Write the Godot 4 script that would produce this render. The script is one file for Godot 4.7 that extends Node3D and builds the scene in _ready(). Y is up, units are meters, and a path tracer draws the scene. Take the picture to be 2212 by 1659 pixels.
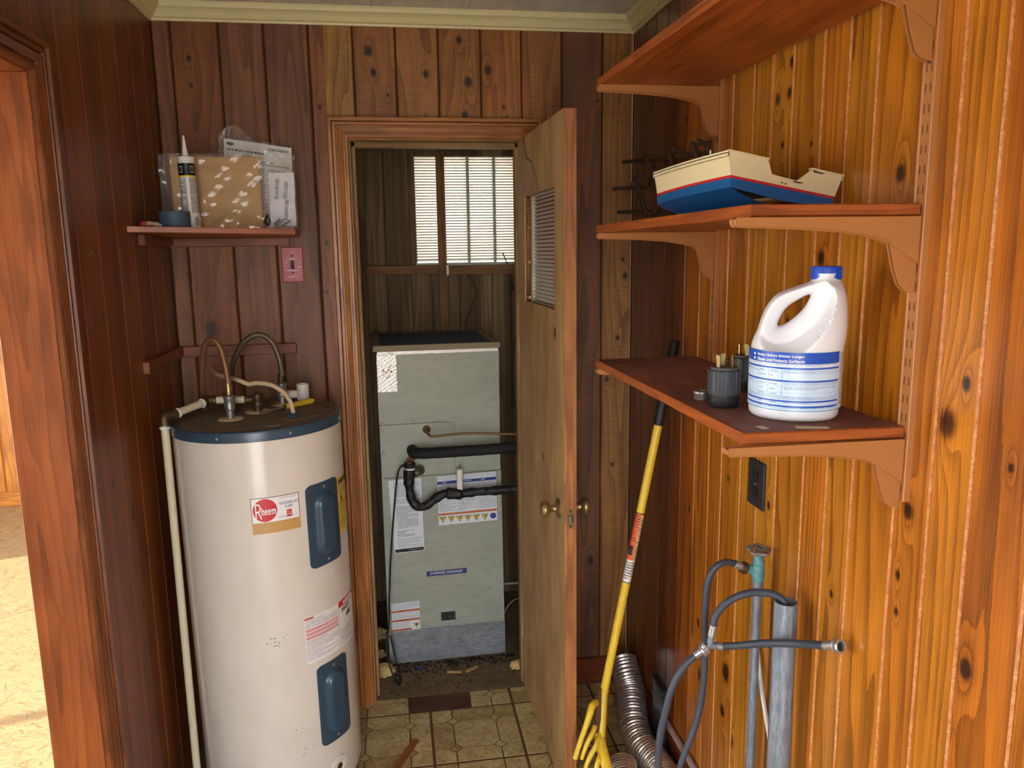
extends Node3D
# A knotty-pine utility closet: water heater, furnace behind an open door, wall shelves, pipes.
# Axes: x right, y up, z towards the camera; the back wall is z = 0, the floor y = 0.

const XL := -0.718      # left wall
const XR := 0.850       # right wall
const H := 2.44         # ceiling
const ZF := 3.4         # wall behind the camera
var M := {}             # materials
var rng := RandomNumberGenerator.new()
var grain_axis := 1     # axis along which wood grain runs in box-mapped UVs
var uvo := Vector2.ZERO

func _ready() -> void:
	rng.seed = 7
	# ---- camera
	var cam := Camera3D.new()
	cam.name = "camera"
	cam.basis = Basis(Vector3.UP, -0.149169) * Basis(Vector3.RIGHT, -0.171003) * Basis(Vector3.BACK, -0.014173)
	cam.position = Vector3(0, 1.66988, 2.72409)
	cam.fov = rad_to_deg(2.0 * atan(829.5 / 1679.98))
	cam.near = 0.02
	cam.far = 200.0
	add_child(cam)
	cam.current = true
	# ---- sky, exposure
	var env := Environment.new()
	var sm := ProceduralSkyMaterial.new()
	sm.sky_top_color = Color(0.74, 0.79, 0.86)
	sm.sky_horizon_color = Color(0.95, 0.94, 0.92)
	sm.ground_bottom_color = Color(0.45, 0.42, 0.38)
	sm.ground_horizon_color = Color(0.80, 0.79, 0.76)
	sm.sky_energy_multiplier = 3.2
	sm.ground_energy_multiplier = 2.4
	var sk := Sky.new()
	sk.sky_material = sm
	env.background_mode = Environment.BG_SKY
	env.sky = sk
	env.tonemap_mode = Environment.TONE_MAPPER_LINEAR
	env.tonemap_exposure = 1.18
	env.sdfgi_enabled = true
	env.ssao_enabled = true
	env.ssil_enabled = true
	var we := WorldEnvironment.new()
	we.name = "world_environment"
	we.environment = env
	add_child(we)
	# ---- sun: comes in low through the glass door of the next room and lands on its floor
	var sun := DirectionalLight3D.new()
	sun.name = "sun"
	sun.light_energy = 2.4
	sun.light_color = Color(1.0, 0.95, 0.86)
	sun.light_angular_distance = 0.6
	sun.shadow_enabled = true
	add_child(sun)
	sun.look_at_from_position(Vector3.ZERO, Vector3(1.0, -0.62, -0.22), Vector3.UP)
	# ---- daylight in the two big glazed openings
	daylight("window_daylight_front", Vector3(-0.16, 1.10, 3.375), Vector3(0.84, 1.9, 0), 0.0, 0.92, Color(0.97, 0.98, 1.0))
	daylight("window_daylight_side", Vector3(-4.16, 1.10, 0.5), Vector3(3.8, 2.0, 0), -PI / 2, 3.1, Color(1.0, 0.97, 0.93))
	materials()
	room()
	next_room()
	furnace_closet()
	closet_door()
	water_heater_things()
	wall_shelf_things()
	furnace_things()
	right_shelf_things()
	laundry_plumbing()
	floor_things()

func daylight(called: String, at: Vector3, size: Vector3, turn: float, energy: float, col: Color) -> void:
	# an area light that faces into the room, just inside its pane (turn 0 faces -z)
	var a := AreaLight3D.new()
	a.name = called
	a.area_size = Vector2(size.x, size.y)
	a.light_energy = energy
	a.light_color = col
	a.position = at
	a.rotation.y = turn
	a.shadow_enabled = true
	a.set("area_range", 20.0)
	add_child(a)

# ------------------------------------------------------------------ mesh helpers
func S() -> SurfaceTool:
	var st := SurfaceTool.new()
	st.begin(Mesh.PRIMITIVE_TRIANGLES)
	return st

func V(st: SurfaceTool, p: Vector3, n: Vector3, uv: Vector2) -> void:
	st.set_normal(n)
	st.set_uv(uv)
	st.add_vertex(p)

func T(st: SurfaceTool, a: Vector3, b: Vector3, c: Vector3, na: Vector3, nb: Vector3, nc: Vector3, ua: Vector2, ub: Vector2, uc: Vector2) -> void:
	if (b - a).cross(c - a).dot(na + nb + nc) > 0.0:
		V(st, a, na, ua); V(st, c, nc, uc); V(st, b, nb, ub)
	else:
		V(st, a, na, ua); V(st, b, nb, ub); V(st, c, nc, uc)

func buv(p: Vector3, n: Vector3) -> Vector2:
	# box mapping in metres, v along the grain
	var g := grain_axis
	var others := [0, 1, 2]
	others.erase(g)
	var u: int = others[0] if absf(n[others[0]]) < absf(n[others[1]]) else others[1]
	if absf(n[g]) > 0.8:
		return Vector2(p[others[1]] / 0.7, p[others[0]] / 1.8) + uvo
	return Vector2(p[u] / 0.7, p[g] / 1.8) + uvo

func fq(st: SurfaceTool, a: Vector3, b: Vector3, c: Vector3, d: Vector3, out: Vector3) -> void:
	# flat quad, its normal turned towards out
	var n := (c - a).cross(d - b).normalized()
	if n.dot(out) < 0: n = -n
	T(st, a, b, c, n, n, n, buv(a, n), buv(b, n), buv(c, n))
	T(st, a, c, d, n, n, n, buv(a, n), buv(c, n), buv(d, n))

func ft(st: SurfaceTool, a: Vector3, b: Vector3, c: Vector3, out: Vector3) -> void:
	var n := (b - a).cross(c - a).normalized()
	if n.dot(out) < 0: n = -n
	T(st, a, b, c, n, n, n, buv(a, n), buv(b, n), buv(c, n))

func jitter() -> void:
	uvo = Vector2(rng.randf(), rng.randf())

func bx(st: SurfaceTool, lo: Vector3, hi: Vector3, bev := 0.0, xf := Transform3D.IDENTITY) -> void:
	# box from lo to hi with chamfered edges
	var b: float = minf(bev, 0.45 * minf(hi.x - lo.x, minf(hi.y - lo.y, hi.z - lo.z)))
	var cc := (lo + hi) / 2
	for ax in 3:
		var u := (ax + 1) % 3
		var w := (ax + 2) % 3
		for s in [-1.0, 1.0]:
			var q := []
			for k in [[-1, -1], [1, -1], [1, 1], [-1, 1]]:
				var p := Vector3.ZERO
				p[ax] = hi[ax] if s > 0 else lo[ax]
				p[u] = (hi[u] - b) if k[0] > 0 else (lo[u] + b)
				p[w] = (hi[w] - b) if k[1] > 0 else (lo[w] + b)
				q.append(p)
			var n := Vector3.ZERO
			n[ax] = s
			var nn: Vector3 = (xf.basis * n).normalized()
			for tri in [[0, 1, 2], [0, 2, 3]]:
				T(st, xf * q[tri[0]], xf * q[tri[1]], xf * q[tri[2]], nn, nn, nn, buv(q[tri[0]], n), buv(q[tri[1]], n), buv(q[tri[2]], n))
	if b <= 0.0: return
	for ax in 3:
		var u := (ax + 1) % 3
		var w := (ax + 2) % 3
		for su in [-1.0, 1.0]:
			for sw in [-1.0, 1.0]:
				var q := []
				for e in [[0, 0], [1, 0], [1, 1], [0, 1]]:
					var p := Vector3.ZERO
					p[ax] = (hi[ax] - b) if e[0] == 1 else (lo[ax] + b)
					var eu: float = hi[u] if su > 0 else lo[u]
					var ew: float = hi[w] if sw > 0 else lo[w]
					p[u] = eu if e[1] == 0 else eu - su * b
					p[w] = ew - sw * b if e[1] == 0 else ew
					q.append(p)
				var n := Vector3.ZERO
				n[u] = su
				n[w] = sw
				n = n.normalized()
				var nn: Vector3 = (xf.basis * n).normalized()
				for tri in [[0, 1, 2], [0, 2, 3]]:
					T(st, xf * q[tri[0]], xf * q[tri[1]], xf * q[tri[2]], nn, nn, nn, buv(q[tri[0]], n), buv(q[tri[1]], n), buv(q[tri[2]], n))
	for sx in [-1.0, 1.0]:
		for sy in [-1.0, 1.0]:
			for sz in [-1.0, 1.0]:
				var e := Vector3(hi.x if sx > 0 else lo.x, hi.y if sy > 0 else lo.y, hi.z if sz > 0 else lo.z)
				var a := e - Vector3(0, sy * b, sz * b)
				var c := e - Vector3(sx * b, 0, sz * b)
				var d := e - Vector3(sx * b, sy * b, 0)
				ft(st, xf * a, xf * c, xf * d, xf.basis * Vector3(sx, sy, sz))

func hexa(st: SurfaceTool, q: Array) -> void:
	# q: four bottom corners, then the four above them
	var cc := Vector3.ZERO
	for p in q: cc += p / 8.0
	for f in [[0, 1, 2, 3], [4, 5, 6, 7], [0, 1, 5, 4], [1, 2, 6, 5], [2, 3, 7, 6], [3, 0, 4, 7]]:
		fq(st, q[f[0]], q[f[1]], q[f[2]], q[f[3]], (q[f[0]] + q[f[2]]) / 2 - cc)

func slab(st: SurfaceTool, corners: Array, up: Vector3, th: float, bev := 0.003) -> void:
	# a board given by its four top corners, with a chamfer round the top and the bottom
	var cc := Vector3.ZERO
	for p in corners: cc += p / 4.0
	var rings := []
	for lv in [[0.0, bev], [-bev, 0.0], [-th + bev, 0.0], [-th, bev]]:
		var r := []
		for p in corners:
			var v: Vector3 = p
			r.append(v + up * lv[0] - (v - cc).normalized() * lv[1] * 1.41)
		rings.append(r)
	fq(st, rings[0][0], rings[0][1], rings[0][2], rings[0][3], up)
	fq(st, rings[3][0], rings[3][1], rings[3][2], rings[3][3], -up)
	for k in 3:
		for i in 4:
			var j := (i + 1) % 4
			fq(st, rings[k][i], rings[k][j], rings[k + 1][j], rings[k + 1][i], (rings[k][i] + rings[k + 1][j]) / 2 - cc + up * th / 2)

func prism(st: SurfaceTool, poly: PackedVector2Array, z0: float, z1: float, xf := Transform3D.IDENTITY) -> void:
	# polygon in x, y extruded from z0 to z1
	var tri := Geometry2D.triangulate_polygon(poly)
	for z in [z0, z1]:
		var n := Vector3(0, 0, -1 if z == minf(z0, z1) else 1)
		var nn: Vector3 = (xf.basis * n).normalized()
		for i in range(0, tri.size(), 3):
			var p := []
			for k in 3: p.append(Vector3(poly[tri[i + k]].x, poly[tri[i + k]].y, z))
			T(st, xf * p[0], xf * p[1], xf * p[2], nn, nn, nn, buv(p[0], n), buv(p[1], n), buv(p[2], n))
	var cw := Geometry2D.is_polygon_clockwise(poly)
	for i in poly.size():
		var a := poly[i]
		var b := poly[(i + 1) % poly.size()]
		var d := (b - a).normalized()
		var n := Vector3(-d.y, d.x, 0) if cw else Vector3(d.y, -d.x, 0)
		var q := [Vector3(a.x, a.y, z0), Vector3(b.x, b.y, z0), Vector3(b.x, b.y, z1), Vector3(a.x, a.y, z1)]
		var nn: Vector3 = (xf.basis * n).normalized()
		for t in [[0, 1, 2], [0, 2, 3]]:
			T(st, xf * q[t[0]], xf * q[t[1]], xf * q[t[2]], nn, nn, nn, buv(q[t[0]], n), buv(q[t[1]], n), buv(q[t[2]], n))

func lathe(st: SurfaceTool, prof: Array, sides: int, xf := Transform3D.IDENTITY, a0 := 0.0, a1 := TAU) -> void:
	# prof: [radius, y] pairs from bottom to top (outside on the right); smooth where the profile bends gently
	var segn := []
	for i in prof.size() - 1:
		var d := Vector2(prof[i + 1][0] - prof[i][0], prof[i + 1][1] - prof[i][1]).normalized()
		segn.append(Vector2(d.y, -d.x))
	for i in prof.size() - 1:
		var n0: Vector2 = segn[i]
		var n1: Vector2 = segn[i]
		if i > 0 and segn[i - 1].dot(segn[i]) > 0.75: n0 = (segn[i - 1] + segn[i]).normalized()
		if i < segn.size() - 1 and segn[i + 1].dot(segn[i]) > 0.75: n1 = (segn[i + 1] + segn[i]).normalized()
		for k in sides:
			var t0 := a0 + (a1 - a0) * k / sides
			var t1 := a0 + (a1 - a0) * (k + 1) / sides
			var d0 := Vector3(sin(t0), 0, cos(t0))
			var d1 := Vector3(sin(t1), 0, cos(t1))
			var up := Vector3.UP
			var p := [d0 * prof[i][0] + up * prof[i][1], d1 * prof[i][0] + up * prof[i][1], d1 * prof[i + 1][0] + up * prof[i + 1][1], d0 * prof[i + 1][0] + up * prof[i + 1][1]]
			var n := [d0 * n0.x + up * n0.y, d1 * n0.x + up * n0.y, d1 * n1.x + up * n1.y, d0 * n1.x + up * n1.y]
			var ul := float(k) / sides
			var ur := float(k + 1) / sides
			var vb := 1.0 - float(i) / (prof.size() - 1)
			var vt := 1.0 - float(i + 1) / (prof.size() - 1)
			var uv := [Vector2(ul, vb), Vector2(ur, vb), Vector2(ur, vt), Vector2(ul, vt)]
			for t in [[0, 1, 2], [0, 2, 3]]:
				if (p[t[1]] - p[t[0]]).cross(p[t[2]] - p[t[0]]).length_squared() < 1e-16: continue
				T(st, xf * p[t[0]], xf * p[t[1]], xf * p[t[2]], (xf.basis * n[t[0]]).normalized(), (xf.basis * n[t[1]]).normalized(), (xf.basis * n[t[2]]).normalized(), uv[t[0]], uv[t[1]], uv[t[2]])

func frame(at: Vector3, dir: Vector3) -> Transform3D:
	# y axis along dir
	var y := dir.normalized()
	var x := y.cross(Vector3(0, 0, 1) if absf(y.z) < 0.9 else Vector3(1, 0, 0)).normalized()
	return Transform3D(Basis(x, y, x.cross(y)), at)

func cyl(st: SurfaceTool, a: Vector3, b: Vector3, r: float, sides := 16, bev := 0.0) -> void:
	var l := a.distance_to(b)
	var e := minf(bev, minf(r, l) * 0.4)
	lathe(st, [[0.0, 0.0], [r - e, 0.0], [r, e], [r, l - e], [r - e, l], [0.0, l]] if e > 0 else [[0.0, 0.0], [r, 0.0], [r, l], [0.0, l]], sides, frame(a, b - a))

func ball(st: SurfaceTool, at: Vector3, r: Vector3, sides := 14) -> void:
	var prof := []
	for i in 9:
		var t := -PI / 2 + PI * i / 8.0
		prof.append([cos(t), sin(t)])
	lathe(st, prof, sides, Transform3D(Basis.from_scale(r), at))

func spline(pts: Array, step: float) -> Array:
	# Catmull-Rom through the points
	var out := []
	for i in pts.size() - 1:
		var a: Vector3 = pts[maxi(i - 1, 0)]
		var b: Vector3 = pts[i]
		var c: Vector3 = pts[i + 1]
		var d: Vector3 = pts[mini(i + 2, pts.size() - 1)]
		var n := maxi(1, int(ceil(b.distance_to(c) / step)))
		for k in n:
			out.append(b.cubic_interpolate(c, a, d, float(k) / n))
	out.append(pts[-1])
	return out

func tube(st: SurfaceTool, pts: Array, r, sides := 12, caps := true) -> void:
	# a pipe along points; r is a radius or a function of (length along, index)
	var n := pts.size()
	var tan: Vector3 = (pts[1] - pts[0]).normalized()
	var x := tan.cross(Vector3.UP if absf(tan.y) < 0.9 else Vector3.RIGHT).normalized()
	var rings := []
	var norms := []
	var run := 0.0
	var runs := []
	for i in n:
		var t: Vector3 = (pts[mini(i + 1, n - 1)] - pts[maxi(i - 1, 0)]).normalized()
		x = (x - t * x.dot(t)).normalized()
		var y := t.cross(x)
		if i > 0: run += pts[i].distance_to(pts[i - 1])
		runs.append(run)
		var rr: float = r if r is float else r.call(run, i)
		var ring := []
		var nn := []
		for k in sides + 1:
			var a := TAU * k / sides
			var d := x * cos(a) + y * sin(a)
			ring.append(pts[i] + d * rr)
			nn.append(d)
		rings.append(ring)
		norms.append(nn)
	if not r is float:
		for i in n:
			var r0: float = (rings[maxi(i - 1, 0)][0] as Vector3).distance_to(pts[maxi(i - 1, 0)])
			var r1: float = (rings[mini(i + 1, n - 1)][0] as Vector3).distance_to(pts[mini(i + 1, n - 1)])
			var dl: float = maxf(runs[mini(i + 1, n - 1)] - runs[maxi(i - 1, 0)], 1e-5)
			var t: Vector3 = (pts[mini(i + 1, n - 1)] - pts[maxi(i - 1, 0)]).normalized()
			for k in sides + 1: norms[i][k] = (norms[i][k] - t * (r1 - r0) / dl).normalized()
	for i in n - 1:
		for k in sides:
			var ua := Vector2(float(k) / sides, runs[i] * 4)
			var ub := Vector2(float(k + 1) / sides, runs[i] * 4)
			var uc := Vector2(float(k + 1) / sides, runs[i + 1] * 4)
			var ud := Vector2(float(k) / sides, runs[i + 1] * 4)
			T(st, rings[i][k], rings[i][k + 1], rings[i + 1][k + 1], norms[i][k], norms[i][k + 1], norms[i + 1][k + 1], ua, ub, uc)
			T(st, rings[i][k], rings[i + 1][k + 1], rings[i + 1][k], norms[i][k], norms[i + 1][k + 1], norms[i + 1][k], ua, uc, ud)
	if caps:
		for e in [0, n - 1]:
			var t: Vector3 = (pts[0] - pts[1]).normalized() if e == 0 else (pts[n - 1] - pts[n - 2]).normalized()
			for k in sides: T(st, pts[e], rings[e][k], rings[e][k + 1], t, t, t, Vector2.ZERO, Vector2(0, 1), Vector2(1, 0))

func grid(st: SurfaceTool, nu: int, nv: int, f: Callable, flip := false) -> void:
	# a surface f(u, v) -> point, uv = (u, v), smooth; normals by differences
	var P := []
	for j in nv + 1:
		for i in nu + 1: P.append(f.call(float(i) / nu, float(j) / nv))
	var N := []
	for j in nv + 1:
		for i in nu + 1:
			var du: Vector3 = P[j * (nu + 1) + mini(i + 1, nu)] - P[j * (nu + 1) + maxi(i - 1, 0)]
			var dv: Vector3 = P[mini(j + 1, nv) * (nu + 1) + i] - P[maxi(j - 1, 0) * (nu + 1) + i]
			var n := dv.cross(du).normalized()
			N.append(-n if flip else n)
	for j in nv:
		for i in nu:
			var k := [j * (nu + 1) + i, j * (nu + 1) + i + 1, (j + 1) * (nu + 1) + i + 1, (j + 1) * (nu + 1) + i]
			var uv := [Vector2(float(i) / nu, float(j) / nv), Vector2(float(i + 1) / nu, float(j) / nv), Vector2(float(i + 1) / nu, float(j + 1) / nv), Vector2(float(i) / nu, float(j + 1) / nv)]
			for t in [[0, 1, 2], [0, 2, 3]]:
				T(st, P[k[t[0]]], P[k[t[1]]], P[k[t[2]]], N[k[t[0]]], N[k[t[1]]], N[k[t[2]]], uv[t[0]], uv[t[1]], uv[t[2]])

var fonts := {}
func letters(st: SurfaceTool, text: String, size: Vector2, f: Callable, face := "Droid Sans Bold", slant := 0.0) -> void:
	# lettering fitted into size (width 0: natural width), centred; f maps (x, y, height above the surface) to the scene
	var tm := TextMesh.new()
	if not fonts.has(face):
		var sf := SystemFont.new()
		sf.font_names = [face.replace(" Bold", "")]
		sf.font_weight = 700 if face.ends_with("Bold") else 400
		fonts[face] = sf
	tm.font = fonts[face]
	tm.text = text
	tm.font_size = 48
	tm.pixel_size = 0.01
	tm.depth = 0.02
	tm.curve_step = 2.0
	var a := tm.get_mesh_arrays()
	if a.size() == 0 or a[Mesh.ARRAY_VERTEX] == null: return
	var vs: PackedVector3Array = a[Mesh.ARRAY_VERTEX]
	var ns: PackedVector3Array = a[Mesh.ARRAY_NORMAL]
	var ix = a[Mesh.ARRAY_INDEX]
	if vs.size() == 0: return
	var lo := vs[0]
	var hi := vs[0]
	for v in vs:
		lo = lo.min(v)
		hi = hi.max(v)
	var ky := size.y / maxf(hi.y - lo.y, 1e-5)
	var kx := ky if size.x == 0.0 else size.x / maxf(hi.x - lo.x, 1e-5)
	var cc := (lo + hi) / 2
	var idx: PackedInt32Array = ix if ix != null and ix.size() else PackedInt32Array(range(vs.size()))
	for i in range(0, idx.size(), 3):
		var p := []
		if ns[idx[i]].z < -0.5: continue
		for k in 3:
			var v := vs[idx[i + k]] - cc
			var y := v.y * ky
			p.append(f.call(v.x * kx + y * slant, y, 0.0005 if v.z > 0 else 0.0))
		var n: Vector3 = (p[2] - p[0]).cross(p[1] - p[0]).normalized()
		if n.length_squared() < 0.5: continue
		for k in 3: V(st, p[k], n, Vector2.ZERO)

func flat_to(at: Vector3, right: Vector3, up: Vector3) -> Callable:
	var n := right.cross(up).normalized()
	return func(x: float, y: float, h: float) -> Vector3: return at + right * x + up * y + n * h

# ------------------------------------------------------------------ nodes
func mk(called: String, st, m: Material, parent: Node3D = null) -> MeshInstance3D:
	var o := MeshInstance3D.new()
	o.name = called
	if st is SurfaceTool:
		st.index()
		o.mesh = st.commit()
	else:
		o.mesh = st
	o.material_override = m
	if parent:
		if parent.get_parent() == self: o.position = -parent.position
		parent.add_child(o, true)
	else:
		add_child(o, true)
	return o

func numbered(called: String) -> String:
	if not has_node(called): return called
	var k := 1
	while has_node("%s_%03d" % [called, k]): k += 1
	return "%s_%03d" % [called, k]

func tag(o: Node3D, label: String, category: String, group := "") -> Node3D:
	o.set_meta("label", label)
	o.set_meta("category", category)
	if group: o.set_meta("group", group)
	return o

func thing(called: String, label: String, category: String, at: Vector3, group := "") -> Node3D:
	# parts are built in scene coordinates; mk() puts them back under the thing's base
	var o := Node3D.new()
	o.name = numbered(called)
	o.position = at
	add_child(o)
	return tag(o, label, category, group)

func solo(called: String, st: SurfaceTool, m: Material, label: String, category: String, group := "") -> MeshInstance3D:
	var o := mk(numbered(called), st, m)
	tag(o, label, category, group)
	return o

func struct(called: String, st: SurfaceTool, m: Material, parent: Node3D = null) -> MeshInstance3D:
	var o := mk(called, st, m, parent)
	if parent == null: o.set_meta("kind", "structure")
	return o

func stuff(o: Node3D) -> Node3D:
	o.set_meta("kind", "stuff")
	return o

# ------------------------------------------------------------------ textures
func noise(w: int, h: int, fq_: float, sd: int, oct := 2, kx := 1, ky := 1) -> PackedByteArray:
	var n := FastNoiseLite.new()
	n.noise_type = FastNoiseLite.TYPE_SIMPLEX_SMOOTH
	n.seed = sd
	n.frequency = fq_
	n.fractal_type = FastNoiseLite.FRACTAL_FBM
	n.fractal_octaves = oct
	var im := n.get_image(maxi(w / kx, 2), maxi(h / ky, 2))
	im.convert(Image.FORMAT_L8)
	if kx > 1 or ky > 1: im.resize(w, h, Image.INTERPOLATE_BILINEAR)
	return im.get_data()

func tex(im: Image) -> ImageTexture:
	return ImageTexture.create_from_image(im)

func wood(w: int, h: int, boards: Array, knots: Array, sd: int, opt := {}) -> Image:
	# boards: [x0, x1, colour, ring frequency]; knots: [x, y, radius] in pixels. Grain runs down the picture.
	var nl := noise(w, h, opt.get("low", 0.006), sd, 3, 1, 7)
	var nf := noise(w, h, 0.30, sd + 1, 3, 1, 40)
	var ns := noise(w, h, 0.25, sd + 2, 2, 20, 1)
	var nb := noise(w, h, 0.008, sd + 3, 3, 1, 2)
	var ring_k: float = opt.get("ring", 0.38)
	var fine_k: float = opt.get("fine", 0.34)
	var saw_k: float = opt.get("saw", 0.0)
	var warp: float = opt.get("warp", 0.014)
	var asp: float = opt.get("aspect", 1.0)
	var luts := []
	var offs := []
	var r2 := RandomNumberGenerator.new()
	r2.seed = sd
	for b in boards:
		var c: Color = b[2]
		var l := PackedByteArray()
		l.resize(768)
		for i in 256:
			var t := i / 255.0
			var k := 0.22 + 0.93 * t
			l[i * 3] = clampi(int(255 * c.r * pow(k, 0.88)), 0, 255)
			l[i * 3 + 1] = clampi(int(255 * c.g * pow(k, 1.04)), 0, 255)
			l[i * 3 + 2] = clampi(int(255 * c.b * pow(k, 1.12)), 0, 255)
		luts.append(l)
		offs.append(r2.randf() * 20.0)
	var chunks := 16
	var outs := []
	outs.resize(chunks)
	var job := func(ci: int) -> void:
		var y0 := h * ci / chunks
		var y1 := h * (ci + 1) / chunks
		var o := PackedByteArray()
		o.resize((y1 - y0) * w * 3)
		for y in range(y0, y1):
			for bi in boards.size():
				var b: Array = boards[bi]
				var l: PackedByteArray = luts[bi]
				var x0: int = clampi(b[0], 0, w)
				var x1: int = clampi(b[1], 0, w)
				var act := []
				for k in knots:
					if k[0] >= x0 - 4 and k[0] <= x1 + 4 and absf(k[1] - y) * asp < k[2] * 8.0: act.append(k)
				var f: float = b[3] / maxf(x1 - x0, 1)
				var p0: float = offs[bi]
				var at := ((y - y0) * w + x0) * 3
				var row := y * w
				for x in range(x0, x1):
					var p := p0 + (x - x0) * f + nl[row + x] * warp
					var dark := 0.0
					for k in act:
						var dx: float = (x - k[0]) / k[2]
						var dy: float = (y - k[1]) / k[2] * asp
						var d2 := dx * dx + dy * dy * 0.13
						if d2 < 9.0:
							p += 2.0 * exp(-d2 * 0.55)
							var dc := dx * dx + dy * dy * 0.55
							if dc < 4.0: dark += 150.0 * exp(-dc * dc * 1.6) + 30.0 * exp(-dc * 0.9)
					var ring := p - floorf(p)
					var v := 255.0 - ring_k * 255.0 * ring * ring - fine_k * nf[row + x] - saw_k * ns[row + x] - 0.22 * nb[row + x] - dark
					var i3 := clampi(int(v), 0, 255) * 3
					o[at] = l[i3]
					o[at + 1] = l[i3 + 1]
					o[at + 2] = l[i3 + 2]
					at += 3
		outs[ci] = o
	var id := WorkerThreadPool.add_group_task(job, chunks)
	WorkerThreadPool.wait_for_group_task_completion(id)
	var all := PackedByteArray()
	for o in outs: all.append_array(o)
	return Image.create_from_data(w, h, false, Image.FORMAT_RGB8, all)

func mottle(w: int, h: int, a: Color, b: Color, c: Color, fq_: float, sd: int, speck := 0.0) -> Image:
	# cloudy blend of three colours with specks
	var n1 := noise(w, h, fq_, sd, 4)
	var n2 := noise(w, h, fq_ * 4.0, sd + 1, 3)
	var o := PackedByteArray()
	o.resize(w * h * 3)
	for i in w * h:
		var t := n1[i] / 255.0
		var s := clampf((n2[i] / 255.0 - 0.45) * 2.2, 0, 1)
		var k := a.lerp(b, clampf((t - 0.25) * 2.0, 0, 1)).lerp(c, s * 0.6)
		if speck > 0 and n2[i] * 7919 % 1000 < speck * 1000 * t: k = k.darkened(0.5)
		o[i * 3] = int(k.r * 255)
		o[i * 3 + 1] = int(k.g * 255)
		o[i * 3 + 2] = int(k.b * 255)
	return Image.create_from_data(w, h, false, Image.FORMAT_RGB8, o)

func mirrored(im: Image) -> Image:
	# four mirrored copies: repeats without a seam
	var w := im.get_width()
	var h := im.get_height()
	var out := Image.create(w * 2, h * 2, false, im.get_format())
	for q in [[false, false], [true, false], [false, true], [true, true]]:
		var c: Image = im.duplicate()
		if q[0]: c.flip_x()
		if q[1]: c.flip_y()
		out.blit_rect(c, Rect2i(0, 0, w, h), Vector2i(w if q[0] else 0, h if q[1] else 0))
	return out

func mat(col: Color, rough := 0.5, metal := 0.0, t: Texture2D = null, bump := 0.0) -> StandardMaterial3D:
	var m := StandardMaterial3D.new()
	m.albedo_color = col
	m.roughness = rough
	m.metallic = metal
	if t: m.albedo_texture = t
	if bump > 0.0 and t:
		m.heightmap_enabled = true
		m.heightmap_texture = t
		m.heightmap_scale = bump
	return m

func C(r: int, g: int, b: int) -> Color:
	return Color(r / 255.0, g / 255.0, b / 255.0)

func sheet(w: int, h: int, bg: Color) -> Image:
	var im := Image.create(w, h, false, Image.FORMAT_RGB8)
	im.fill(bg)
	return im

func small_print(im: Image, r: Rect2i, rows: int, col: Color, sd: int, bold := 0.45) -> void:
	# lines of print too small to read: rows of word-long dashes
	var g := RandomNumberGenerator.new()
	g.seed = sd
	var lh := float(r.size.y) / rows
	for k in rows:
		var x := r.position.x
		var y := int(r.position.y + k * lh)
		var last := r.position.x + int(r.size.x * (1.0 if g.randf() < 0.75 else g.randf_range(0.4, 0.9)))
		while x < last:
			var l := mini(g.randi_range(3, 13), last - x)
			im.fill_rect(Rect2i(x, y, l, maxi(1, int(lh * bold))), col.lerp(im.get_pixel(clampi(x, 0, im.get_width() - 1), clampi(y, 0, im.get_height() - 1)), g.randf() * 0.4))
			x += l + g.randi_range(2, 4)

# ------------------------------------------------------------------ materials
const BACK_X := [-0.718, -0.663, -0.517, -0.379, -0.240, -0.100, 0.038, 0.178, 0.319, 0.457, 0.596, 0.739, 0.850]
const BACK_TONES := [-0.718, -0.663, -0.517, -0.379, -0.240, -0.190, -0.100, 0.038, 0.178, 0.319, 0.457, 0.596, 0.739, 0.850]
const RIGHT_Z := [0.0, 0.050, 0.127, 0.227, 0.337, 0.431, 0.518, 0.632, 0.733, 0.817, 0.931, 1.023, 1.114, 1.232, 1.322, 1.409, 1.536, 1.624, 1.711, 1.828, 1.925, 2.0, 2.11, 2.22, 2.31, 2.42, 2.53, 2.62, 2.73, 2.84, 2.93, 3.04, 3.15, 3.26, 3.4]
const LEFT_Z := [0.0, 0.100, 0.229, 0.360, 0.489, 0.629, 0.762, 0.881, 1.0, 1.13, 1.26, 1.39, 1.52, 1.65, 1.78, 1.91, 2.04, 2.17, 2.30, 2.43, 2.56, 2.69, 2.82, 2.95, 3.08, 3.21, 3.4]
const BW := 1.568       # extent of the back wall texture
const RW := 2.0
const LW := 1.2

func plank_list(edges: Array, extent: float, w: int, cols: Array, freq: Array) -> Array:
	var out := []
	for i in edges.size() - 1:
		if edges[i] - edges[0] > extent: break
		out.append([int((edges[i] - edges[0]) / extent * w), int((edges[i + 1] - edges[0]) / extent * w), cols[i % cols.size()], freq[i % freq.size()]])
	return out

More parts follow.
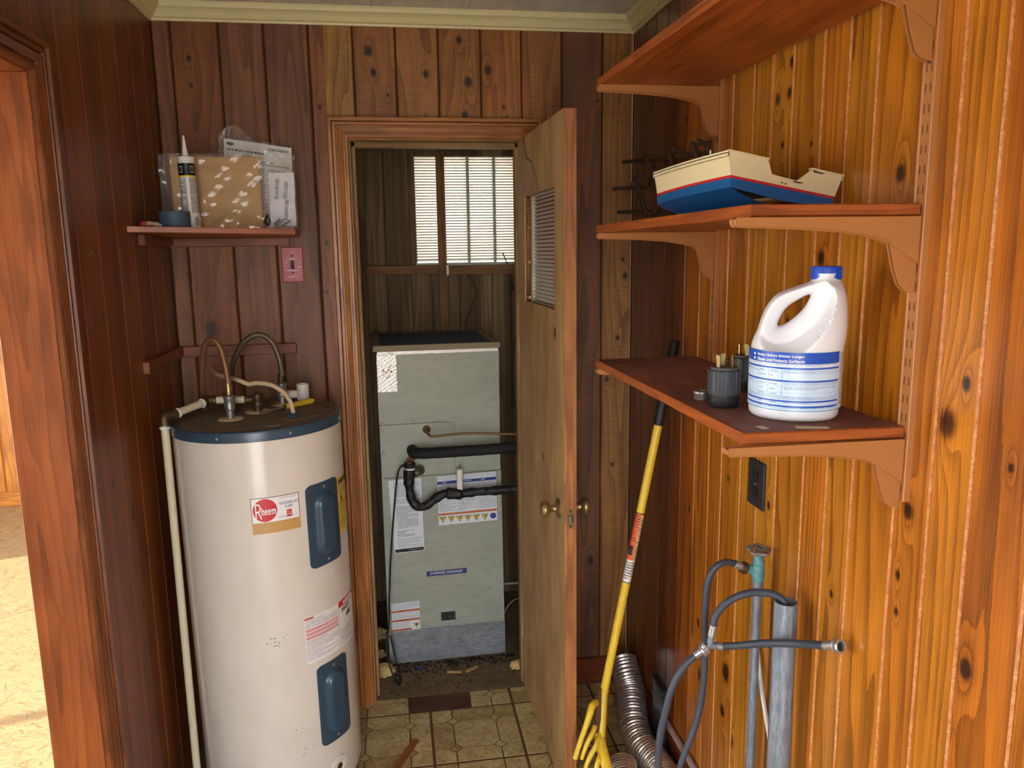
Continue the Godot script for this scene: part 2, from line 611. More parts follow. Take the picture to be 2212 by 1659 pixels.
func materials() -> void:
	# back wall: red-brown stained pine, lighter planks above the door
	var bc := [C(150, 98, 51), C(156, 94, 43), C(150, 98, 57), C(146, 96, 58), C(160, 98, 52), C(198, 147, 67), C(182, 120, 63), C(188, 129, 65), C(188, 125, 61), C(190, 122, 55), C(174, 112, 58), C(142, 91, 52), C(184, 129, 63)]
	var k := []
	for q in [[-0.05, 2.317, 0.014], [-0.036, 2.25, 0.009], [0.135, 2.248, 0.010], [0.276, 2.225, 0.014], [0.247, 2.358, 0.010], [0.342, 2.264, 0.012], [0.262, 2.12, 0.011], [0.008, 2.18, 0.005], [0.394, 2.147, 0.006], [0.7, 0.503, 0.012], [0.783, 0.875, 0.006], [0.816, 1.631, 0.006], [0.825, 1.573, 0.009], [0.72, 2.171, 0.005], [-0.61, 1.423, 0.020], [-0.611, 2.282, 0.008], [-0.61, 2.2, 0.006], [-0.216, 1.701, 0.006], [-0.223, 1.538, 0.005], [-0.214, 2.14, 0.006], [0.76, 1.2, 0.008], [0.80, 1.35, 0.007]]:
		k.append([(q[0] - XL) / BW * 1280, (1.0 - q[1] / H) * 1280, q[2] / BW * 1280])
	var bi := wood(1280, 1280, plank_list(BACK_TONES, BW, 1280, bc, [1.0, 2.2, 1.3, 1.0, 0.8, 1.6, 1.6, 1.2, 2.0, 2.4, 1.2, 1.0, 1.5]), k, 11, {"saw": 0.15, "ring": 0.22, "fine": 0.30, "aspect": 1.556})
	M.back = mat(Color(1, 1, 1), 0.52, 0.0, tex(bi), 0.10)
	# right wall: amber varnished knotty pine
	var rc := [C(126, 68, 24), C(128, 69, 25), C(131, 71, 25), C(139, 75, 25), C(126, 66, 23), C(161, 87, 28), C(204, 119, 34), C(214, 132, 39), C(204, 125, 40), C(208, 132, 37), C(216, 145, 41), C(220, 150, 46), C(210, 136, 40), C(216, 132, 37), C(212, 138, 37), C(220, 138, 35), C(214, 130, 34), C(222, 140, 37), C(212, 123, 30), C(220, 132, 32)]  # boards by the back corner darker: the shade there is put into their colour
	k = []
	for q in [[1.65, 1.393, 0.020], [1.574, 1.224, 0.013], [1.683, 1.462, 0.010], [1.047, 1.987, 0.011], [1.098, 1.991, 0.011], [1.102, 2.053, 0.009], [1.077, 1.887, 0.007], [1.257, 1.646, 0.014], [1.491, 1.788, 0.013], [1.086, 1.072, 0.008], [0.862, 1.072, 0.008], [1.559, 1.103, 0.007], [1.362, 0.977, 0.006], [0.887, 0.533, 0.020], [0.875, 0.412, 0.014], [0.691, 0.58, 0.010], [0.709, 0.427, 0.012], [0.939, 0.364, 0.010], [0.397, 2.054, 0.010], [0.507, 2.03, 0.008], [1.197, 1.874, 0.005], [1.562, 1.036, 0.006], [1.782, 1.358, 0.006], [1.733, 1.023, 0.014], [1.012, 1.38, 0.006], [1.133, 1.511, 0.006], [0.60, 0.9, 0.008]]:
		k.append([q[0] / RW * 2048, (1.0 - q[1] / H) * 1280, q[2] / RW * 2048])
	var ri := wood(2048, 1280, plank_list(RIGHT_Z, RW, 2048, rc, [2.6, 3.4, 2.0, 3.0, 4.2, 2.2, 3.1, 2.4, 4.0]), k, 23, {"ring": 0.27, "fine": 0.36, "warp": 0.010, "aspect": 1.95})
	M.right = mat(Color(1, 1, 1), 0.30, 0.0, tex(ri), 0.10)
	M.right.clearcoat_enabled = true
	M.right.clearcoat = 0.28
	M.right.clearcoat_roughness = 0.16
	M.right_edge_glint = mat(C(214, 152, 98), 0.28, 0.0, tex(mottle(128, 512, Color(1, 1, 1), Color(0.9, 0.82, 0.74), Color(0.74, 0.52, 0.36), 0.06, 25)))  # paler chamfer colour, painted in for reflected glints along the grooves
	M.right_edge_glint.uv1_scale = Vector3(20, 3, 1)
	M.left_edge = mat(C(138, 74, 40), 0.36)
	# left wall: dark glossy reddish pine
	k = []
	for q in [[0.395, 1.896, 0.006], [0.289, 1.855, 0.007], [0.214, 1.887, 0.007], [0.697, 1.107, 0.010], [0.579, 0.98, 0.012], [0.491, 0.84, 0.012], [0.569, 0.722, 0.008], [0.65, 1.52, 0.006]]:
		k.append([q[0] / LW * 640, (1.0 - q[1] / H) * 640, q[2] / LW * 640])
	var li := wood(640, 640, plank_list(LEFT_Z, LW, 640, [C(134, 75, 37), C(142, 79, 39), C(128, 70, 37), C(138, 79, 39)], [1.2, 1.8, 1.0]), k, 31, {"ring": 0.2, "fine": 0.25, "aspect": 2.03})
	M.left = mat(Color(1, 1, 1), 0.36, 0.0, tex(li), 0.05)
	# plain grain to be tinted
	var gi := wood(512, 768, [[0, 512, Color(1, 0.97, 0.93), 6.0]], [], 41, {"ring": 0.17, "fine": 0.30, "warp": 0.008})
	var gt := tex(mirrored(gi))
	M.casing = mat(C(192, 132, 70), 0.36, 0.0, gt, 0.02)
	M.casing_dark = mat(C(134, 78, 38), 0.36, 0.0, gt, 0.02)
	M.jamb = mat(C(168, 94, 42), 0.42, 0.0, gt, 0.05)
	M.old_wood = mat(C(176, 144, 98), 0.7, 0.0, gt, 0.08)
	M.shelf = mat(C(178, 96, 40), 0.40, 0.0, gt, 0.05)
	M.shelf_top = mat(C(120, 66, 48), 0.6, 0.0, gt, 0.03)
	M.shelf_dusty = mat(C(150, 100, 84), 0.7, 0.0, tex(mottle(256, 256, Color(0.75, 0.7, 0.7), Color(1, 1, 1), Color(0.8, 0.62, 0.55), 0.012, 51)))
	M.cleat = mat(C(146, 88, 52), 0.5, 0.0, gt, 0.06)
	M.base = mat(C(132, 66, 30), 0.4, 0.0, gt, 0.05)
	M.pine = mat(C(222, 150, 56), 0.4, 0.0, gt, 0.08)
	M.scrap = mat(C(168, 104, 60), 0.7, 0.0, gt, 0.05)
	M.threshold = mat(C(104, 66, 50), 0.75, 0.0, gt, 0.08)
	M.raw = mat(C(214, 178, 118), 0.75, 0.0, gt, 0.04)
	var closet := wood(1024, 768, plank_list([0.0, 0.10, 0.21, 0.32, 0.42, 0.53, 0.64, 0.75, 0.86, 1.0], 1.0, 1024, [C(124, 100, 66), C(116, 92, 60), C(150, 124, 86), C(112, 88, 56), C(136, 108, 72)], [1.5, 1.0, 1.8, 1.2]), [[120, 300, 9], [430, 520, 8], [700, 200, 10]], 61, {"ring": 0.26, "fine": 0.3})
	M.closet = mat(Color(1, 1, 1), 0.75, 0.0, tex(closet), 0.08)
	M.dark = mat(C(46, 26, 16), 0.8)
	M.stud = mat(C(150, 112, 66), 0.75, 0.0, gt, 0.06)
	# door skin: worn blond veneer with a water stain
	var di := wood(512, 1280, [[0, 512, C(206, 170, 118), 5.0]], [[430, 380, 6], [300, 640, 5]], 71, {"ring": 0.08, "fine": 0.18})
	door_marks(di)
	M.door = mat(Color(1, 1, 1), 0.6, 0.0, tex(di), 0.04)
	M.door_edge = mat(C(198, 138, 84), 0.55, 0.0, gt, 0.05)
	# ceiling, trim, floor
	M.ceiling = mat(Color(1, 1, 1), 0.9, 0.0, tex(mottle(256, 256, C(214, 211, 196), C(228, 225, 210), C(218, 214, 198), 0.03, 81)))
	M.crown = mat(C(226, 214, 160), 0.4)
	var vinyl := mottle(512, 512, C(190, 168, 116), C(210, 192, 142), C(152, 118, 70), 0.012, 91, 0.0)
	var vt := tex(vinyl)
	M.tile = mat(Color(1, 1, 1), 0.5, 0.0, vt)
	M.tile_worn = mat(Color(0.90, 0.86, 0.80), 0.55, 0.0, vt)
	M.tile_pale = mat(Color(1.0, 0.99, 0.96), 0.5, 0.0, vt)
	M.grout = mat(C(100, 74, 42), 0.7)
	M.subfloor = mat(Color(1, 1, 1), 0.9, 0.0, tex(mottle(512, 512, C(118, 98, 68), C(132, 112, 80), C(92, 74, 52), 0.006, 101, 0.0)))
	M.osb = mat(Color(1, 1, 1), 0.75, 0.0, tex(osb()), 0.03)
	M.plaster = mat(C(214, 206, 190), 0.85)
	# metals and plastics
	M.cream = mat(C(226, 219, 206), 0.22, 0.0, tex(mottle(512, 512, Color(1, 1, 1), Color(0.985, 0.985, 0.985), Color(0.96, 0.955, 0.945), 0.006, 111)))
	M.cream.clearcoat_enabled = true
	M.cream.clearcoat = 0.5
	M.cream.clearcoat_roughness = 0.12
	M.navy = mat(C(50, 74, 92), 0.30)
	M.dusty = mat(Color(1, 1, 1), 0.85, 0.0, tex(mottle(256, 256, C(104, 92, 76), C(122, 108, 88), C(84, 72, 60), 0.02, 121)))
	M.black = mat(C(22, 22, 24), 0.5)
	M.rubber = mat(C(60, 66, 78), 0.48)
	M.foam = mat(C(24, 24, 26), 0.75)
	M.tape_black = mat(Color(0.11, 0.11, 0.115), 0.42, 0.0, tex(mottle(256, 256, Color(0.8, 0.8, 0.8), Color(1, 1, 1), Color(0.4, 0.4, 0.4), 0.05, 131)), 0.25)
	M.steel = mat(C(150, 150, 146), 0.42, 0.8)
	M.screw = mat(C(190, 190, 186), 0.3, 0.8)
	M.galv = mat(Color(1, 1, 1), 0.55, 0.35, tex(mirrored(mottle(256, 256, C(118, 126, 136), C(150, 158, 168), C(92, 98, 106), 0.018, 141))))
	M.galv.uv1_scale = Vector3(1, 4, 1)
	M.brass = mat(C(164, 144, 100), 0.34, 0.85)
	M.brass_dark = mat(C(96, 78, 54), 0.5, 0.7)
	M.copper = mat(C(134, 98, 62), 0.5, 0.5)
	M.flex = mat(C(104, 92, 72), 0.45, 0.5)
	M.pvc = mat(C(236, 234, 226), 0.35)
	M.cpvc = mat(C(214, 202, 168), 0.45)
	M.conduit = mat(C(206, 182, 142), 0.55)
	M.foil = mat(Color(0.94, 0.92, 0.88), 0.30, 0.9, tex(mottle(256, 256, Color(0.86, 0.86, 0.86), Color(1, 1, 1), Color(0.92, 0.92, 0.92), 0.06, 151)), 0.12)
	M.white = mat(C(240, 240, 238), 0.45)
	M.ink = mat(C(28, 28, 30), 0.6)
	M.ink_white = mat(C(244, 244, 244), 0.6)
	M.bracket = mat(C(180, 118, 64), 0.42)
	M.slot = mat(C(112, 66, 36), 0.8)
	M.yellow = mat(Color(1, 1, 1), 0.38, 0.0, tex(mottle(256, 256, C(236, 200, 52), C(240, 208, 66), C(214, 172, 40), 0.02, 161)))
	M.rust = mat(C(98, 64, 34), 0.8)
	var glass := StandardMaterial3D.new()
	glass.transparency = BaseMaterial3D.TRANSPARENCY_ALPHA
	glass.albedo_color = Color(1, 1, 1, 0.06)
	glass.roughness = 0.05
	M.glass = glass
	var film := StandardMaterial3D.new()
	film.transparency = BaseMaterial3D.TRANSPARENCY_ALPHA
	film.albedo_color = Color(1, 1, 1, 0.10)
	film.roughness = 0.12
	M.film = film

func door_marks(im: Image) -> void:
	# stain line above the vent, pale scratches, dark scuffs low down (u along the door, hinge on the left)
	var g := RandomNumberGenerator.new()
	g.seed = 5
	var pts := [Vector2(0.16, 0.0), Vector2(0.18, 0.012), Vector2(0.24, 0.035), Vector2(0.36, 0.045), Vector2(0.47, 0.075), Vector2(0.55, 0.105)]
	for i in pts.size() - 1:
		for s in 160:
			var p: Vector2 = (pts[i] as Vector2).lerp(pts[i + 1], s / 160.0)
			var wd := 9 if i < 3 else 7
			for dx in range(-wd, wd + 1):
				var x := clampi(int(p.x * 512) + dx, 0, 511)
				var y := clampi(int(p.y * 1280), 0, 1279)
				im.set_pixel(x, y, im.get_pixel(x, y).darkened(0.10 * (1.0 - absf(dx) / (wd + 1.0))))
	for q in [[0.10, 0.28, 0.55], [0.26, 0.27, 0.50], [0.40, 0.275, 0.55], [0.30, 0.02, 0.07]]:
		for y in range(int(q[1] * 1280), int(q[2] * 1280)):
			for dx in 4:
				var x := int(q[0] * 512 + sin(y * 0.02) * 1.5) + dx
				im.set_pixel(x, y, im.get_pixel(x, y).lightened(0.22))
	for n in 60:
		var x0 := g.randf_range(0.1, 0.97)
		var y0 := g.randf_range(0.72, 0.97) if n < 24 else g.randf_range(0.15, 0.95)
		var l := g.randi_range(6, 26)
		var dk := g.randf_range(0.1, 0.45) if n < 24 else g.randf_range(0.05, 0.2)
		for s in l:
			for dx in g.randi_range(2, 7):
				var x := clampi(int(x0 * 512) + dx + s / 5, 0, 511)
				var y := clampi(int(y0 * 1280) + s, 0, 1279)
				im.set_pixel(x, y, im.get_pixel(x, y).darkened(dk))

func osb() -> Image:
	var im := sheet(1024, 1024, C(190, 164, 122))
	var g := RandomNumberGenerator.new()
	g.seed = 9
	for n in 5200:
		var c := C(200, 174, 132).lerp(C(156, 122, 80), g.randf() * g.randf()).lightened(g.randf() * 0.18)
		var p := Vector2(g.randf() * 1024, g.randf() * 1024)
		var a := g.randf_range(-0.7, 0.7) + (PI / 2 if g.randf() < 0.25 else 0.0)
		var l := g.randi_range(16, 52)
		var wd := g.randi_range(3, 9)
		var d := Vector2.from_angle(a)
		for s in range(0, l, 2):
			var q := p + d * s
			im.fill_rect(Rect2i(int(q.x), int(q.y), wd, 3), c.darkened(0.05 * (s % 5)))
	# the panel maker's nailing grid and a stamp, printed across the sheets
	for s in 400:
		var q := Vector2(300, 300) + Vector2(1.0, -0.72).normalized() * s
		im.fill_rect(Rect2i(int(q.x), int(q.y), 2, 2), C(110, 70, 130))
	return im

# ------------------------------------------------------------------ the room
func plank(called: String, parent: Node3D, m: Material, f: Callable, s0: float, s1: float, rects: Array, extent: float, ch: float, gap: float, org: float, edge: Material = null) -> void:
	# a wall board: chamfered along both long edges; rects are its [from, to, bottom, top] pieces. f(s, y, depth) -> point
	var st := S()
	var st_e := S()
	var a := s0 + gap
	var b := s1 - gap
	var out: Vector3 = f.call(0.0, 0.0, 1.0) - f.call(0.0, 0.0, 0.0)
	var along: Vector3 = f.call(1.0, 0.0, 0.0) - f.call(0.0, 0.0, 0.0)
	for r in rects:
		var q0: float = maxf(a, r[0])
		var q1: float = minf(b, r[1])
		if q1 - q0 < 0.004: continue
		var c0: float = ch if r[0] <= a + 0.001 else 0.0
		var c1: float = ch if r[1] >= b - 0.001 else 0.0
		var prof := [[q0, -0.011], [q0, -c0], [q0 + c0, 0.0], [q1 - c1, 0.0], [q1, -c1], [q1, -0.011]]
		for i in 5:
			var p: Array = prof[i]
			var p2: Array = prof[i + 1]
			if absf(p[0] - p2[0]) < 1e-6 and absf(p[1] - p2[1]) < 1e-6: continue
			var n: Vector3 = (out * (p2[0] - p[0]) - along * (p2[1] - p[1])).normalized()
			var v := [f.call(p[0], r[2], p[1]), f.call(p2[0], r[2], p2[1]), f.call(p2[0], r[3], p2[1]), f.call(p[0], r[3], p[1])]
			var uv := [Vector2((p[0] - org) / extent, 1 - r[2] / H), Vector2((p2[0] - org) / extent, 1 - r[2] / H), Vector2((p2[0] - org) / extent, 1 - r[3] / H), Vector2((p[0] - org) / extent, 1 - r[3] / H)]
			var to: SurfaceTool = st_e if edge and (i == 1 or i == 3) else st
			T(to, v[0], v[1], v[2], n, n, n, uv[0], uv[1], uv[2])
			T(to, v[0], v[2], v[3], n, n, n, uv[0], uv[2], uv[3])
		for y in [r[2], r[3]]:
			var e := []
			for p in prof: e.append(f.call(p[0], y, p[1]))
			var n := Vector3.UP if y == r[3] else Vector3.DOWN
			for i in range(1, 5): T(st, e[0], e[i], e[i + 1], n, n, n, Vector2.ZERO, Vector2.ZERO, Vector2.ZERO)
	var o := mk("board", st, m, parent)
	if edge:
		# paler eased edges; on the right wall they paint in the groove glints
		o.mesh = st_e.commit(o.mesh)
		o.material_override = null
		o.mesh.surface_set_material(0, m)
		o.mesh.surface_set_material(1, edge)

func casing_piece(parent: Node3D, m: Material, f: Callable, prof: Array, p0: Callable, p1: Callable, called := "casing_board") -> void:
	# moulding: profile points [distance from the opening, height off the wall]; p0/p1 give the ends for a distance
	var st := S()
	grain_axis = 1
	jitter()
	for i in prof.size() - 1:
		var a: Vector2 = p0.call(prof[i][0])
		var b: Vector2 = p0.call(prof[i + 1][0])
		var c: Vector2 = p1.call(prof[i + 1][0])
		var d: Vector2 = p1.call(prof[i][0])
		var q := [f.call(a.x, a.y, prof[i][1]), f.call(b.x, b.y, prof[i + 1][1]), f.call(c.x, c.y, prof[i + 1][1]), f.call(d.x, d.y, prof[i][1])]
		var out: Vector3 = f.call(0, 0, 1) - f.call(0, 0, 0)
		var wy: Vector2 = (b - a) * (prof[i][1] - prof[i + 1][1])
		var n: Vector3 = (q[2] - q[0]).cross(q[3] - q[1]).normalized()
		var away: Vector3 = out * absf(prof[i + 1][0] - prof[i][0]) + (f.call(wy.x, wy.y, 0) - f.call(0, 0, 0)) / maxf((b - a).length(), 1e-4)
		if n.dot(away) < 0: n = -n
		var lg: float = a.distance_to(d)
		var u0: float = prof[i][0] / 0.7 + uvo.x
		var u1: float = prof[i + 1][0] / 0.7 + uvo.x
		T(st, q[0], q[1], q[2], n, n, n, Vector2(u0, uvo.y), Vector2(u1, uvo.y), Vector2(u1, uvo.y + lg / 1.8))
		T(st, q[0], q[2], q[3], n, n, n, Vector2(u0, uvo.y), Vector2(u1, uvo.y + lg / 1.8), Vector2(u0, uvo.y + lg / 1.8))
	mk(called, st, m, parent)

func casing(called: String, m: Material, f: Callable, s0: float, s1: float, top: float) -> Node3D:
	# mitred door casing round an opening from s0 to s1
	var prof := [[0.0, 0.0], [0.0, 0.011], [0.004, 0.015], [0.011, 0.015], [0.013, 0.008], [0.018, 0.008], [0.020, 0.013], [0.034, 0.019], [0.036, 0.012], [0.040, 0.012], [0.042, 0.020], [0.050, 0.020], [0.052, 0.013], [0.054, 0.026], [0.064, 0.026], [0.067, 0.022], [0.067, 0.0]]
	var o := Node3D.new()
	o.name = called
	add_child(o)
	o.set_meta("kind", "structure")
	casing_piece(o, m, f, prof, func(d: float) -> Vector2: return Vector2(s0 - d, 0), func(d: float) -> Vector2: return Vector2(s0 - d, top + d))
	casing_piece(o, m, f, prof, func(d: float) -> Vector2: return Vector2(s0 - d, top + d), func(d: float) -> Vector2: return Vector2(s1 + d, top + d))
	casing_piece(o, m, f, prof, func(d: float) -> Vector2: return Vector2(s1 + d, 0), func(d: float) -> Vector2: return Vector2(s1 + d, top + d))
	return o

func group_node(called: String) -> Node3D:
	var o := Node3D.new()
	o.name = called
	add_child(o)
	o.set_meta("kind", "structure")
	return o

func room() -> void:
	var fb := func(s: float, y: float, d: float) -> Vector3: return Vector3(s, y, d)
	var fr := func(s: float, y: float, d: float) -> Vector3: return Vector3(XR - d, y, s)
	var fl := func(s: float, y: float, d: float) -> Vector3: return Vector3(XL + d, y, s)
	# back wall with the closet doorway (x -0.121 to 0.449, 2.035 high)
	var st := S()
	bx(st, Vector3(XL - 0.11, -0.1, -0.11), Vector3(-0.141, H, -0.010))
	bx(st, Vector3(0.469, -0.1, -0.11), Vector3(XR + 0.1, H, -0.010))
	bx(st, Vector3(-0.141, 2.055, -0.11), Vector3(0.469, H, -0.010))
	var wb := struct("wall_back", st, M.dark)
	for i in BACK_X.size() - 1:
		var a: float = BACK_X[i]
		var b: float = BACK_X[i + 1]
		var rects := []
		if b <= -0.14 or a >= 0.47: rects = [[a, b, 0.0, H]]
		elif a < -0.14: rects = [[a, -0.14, 0.0, H], [-0.14, b, 2.055, H]]
		elif b > 0.47: rects = [[0.47, b, 0.0, H], [a, 0.47, 2.055, H]]
		else: rects = [[a, b, 2.055, H]]
		plank("board", wb, M.back, fb, a, b, rects, BW, 0.004, 0.0022, XL)
	# right wall
	st = S()
	bx(st, Vector3(XR + 0.010, -0.1, 0.0), Vector3(XR + 0.11, H, ZF))
	var wr := struct("wall_right", st, M.dark)
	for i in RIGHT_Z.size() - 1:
		plank("board", wr, M.right, fr, RIGHT_Z[i], RIGHT_Z[i + 1], [[RIGHT_Z[i], RIGHT_Z[i + 1], 0.0, H]], RW, 0.0040, 0.0004, 0.0, M.right_edge_glint if RIGHT_Z[i] > 0.7 else null)  # painted glints stop short of the shaded back corner
	st = S()
	lathe(st, [[0.0065, 0.0], [0.006, 0.0012], [0.0, 0.0016]], 12, frame(Vector3(XR, 1.846, 1.768), Vector3(-1, 0, 0)))
	mk("wood_plug", st, M.raw, wr)
	# left wall with the doorway to the next room (z 0.934 to 1.78)
	st = S()
	bx(st, Vector3(XL - 0.11, -0.1, -0.01), Vector3(XL - 0.010, H, 0.914))
	bx(st, Vector3(XL - 0.11, -0.1, 1.80), Vector3(XL - 0.010, H, ZF))
	bx(st, Vector3(XL - 0.11, 2.06, 0.914), Vector3(XL - 0.010, H, 1.80))
	var wl := struct("wall_left", st, M.dark)
	for i in LEFT_Z.size() - 1:
		var a: float = LEFT_Z[i]
		var b: float = LEFT_Z[i + 1]
		var rects := [[a, b, 0.0, H]]
		if b > 0.914 and a < 1.80:
			rects = [[maxf(a, 0.914), minf(b, 1.80), 2.06, H]]
			if a < 0.914: rects.append([a, 0.914, 0.0, H])
			if b > 1.80: rects.append([1.80, b, 0.0, H])
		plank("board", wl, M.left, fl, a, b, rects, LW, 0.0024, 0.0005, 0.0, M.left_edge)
	for q in [[1.671, 0.706], [1.676, 0.682]]:
		st = S()
		bx(st, Vector3(XL - 0.0005, q[0] - 0.004, q[1] - 0.004), Vector3(XL + 0.0006, q[0] + 0.004, q[1] + 0.003), 0.0003)
		mk("paint_chip", st, M.raw, wl)
	# front wall, behind the camera, with a glazed door opening
	st = S()
	bx(st, Vector3(XL - 0.11, -0.1, ZF), Vector3(-0.60, H, ZF + 0.12))
	bx(st, Vector3(0.28, -0.1, ZF), Vector3(XR + 0.11, H, ZF + 0.12))
	bx(st, Vector3(-0.60, 2.10, ZF), Vector3(0.28, H, ZF + 0.12))
	bx(st, Vector3(-0.60, -0.1, ZF), Vector3(0.28, 0.10, ZF + 0.12))
	struct("wall_front", st, M.left)
	st = S()
	for q in [[-0.60, -0.58, 0.10, 2.10], [0.26, 0.28, 0.10, 2.10], [-0.60, 0.28, 0.10, 0.13], [-0.60, 0.28, 2.07, 2.10]]:
		bx(st, Vector3(q[0], q[2], ZF + 0.02), Vector3(q[1], q[3], ZF + 0.09), 0.003)
	var wf := struct("window_front", st, M.white)
	st = S()
	bx(st, Vector3(-0.59, 0.12, ZF + 0.045), Vector3(0.27, 2.08, ZF + 0.05))
	mk("pane", st, M.glass, wf)
	# ceiling of 12-inch tiles
	st = S()
	bx(st, Vector3(XL - 0.11, H + 0.006, -0.11), Vector3(XR + 0.11, H + 0.1, ZF + 0.12))
	var ce := struct("ceiling", st, M.dark)
	for i in 6:
		for j in 11:
			st = S()
			var x0: float = maxf(-0.97 + 0.3120 * i, XL)
			var x1: float = minf(-0.97 + 0.3120 * (i + 1), XR)
			grain_axis = 2
			jitter()
			bx(st, Vector3(x0 + 0.0006, H, 0.31 * j + 0.0006), Vector3(x1 - 0.0006, H + 0.008, 0.31 * (j + 1) - 0.0006), 0.0012)
			mk("ceiling_tile", st, M.ceiling, ce)
	# crown moulding, mitred in the corners
	var cp := [[0.0, -0.050], [0.007, -0.050], [0.009, -0.044], [0.017, -0.041], [0.026, -0.027], [0.033, -0.020], [0.040, -0.016], [0.042, -0.006], [0.046, 0.0]]
	var n_trim := 0
	for side in [[Vector3(XL, H, 0), Vector3(XR, H, 0), Vector3(0, 0, 1), Vector3(1, 0, 0), -1.0], [Vector3(XL, H, ZF), Vector3(XL, H, 0), Vector3(1, 0, 0), Vector3(0, 0, -1), 1.0], [Vector3(XR, H, 0), Vector3(XR, H, ZF), Vector3(-1, 0, 0), Vector3(0, 0, 1), 1.0]]:
		st = S()
		for i in cp.size() - 1:
			var q := []
			for e in [[side[0], cp[i], 1.0], [side[0], cp[i + 1], 1.0], [side[1], cp[i + 1], -1.0], [side[1], cp[i], -1.0]]:
				q.append(e[0] + side[2] * e[1][0] + Vector3.UP * e[1][1] + side[3] * e[1][0] * e[2])
			fq(st, q[0], q[1], q[2], q[3], side[2] + Vector3.DOWN)
		n_trim += 1
		struct("trim_%d" % n_trim, st, M.crown)
	for x in [-0.52, 0.12, 0.51]:
		st = S()
		lathe(st, [[0.002, 0.0], [0.002, 0.0012], [0.0, 0.0013]], 8, frame(Vector3(x, H - 0.018, 0.0335), Vector3(0, -0.7, 0.7)))
		mk("nail_head", st, M.rust, get_node("trim_1"))
	# baseboards
	st = S()
	grain_axis = 0
	bx(st, Vector3(0.50, 0.001, 0.0), Vector3(XR, 0.108, 0.014), 0.004)
	struct("baseboard_back", st, M.base)
	st = S()
	grain_axis = 2
	bx(st, Vector3(XR - 0.014, 0.001, 0.014), Vector3(XR, 0.105, 0.70), 0.004)
	struct("baseboard_right", st, M.base)
	# casings and linings of the two doorways
	casing("trim_4", M.casing, func(s: float, y: float, d: float) -> Vector3: return Vector3(s, y, d), -0.126, 0.454, 2.04)
	casing("trim_5", M.casing_dark, func(s: float, y: float, d: float) -> Vector3: return Vector3(XL + d, y, s), 0.930, 1.784, 2.044)
	var j1 := group_node("door_frame_closet")
	st = S()
	grain_axis = 1
	jitter()
	bx(st, Vector3(-0.141, 0.0, -0.112), Vector3(-0.121, 2.035, 0.001), 0.001)
	bx(st, Vector3(-0.121, 0.0, -0.09), Vector3(-0.109, 2.035, -0.045), 0.002)
	mk("jamb", st, M.old_wood, j1)
	st = S()
	bx(st, Vector3(0.449, 0.0, -0.112), Vector3(0.469, 2.035, 0.001), 0.001)
	bx(st, Vector3(0.437, 0.0, -0.09), Vector3(0.449, 2.035, -0.045), 0.002)
	mk("jamb", st, M.old_wood, j1)
	st = S()
	grain_axis = 0
	bx(st, Vector3(-0.141, 2.035, -0.112), Vector3(0.469, 2.055, 0.001), 0.001)
	bx(st, Vector3(-0.121, 2.018, -0.09), Vector3(0.449, 2.035, -0.045), 0.002)
	mk("head_jamb", st, M.old_wood, j1)
	var j2 := group_node("door_frame_side")
	grain_axis = 1
	for q in [[0.914, 0.934], [1.780, 1.80]]:
		st = S()
		jitter()
		bx(st, Vector3(XL - 0.112, 0.0, q[0]), Vector3(XL + 0.001, 2.04, q[1]), 0.0015)
		mk("jamb", st, M.jamb, j2)
	st = S()
	grain_axis = 2
	bx(st, Vector3(XL - 0.112, 2.04, 0.914), Vector3(XL + 0.001, 2.06, 1.80), 0.0015)
	mk("head_jamb", st, M.jamb, j2)
	floor_build()

func floor_build() -> void:
	var st := S()
	bx(st, Vector3(XL - 0.02, -0.1, -0.11), Vector3(XR + 0.01, -0.002, ZF))
	var fl := struct("floor", st, M.grout)
	# printed-pattern vinyl: each 12-inch module is an octagon, four diamonds, four edge pieces and four corner pieces
	var room_area := PackedVector2Array([Vector2(XL + 0.002, -0.020), Vector2(-0.006, -0.020), Vector2(-0.004, 0.088), Vector2(0.228, 0.092), Vector2(0.231, -0.012), Vector2(XR - 0.016, -0.014), Vector2(XR - 0.016, 1.60), Vector2(XL + 0.002, 1.60)])
	var mods := 0
	var mats := [M.tile, M.tile_worn, M.tile_pale]
	for i in range(-2, 3):
		for j in range(-1, 5):
			var o := Vector2(0.075 + 0.3065 * i, 0.09 + 0.3075 * j)
			var near: bool = i >= -1 and j <= 3
			var merged := S()
			for pc in tile_pieces():
				var poly := PackedVector2Array()
				for p in pc: poly.append(o + p)
				for cut in Geometry2D.intersect_polygons(poly, room_area):
					if cut.size() < 3: continue
					var st2 := S() if near else merged
					tile_mesh(st2, cut)
					if near and st2 != null: mk("tile", st2, mats[(mods * 7 + i * 3 + j) % 3], fl)
					mods += 1
			if not near: stuff(mk("far_tiles", merged, M.tile, fl))
	st = S()
	bx(st, Vector3(XL + 0.002, -0.002, 1.61), Vector3(XR - 0.002, 0.0, ZF - 0.002))
	mk("vinyl_sheet", st, M.tile, fl)

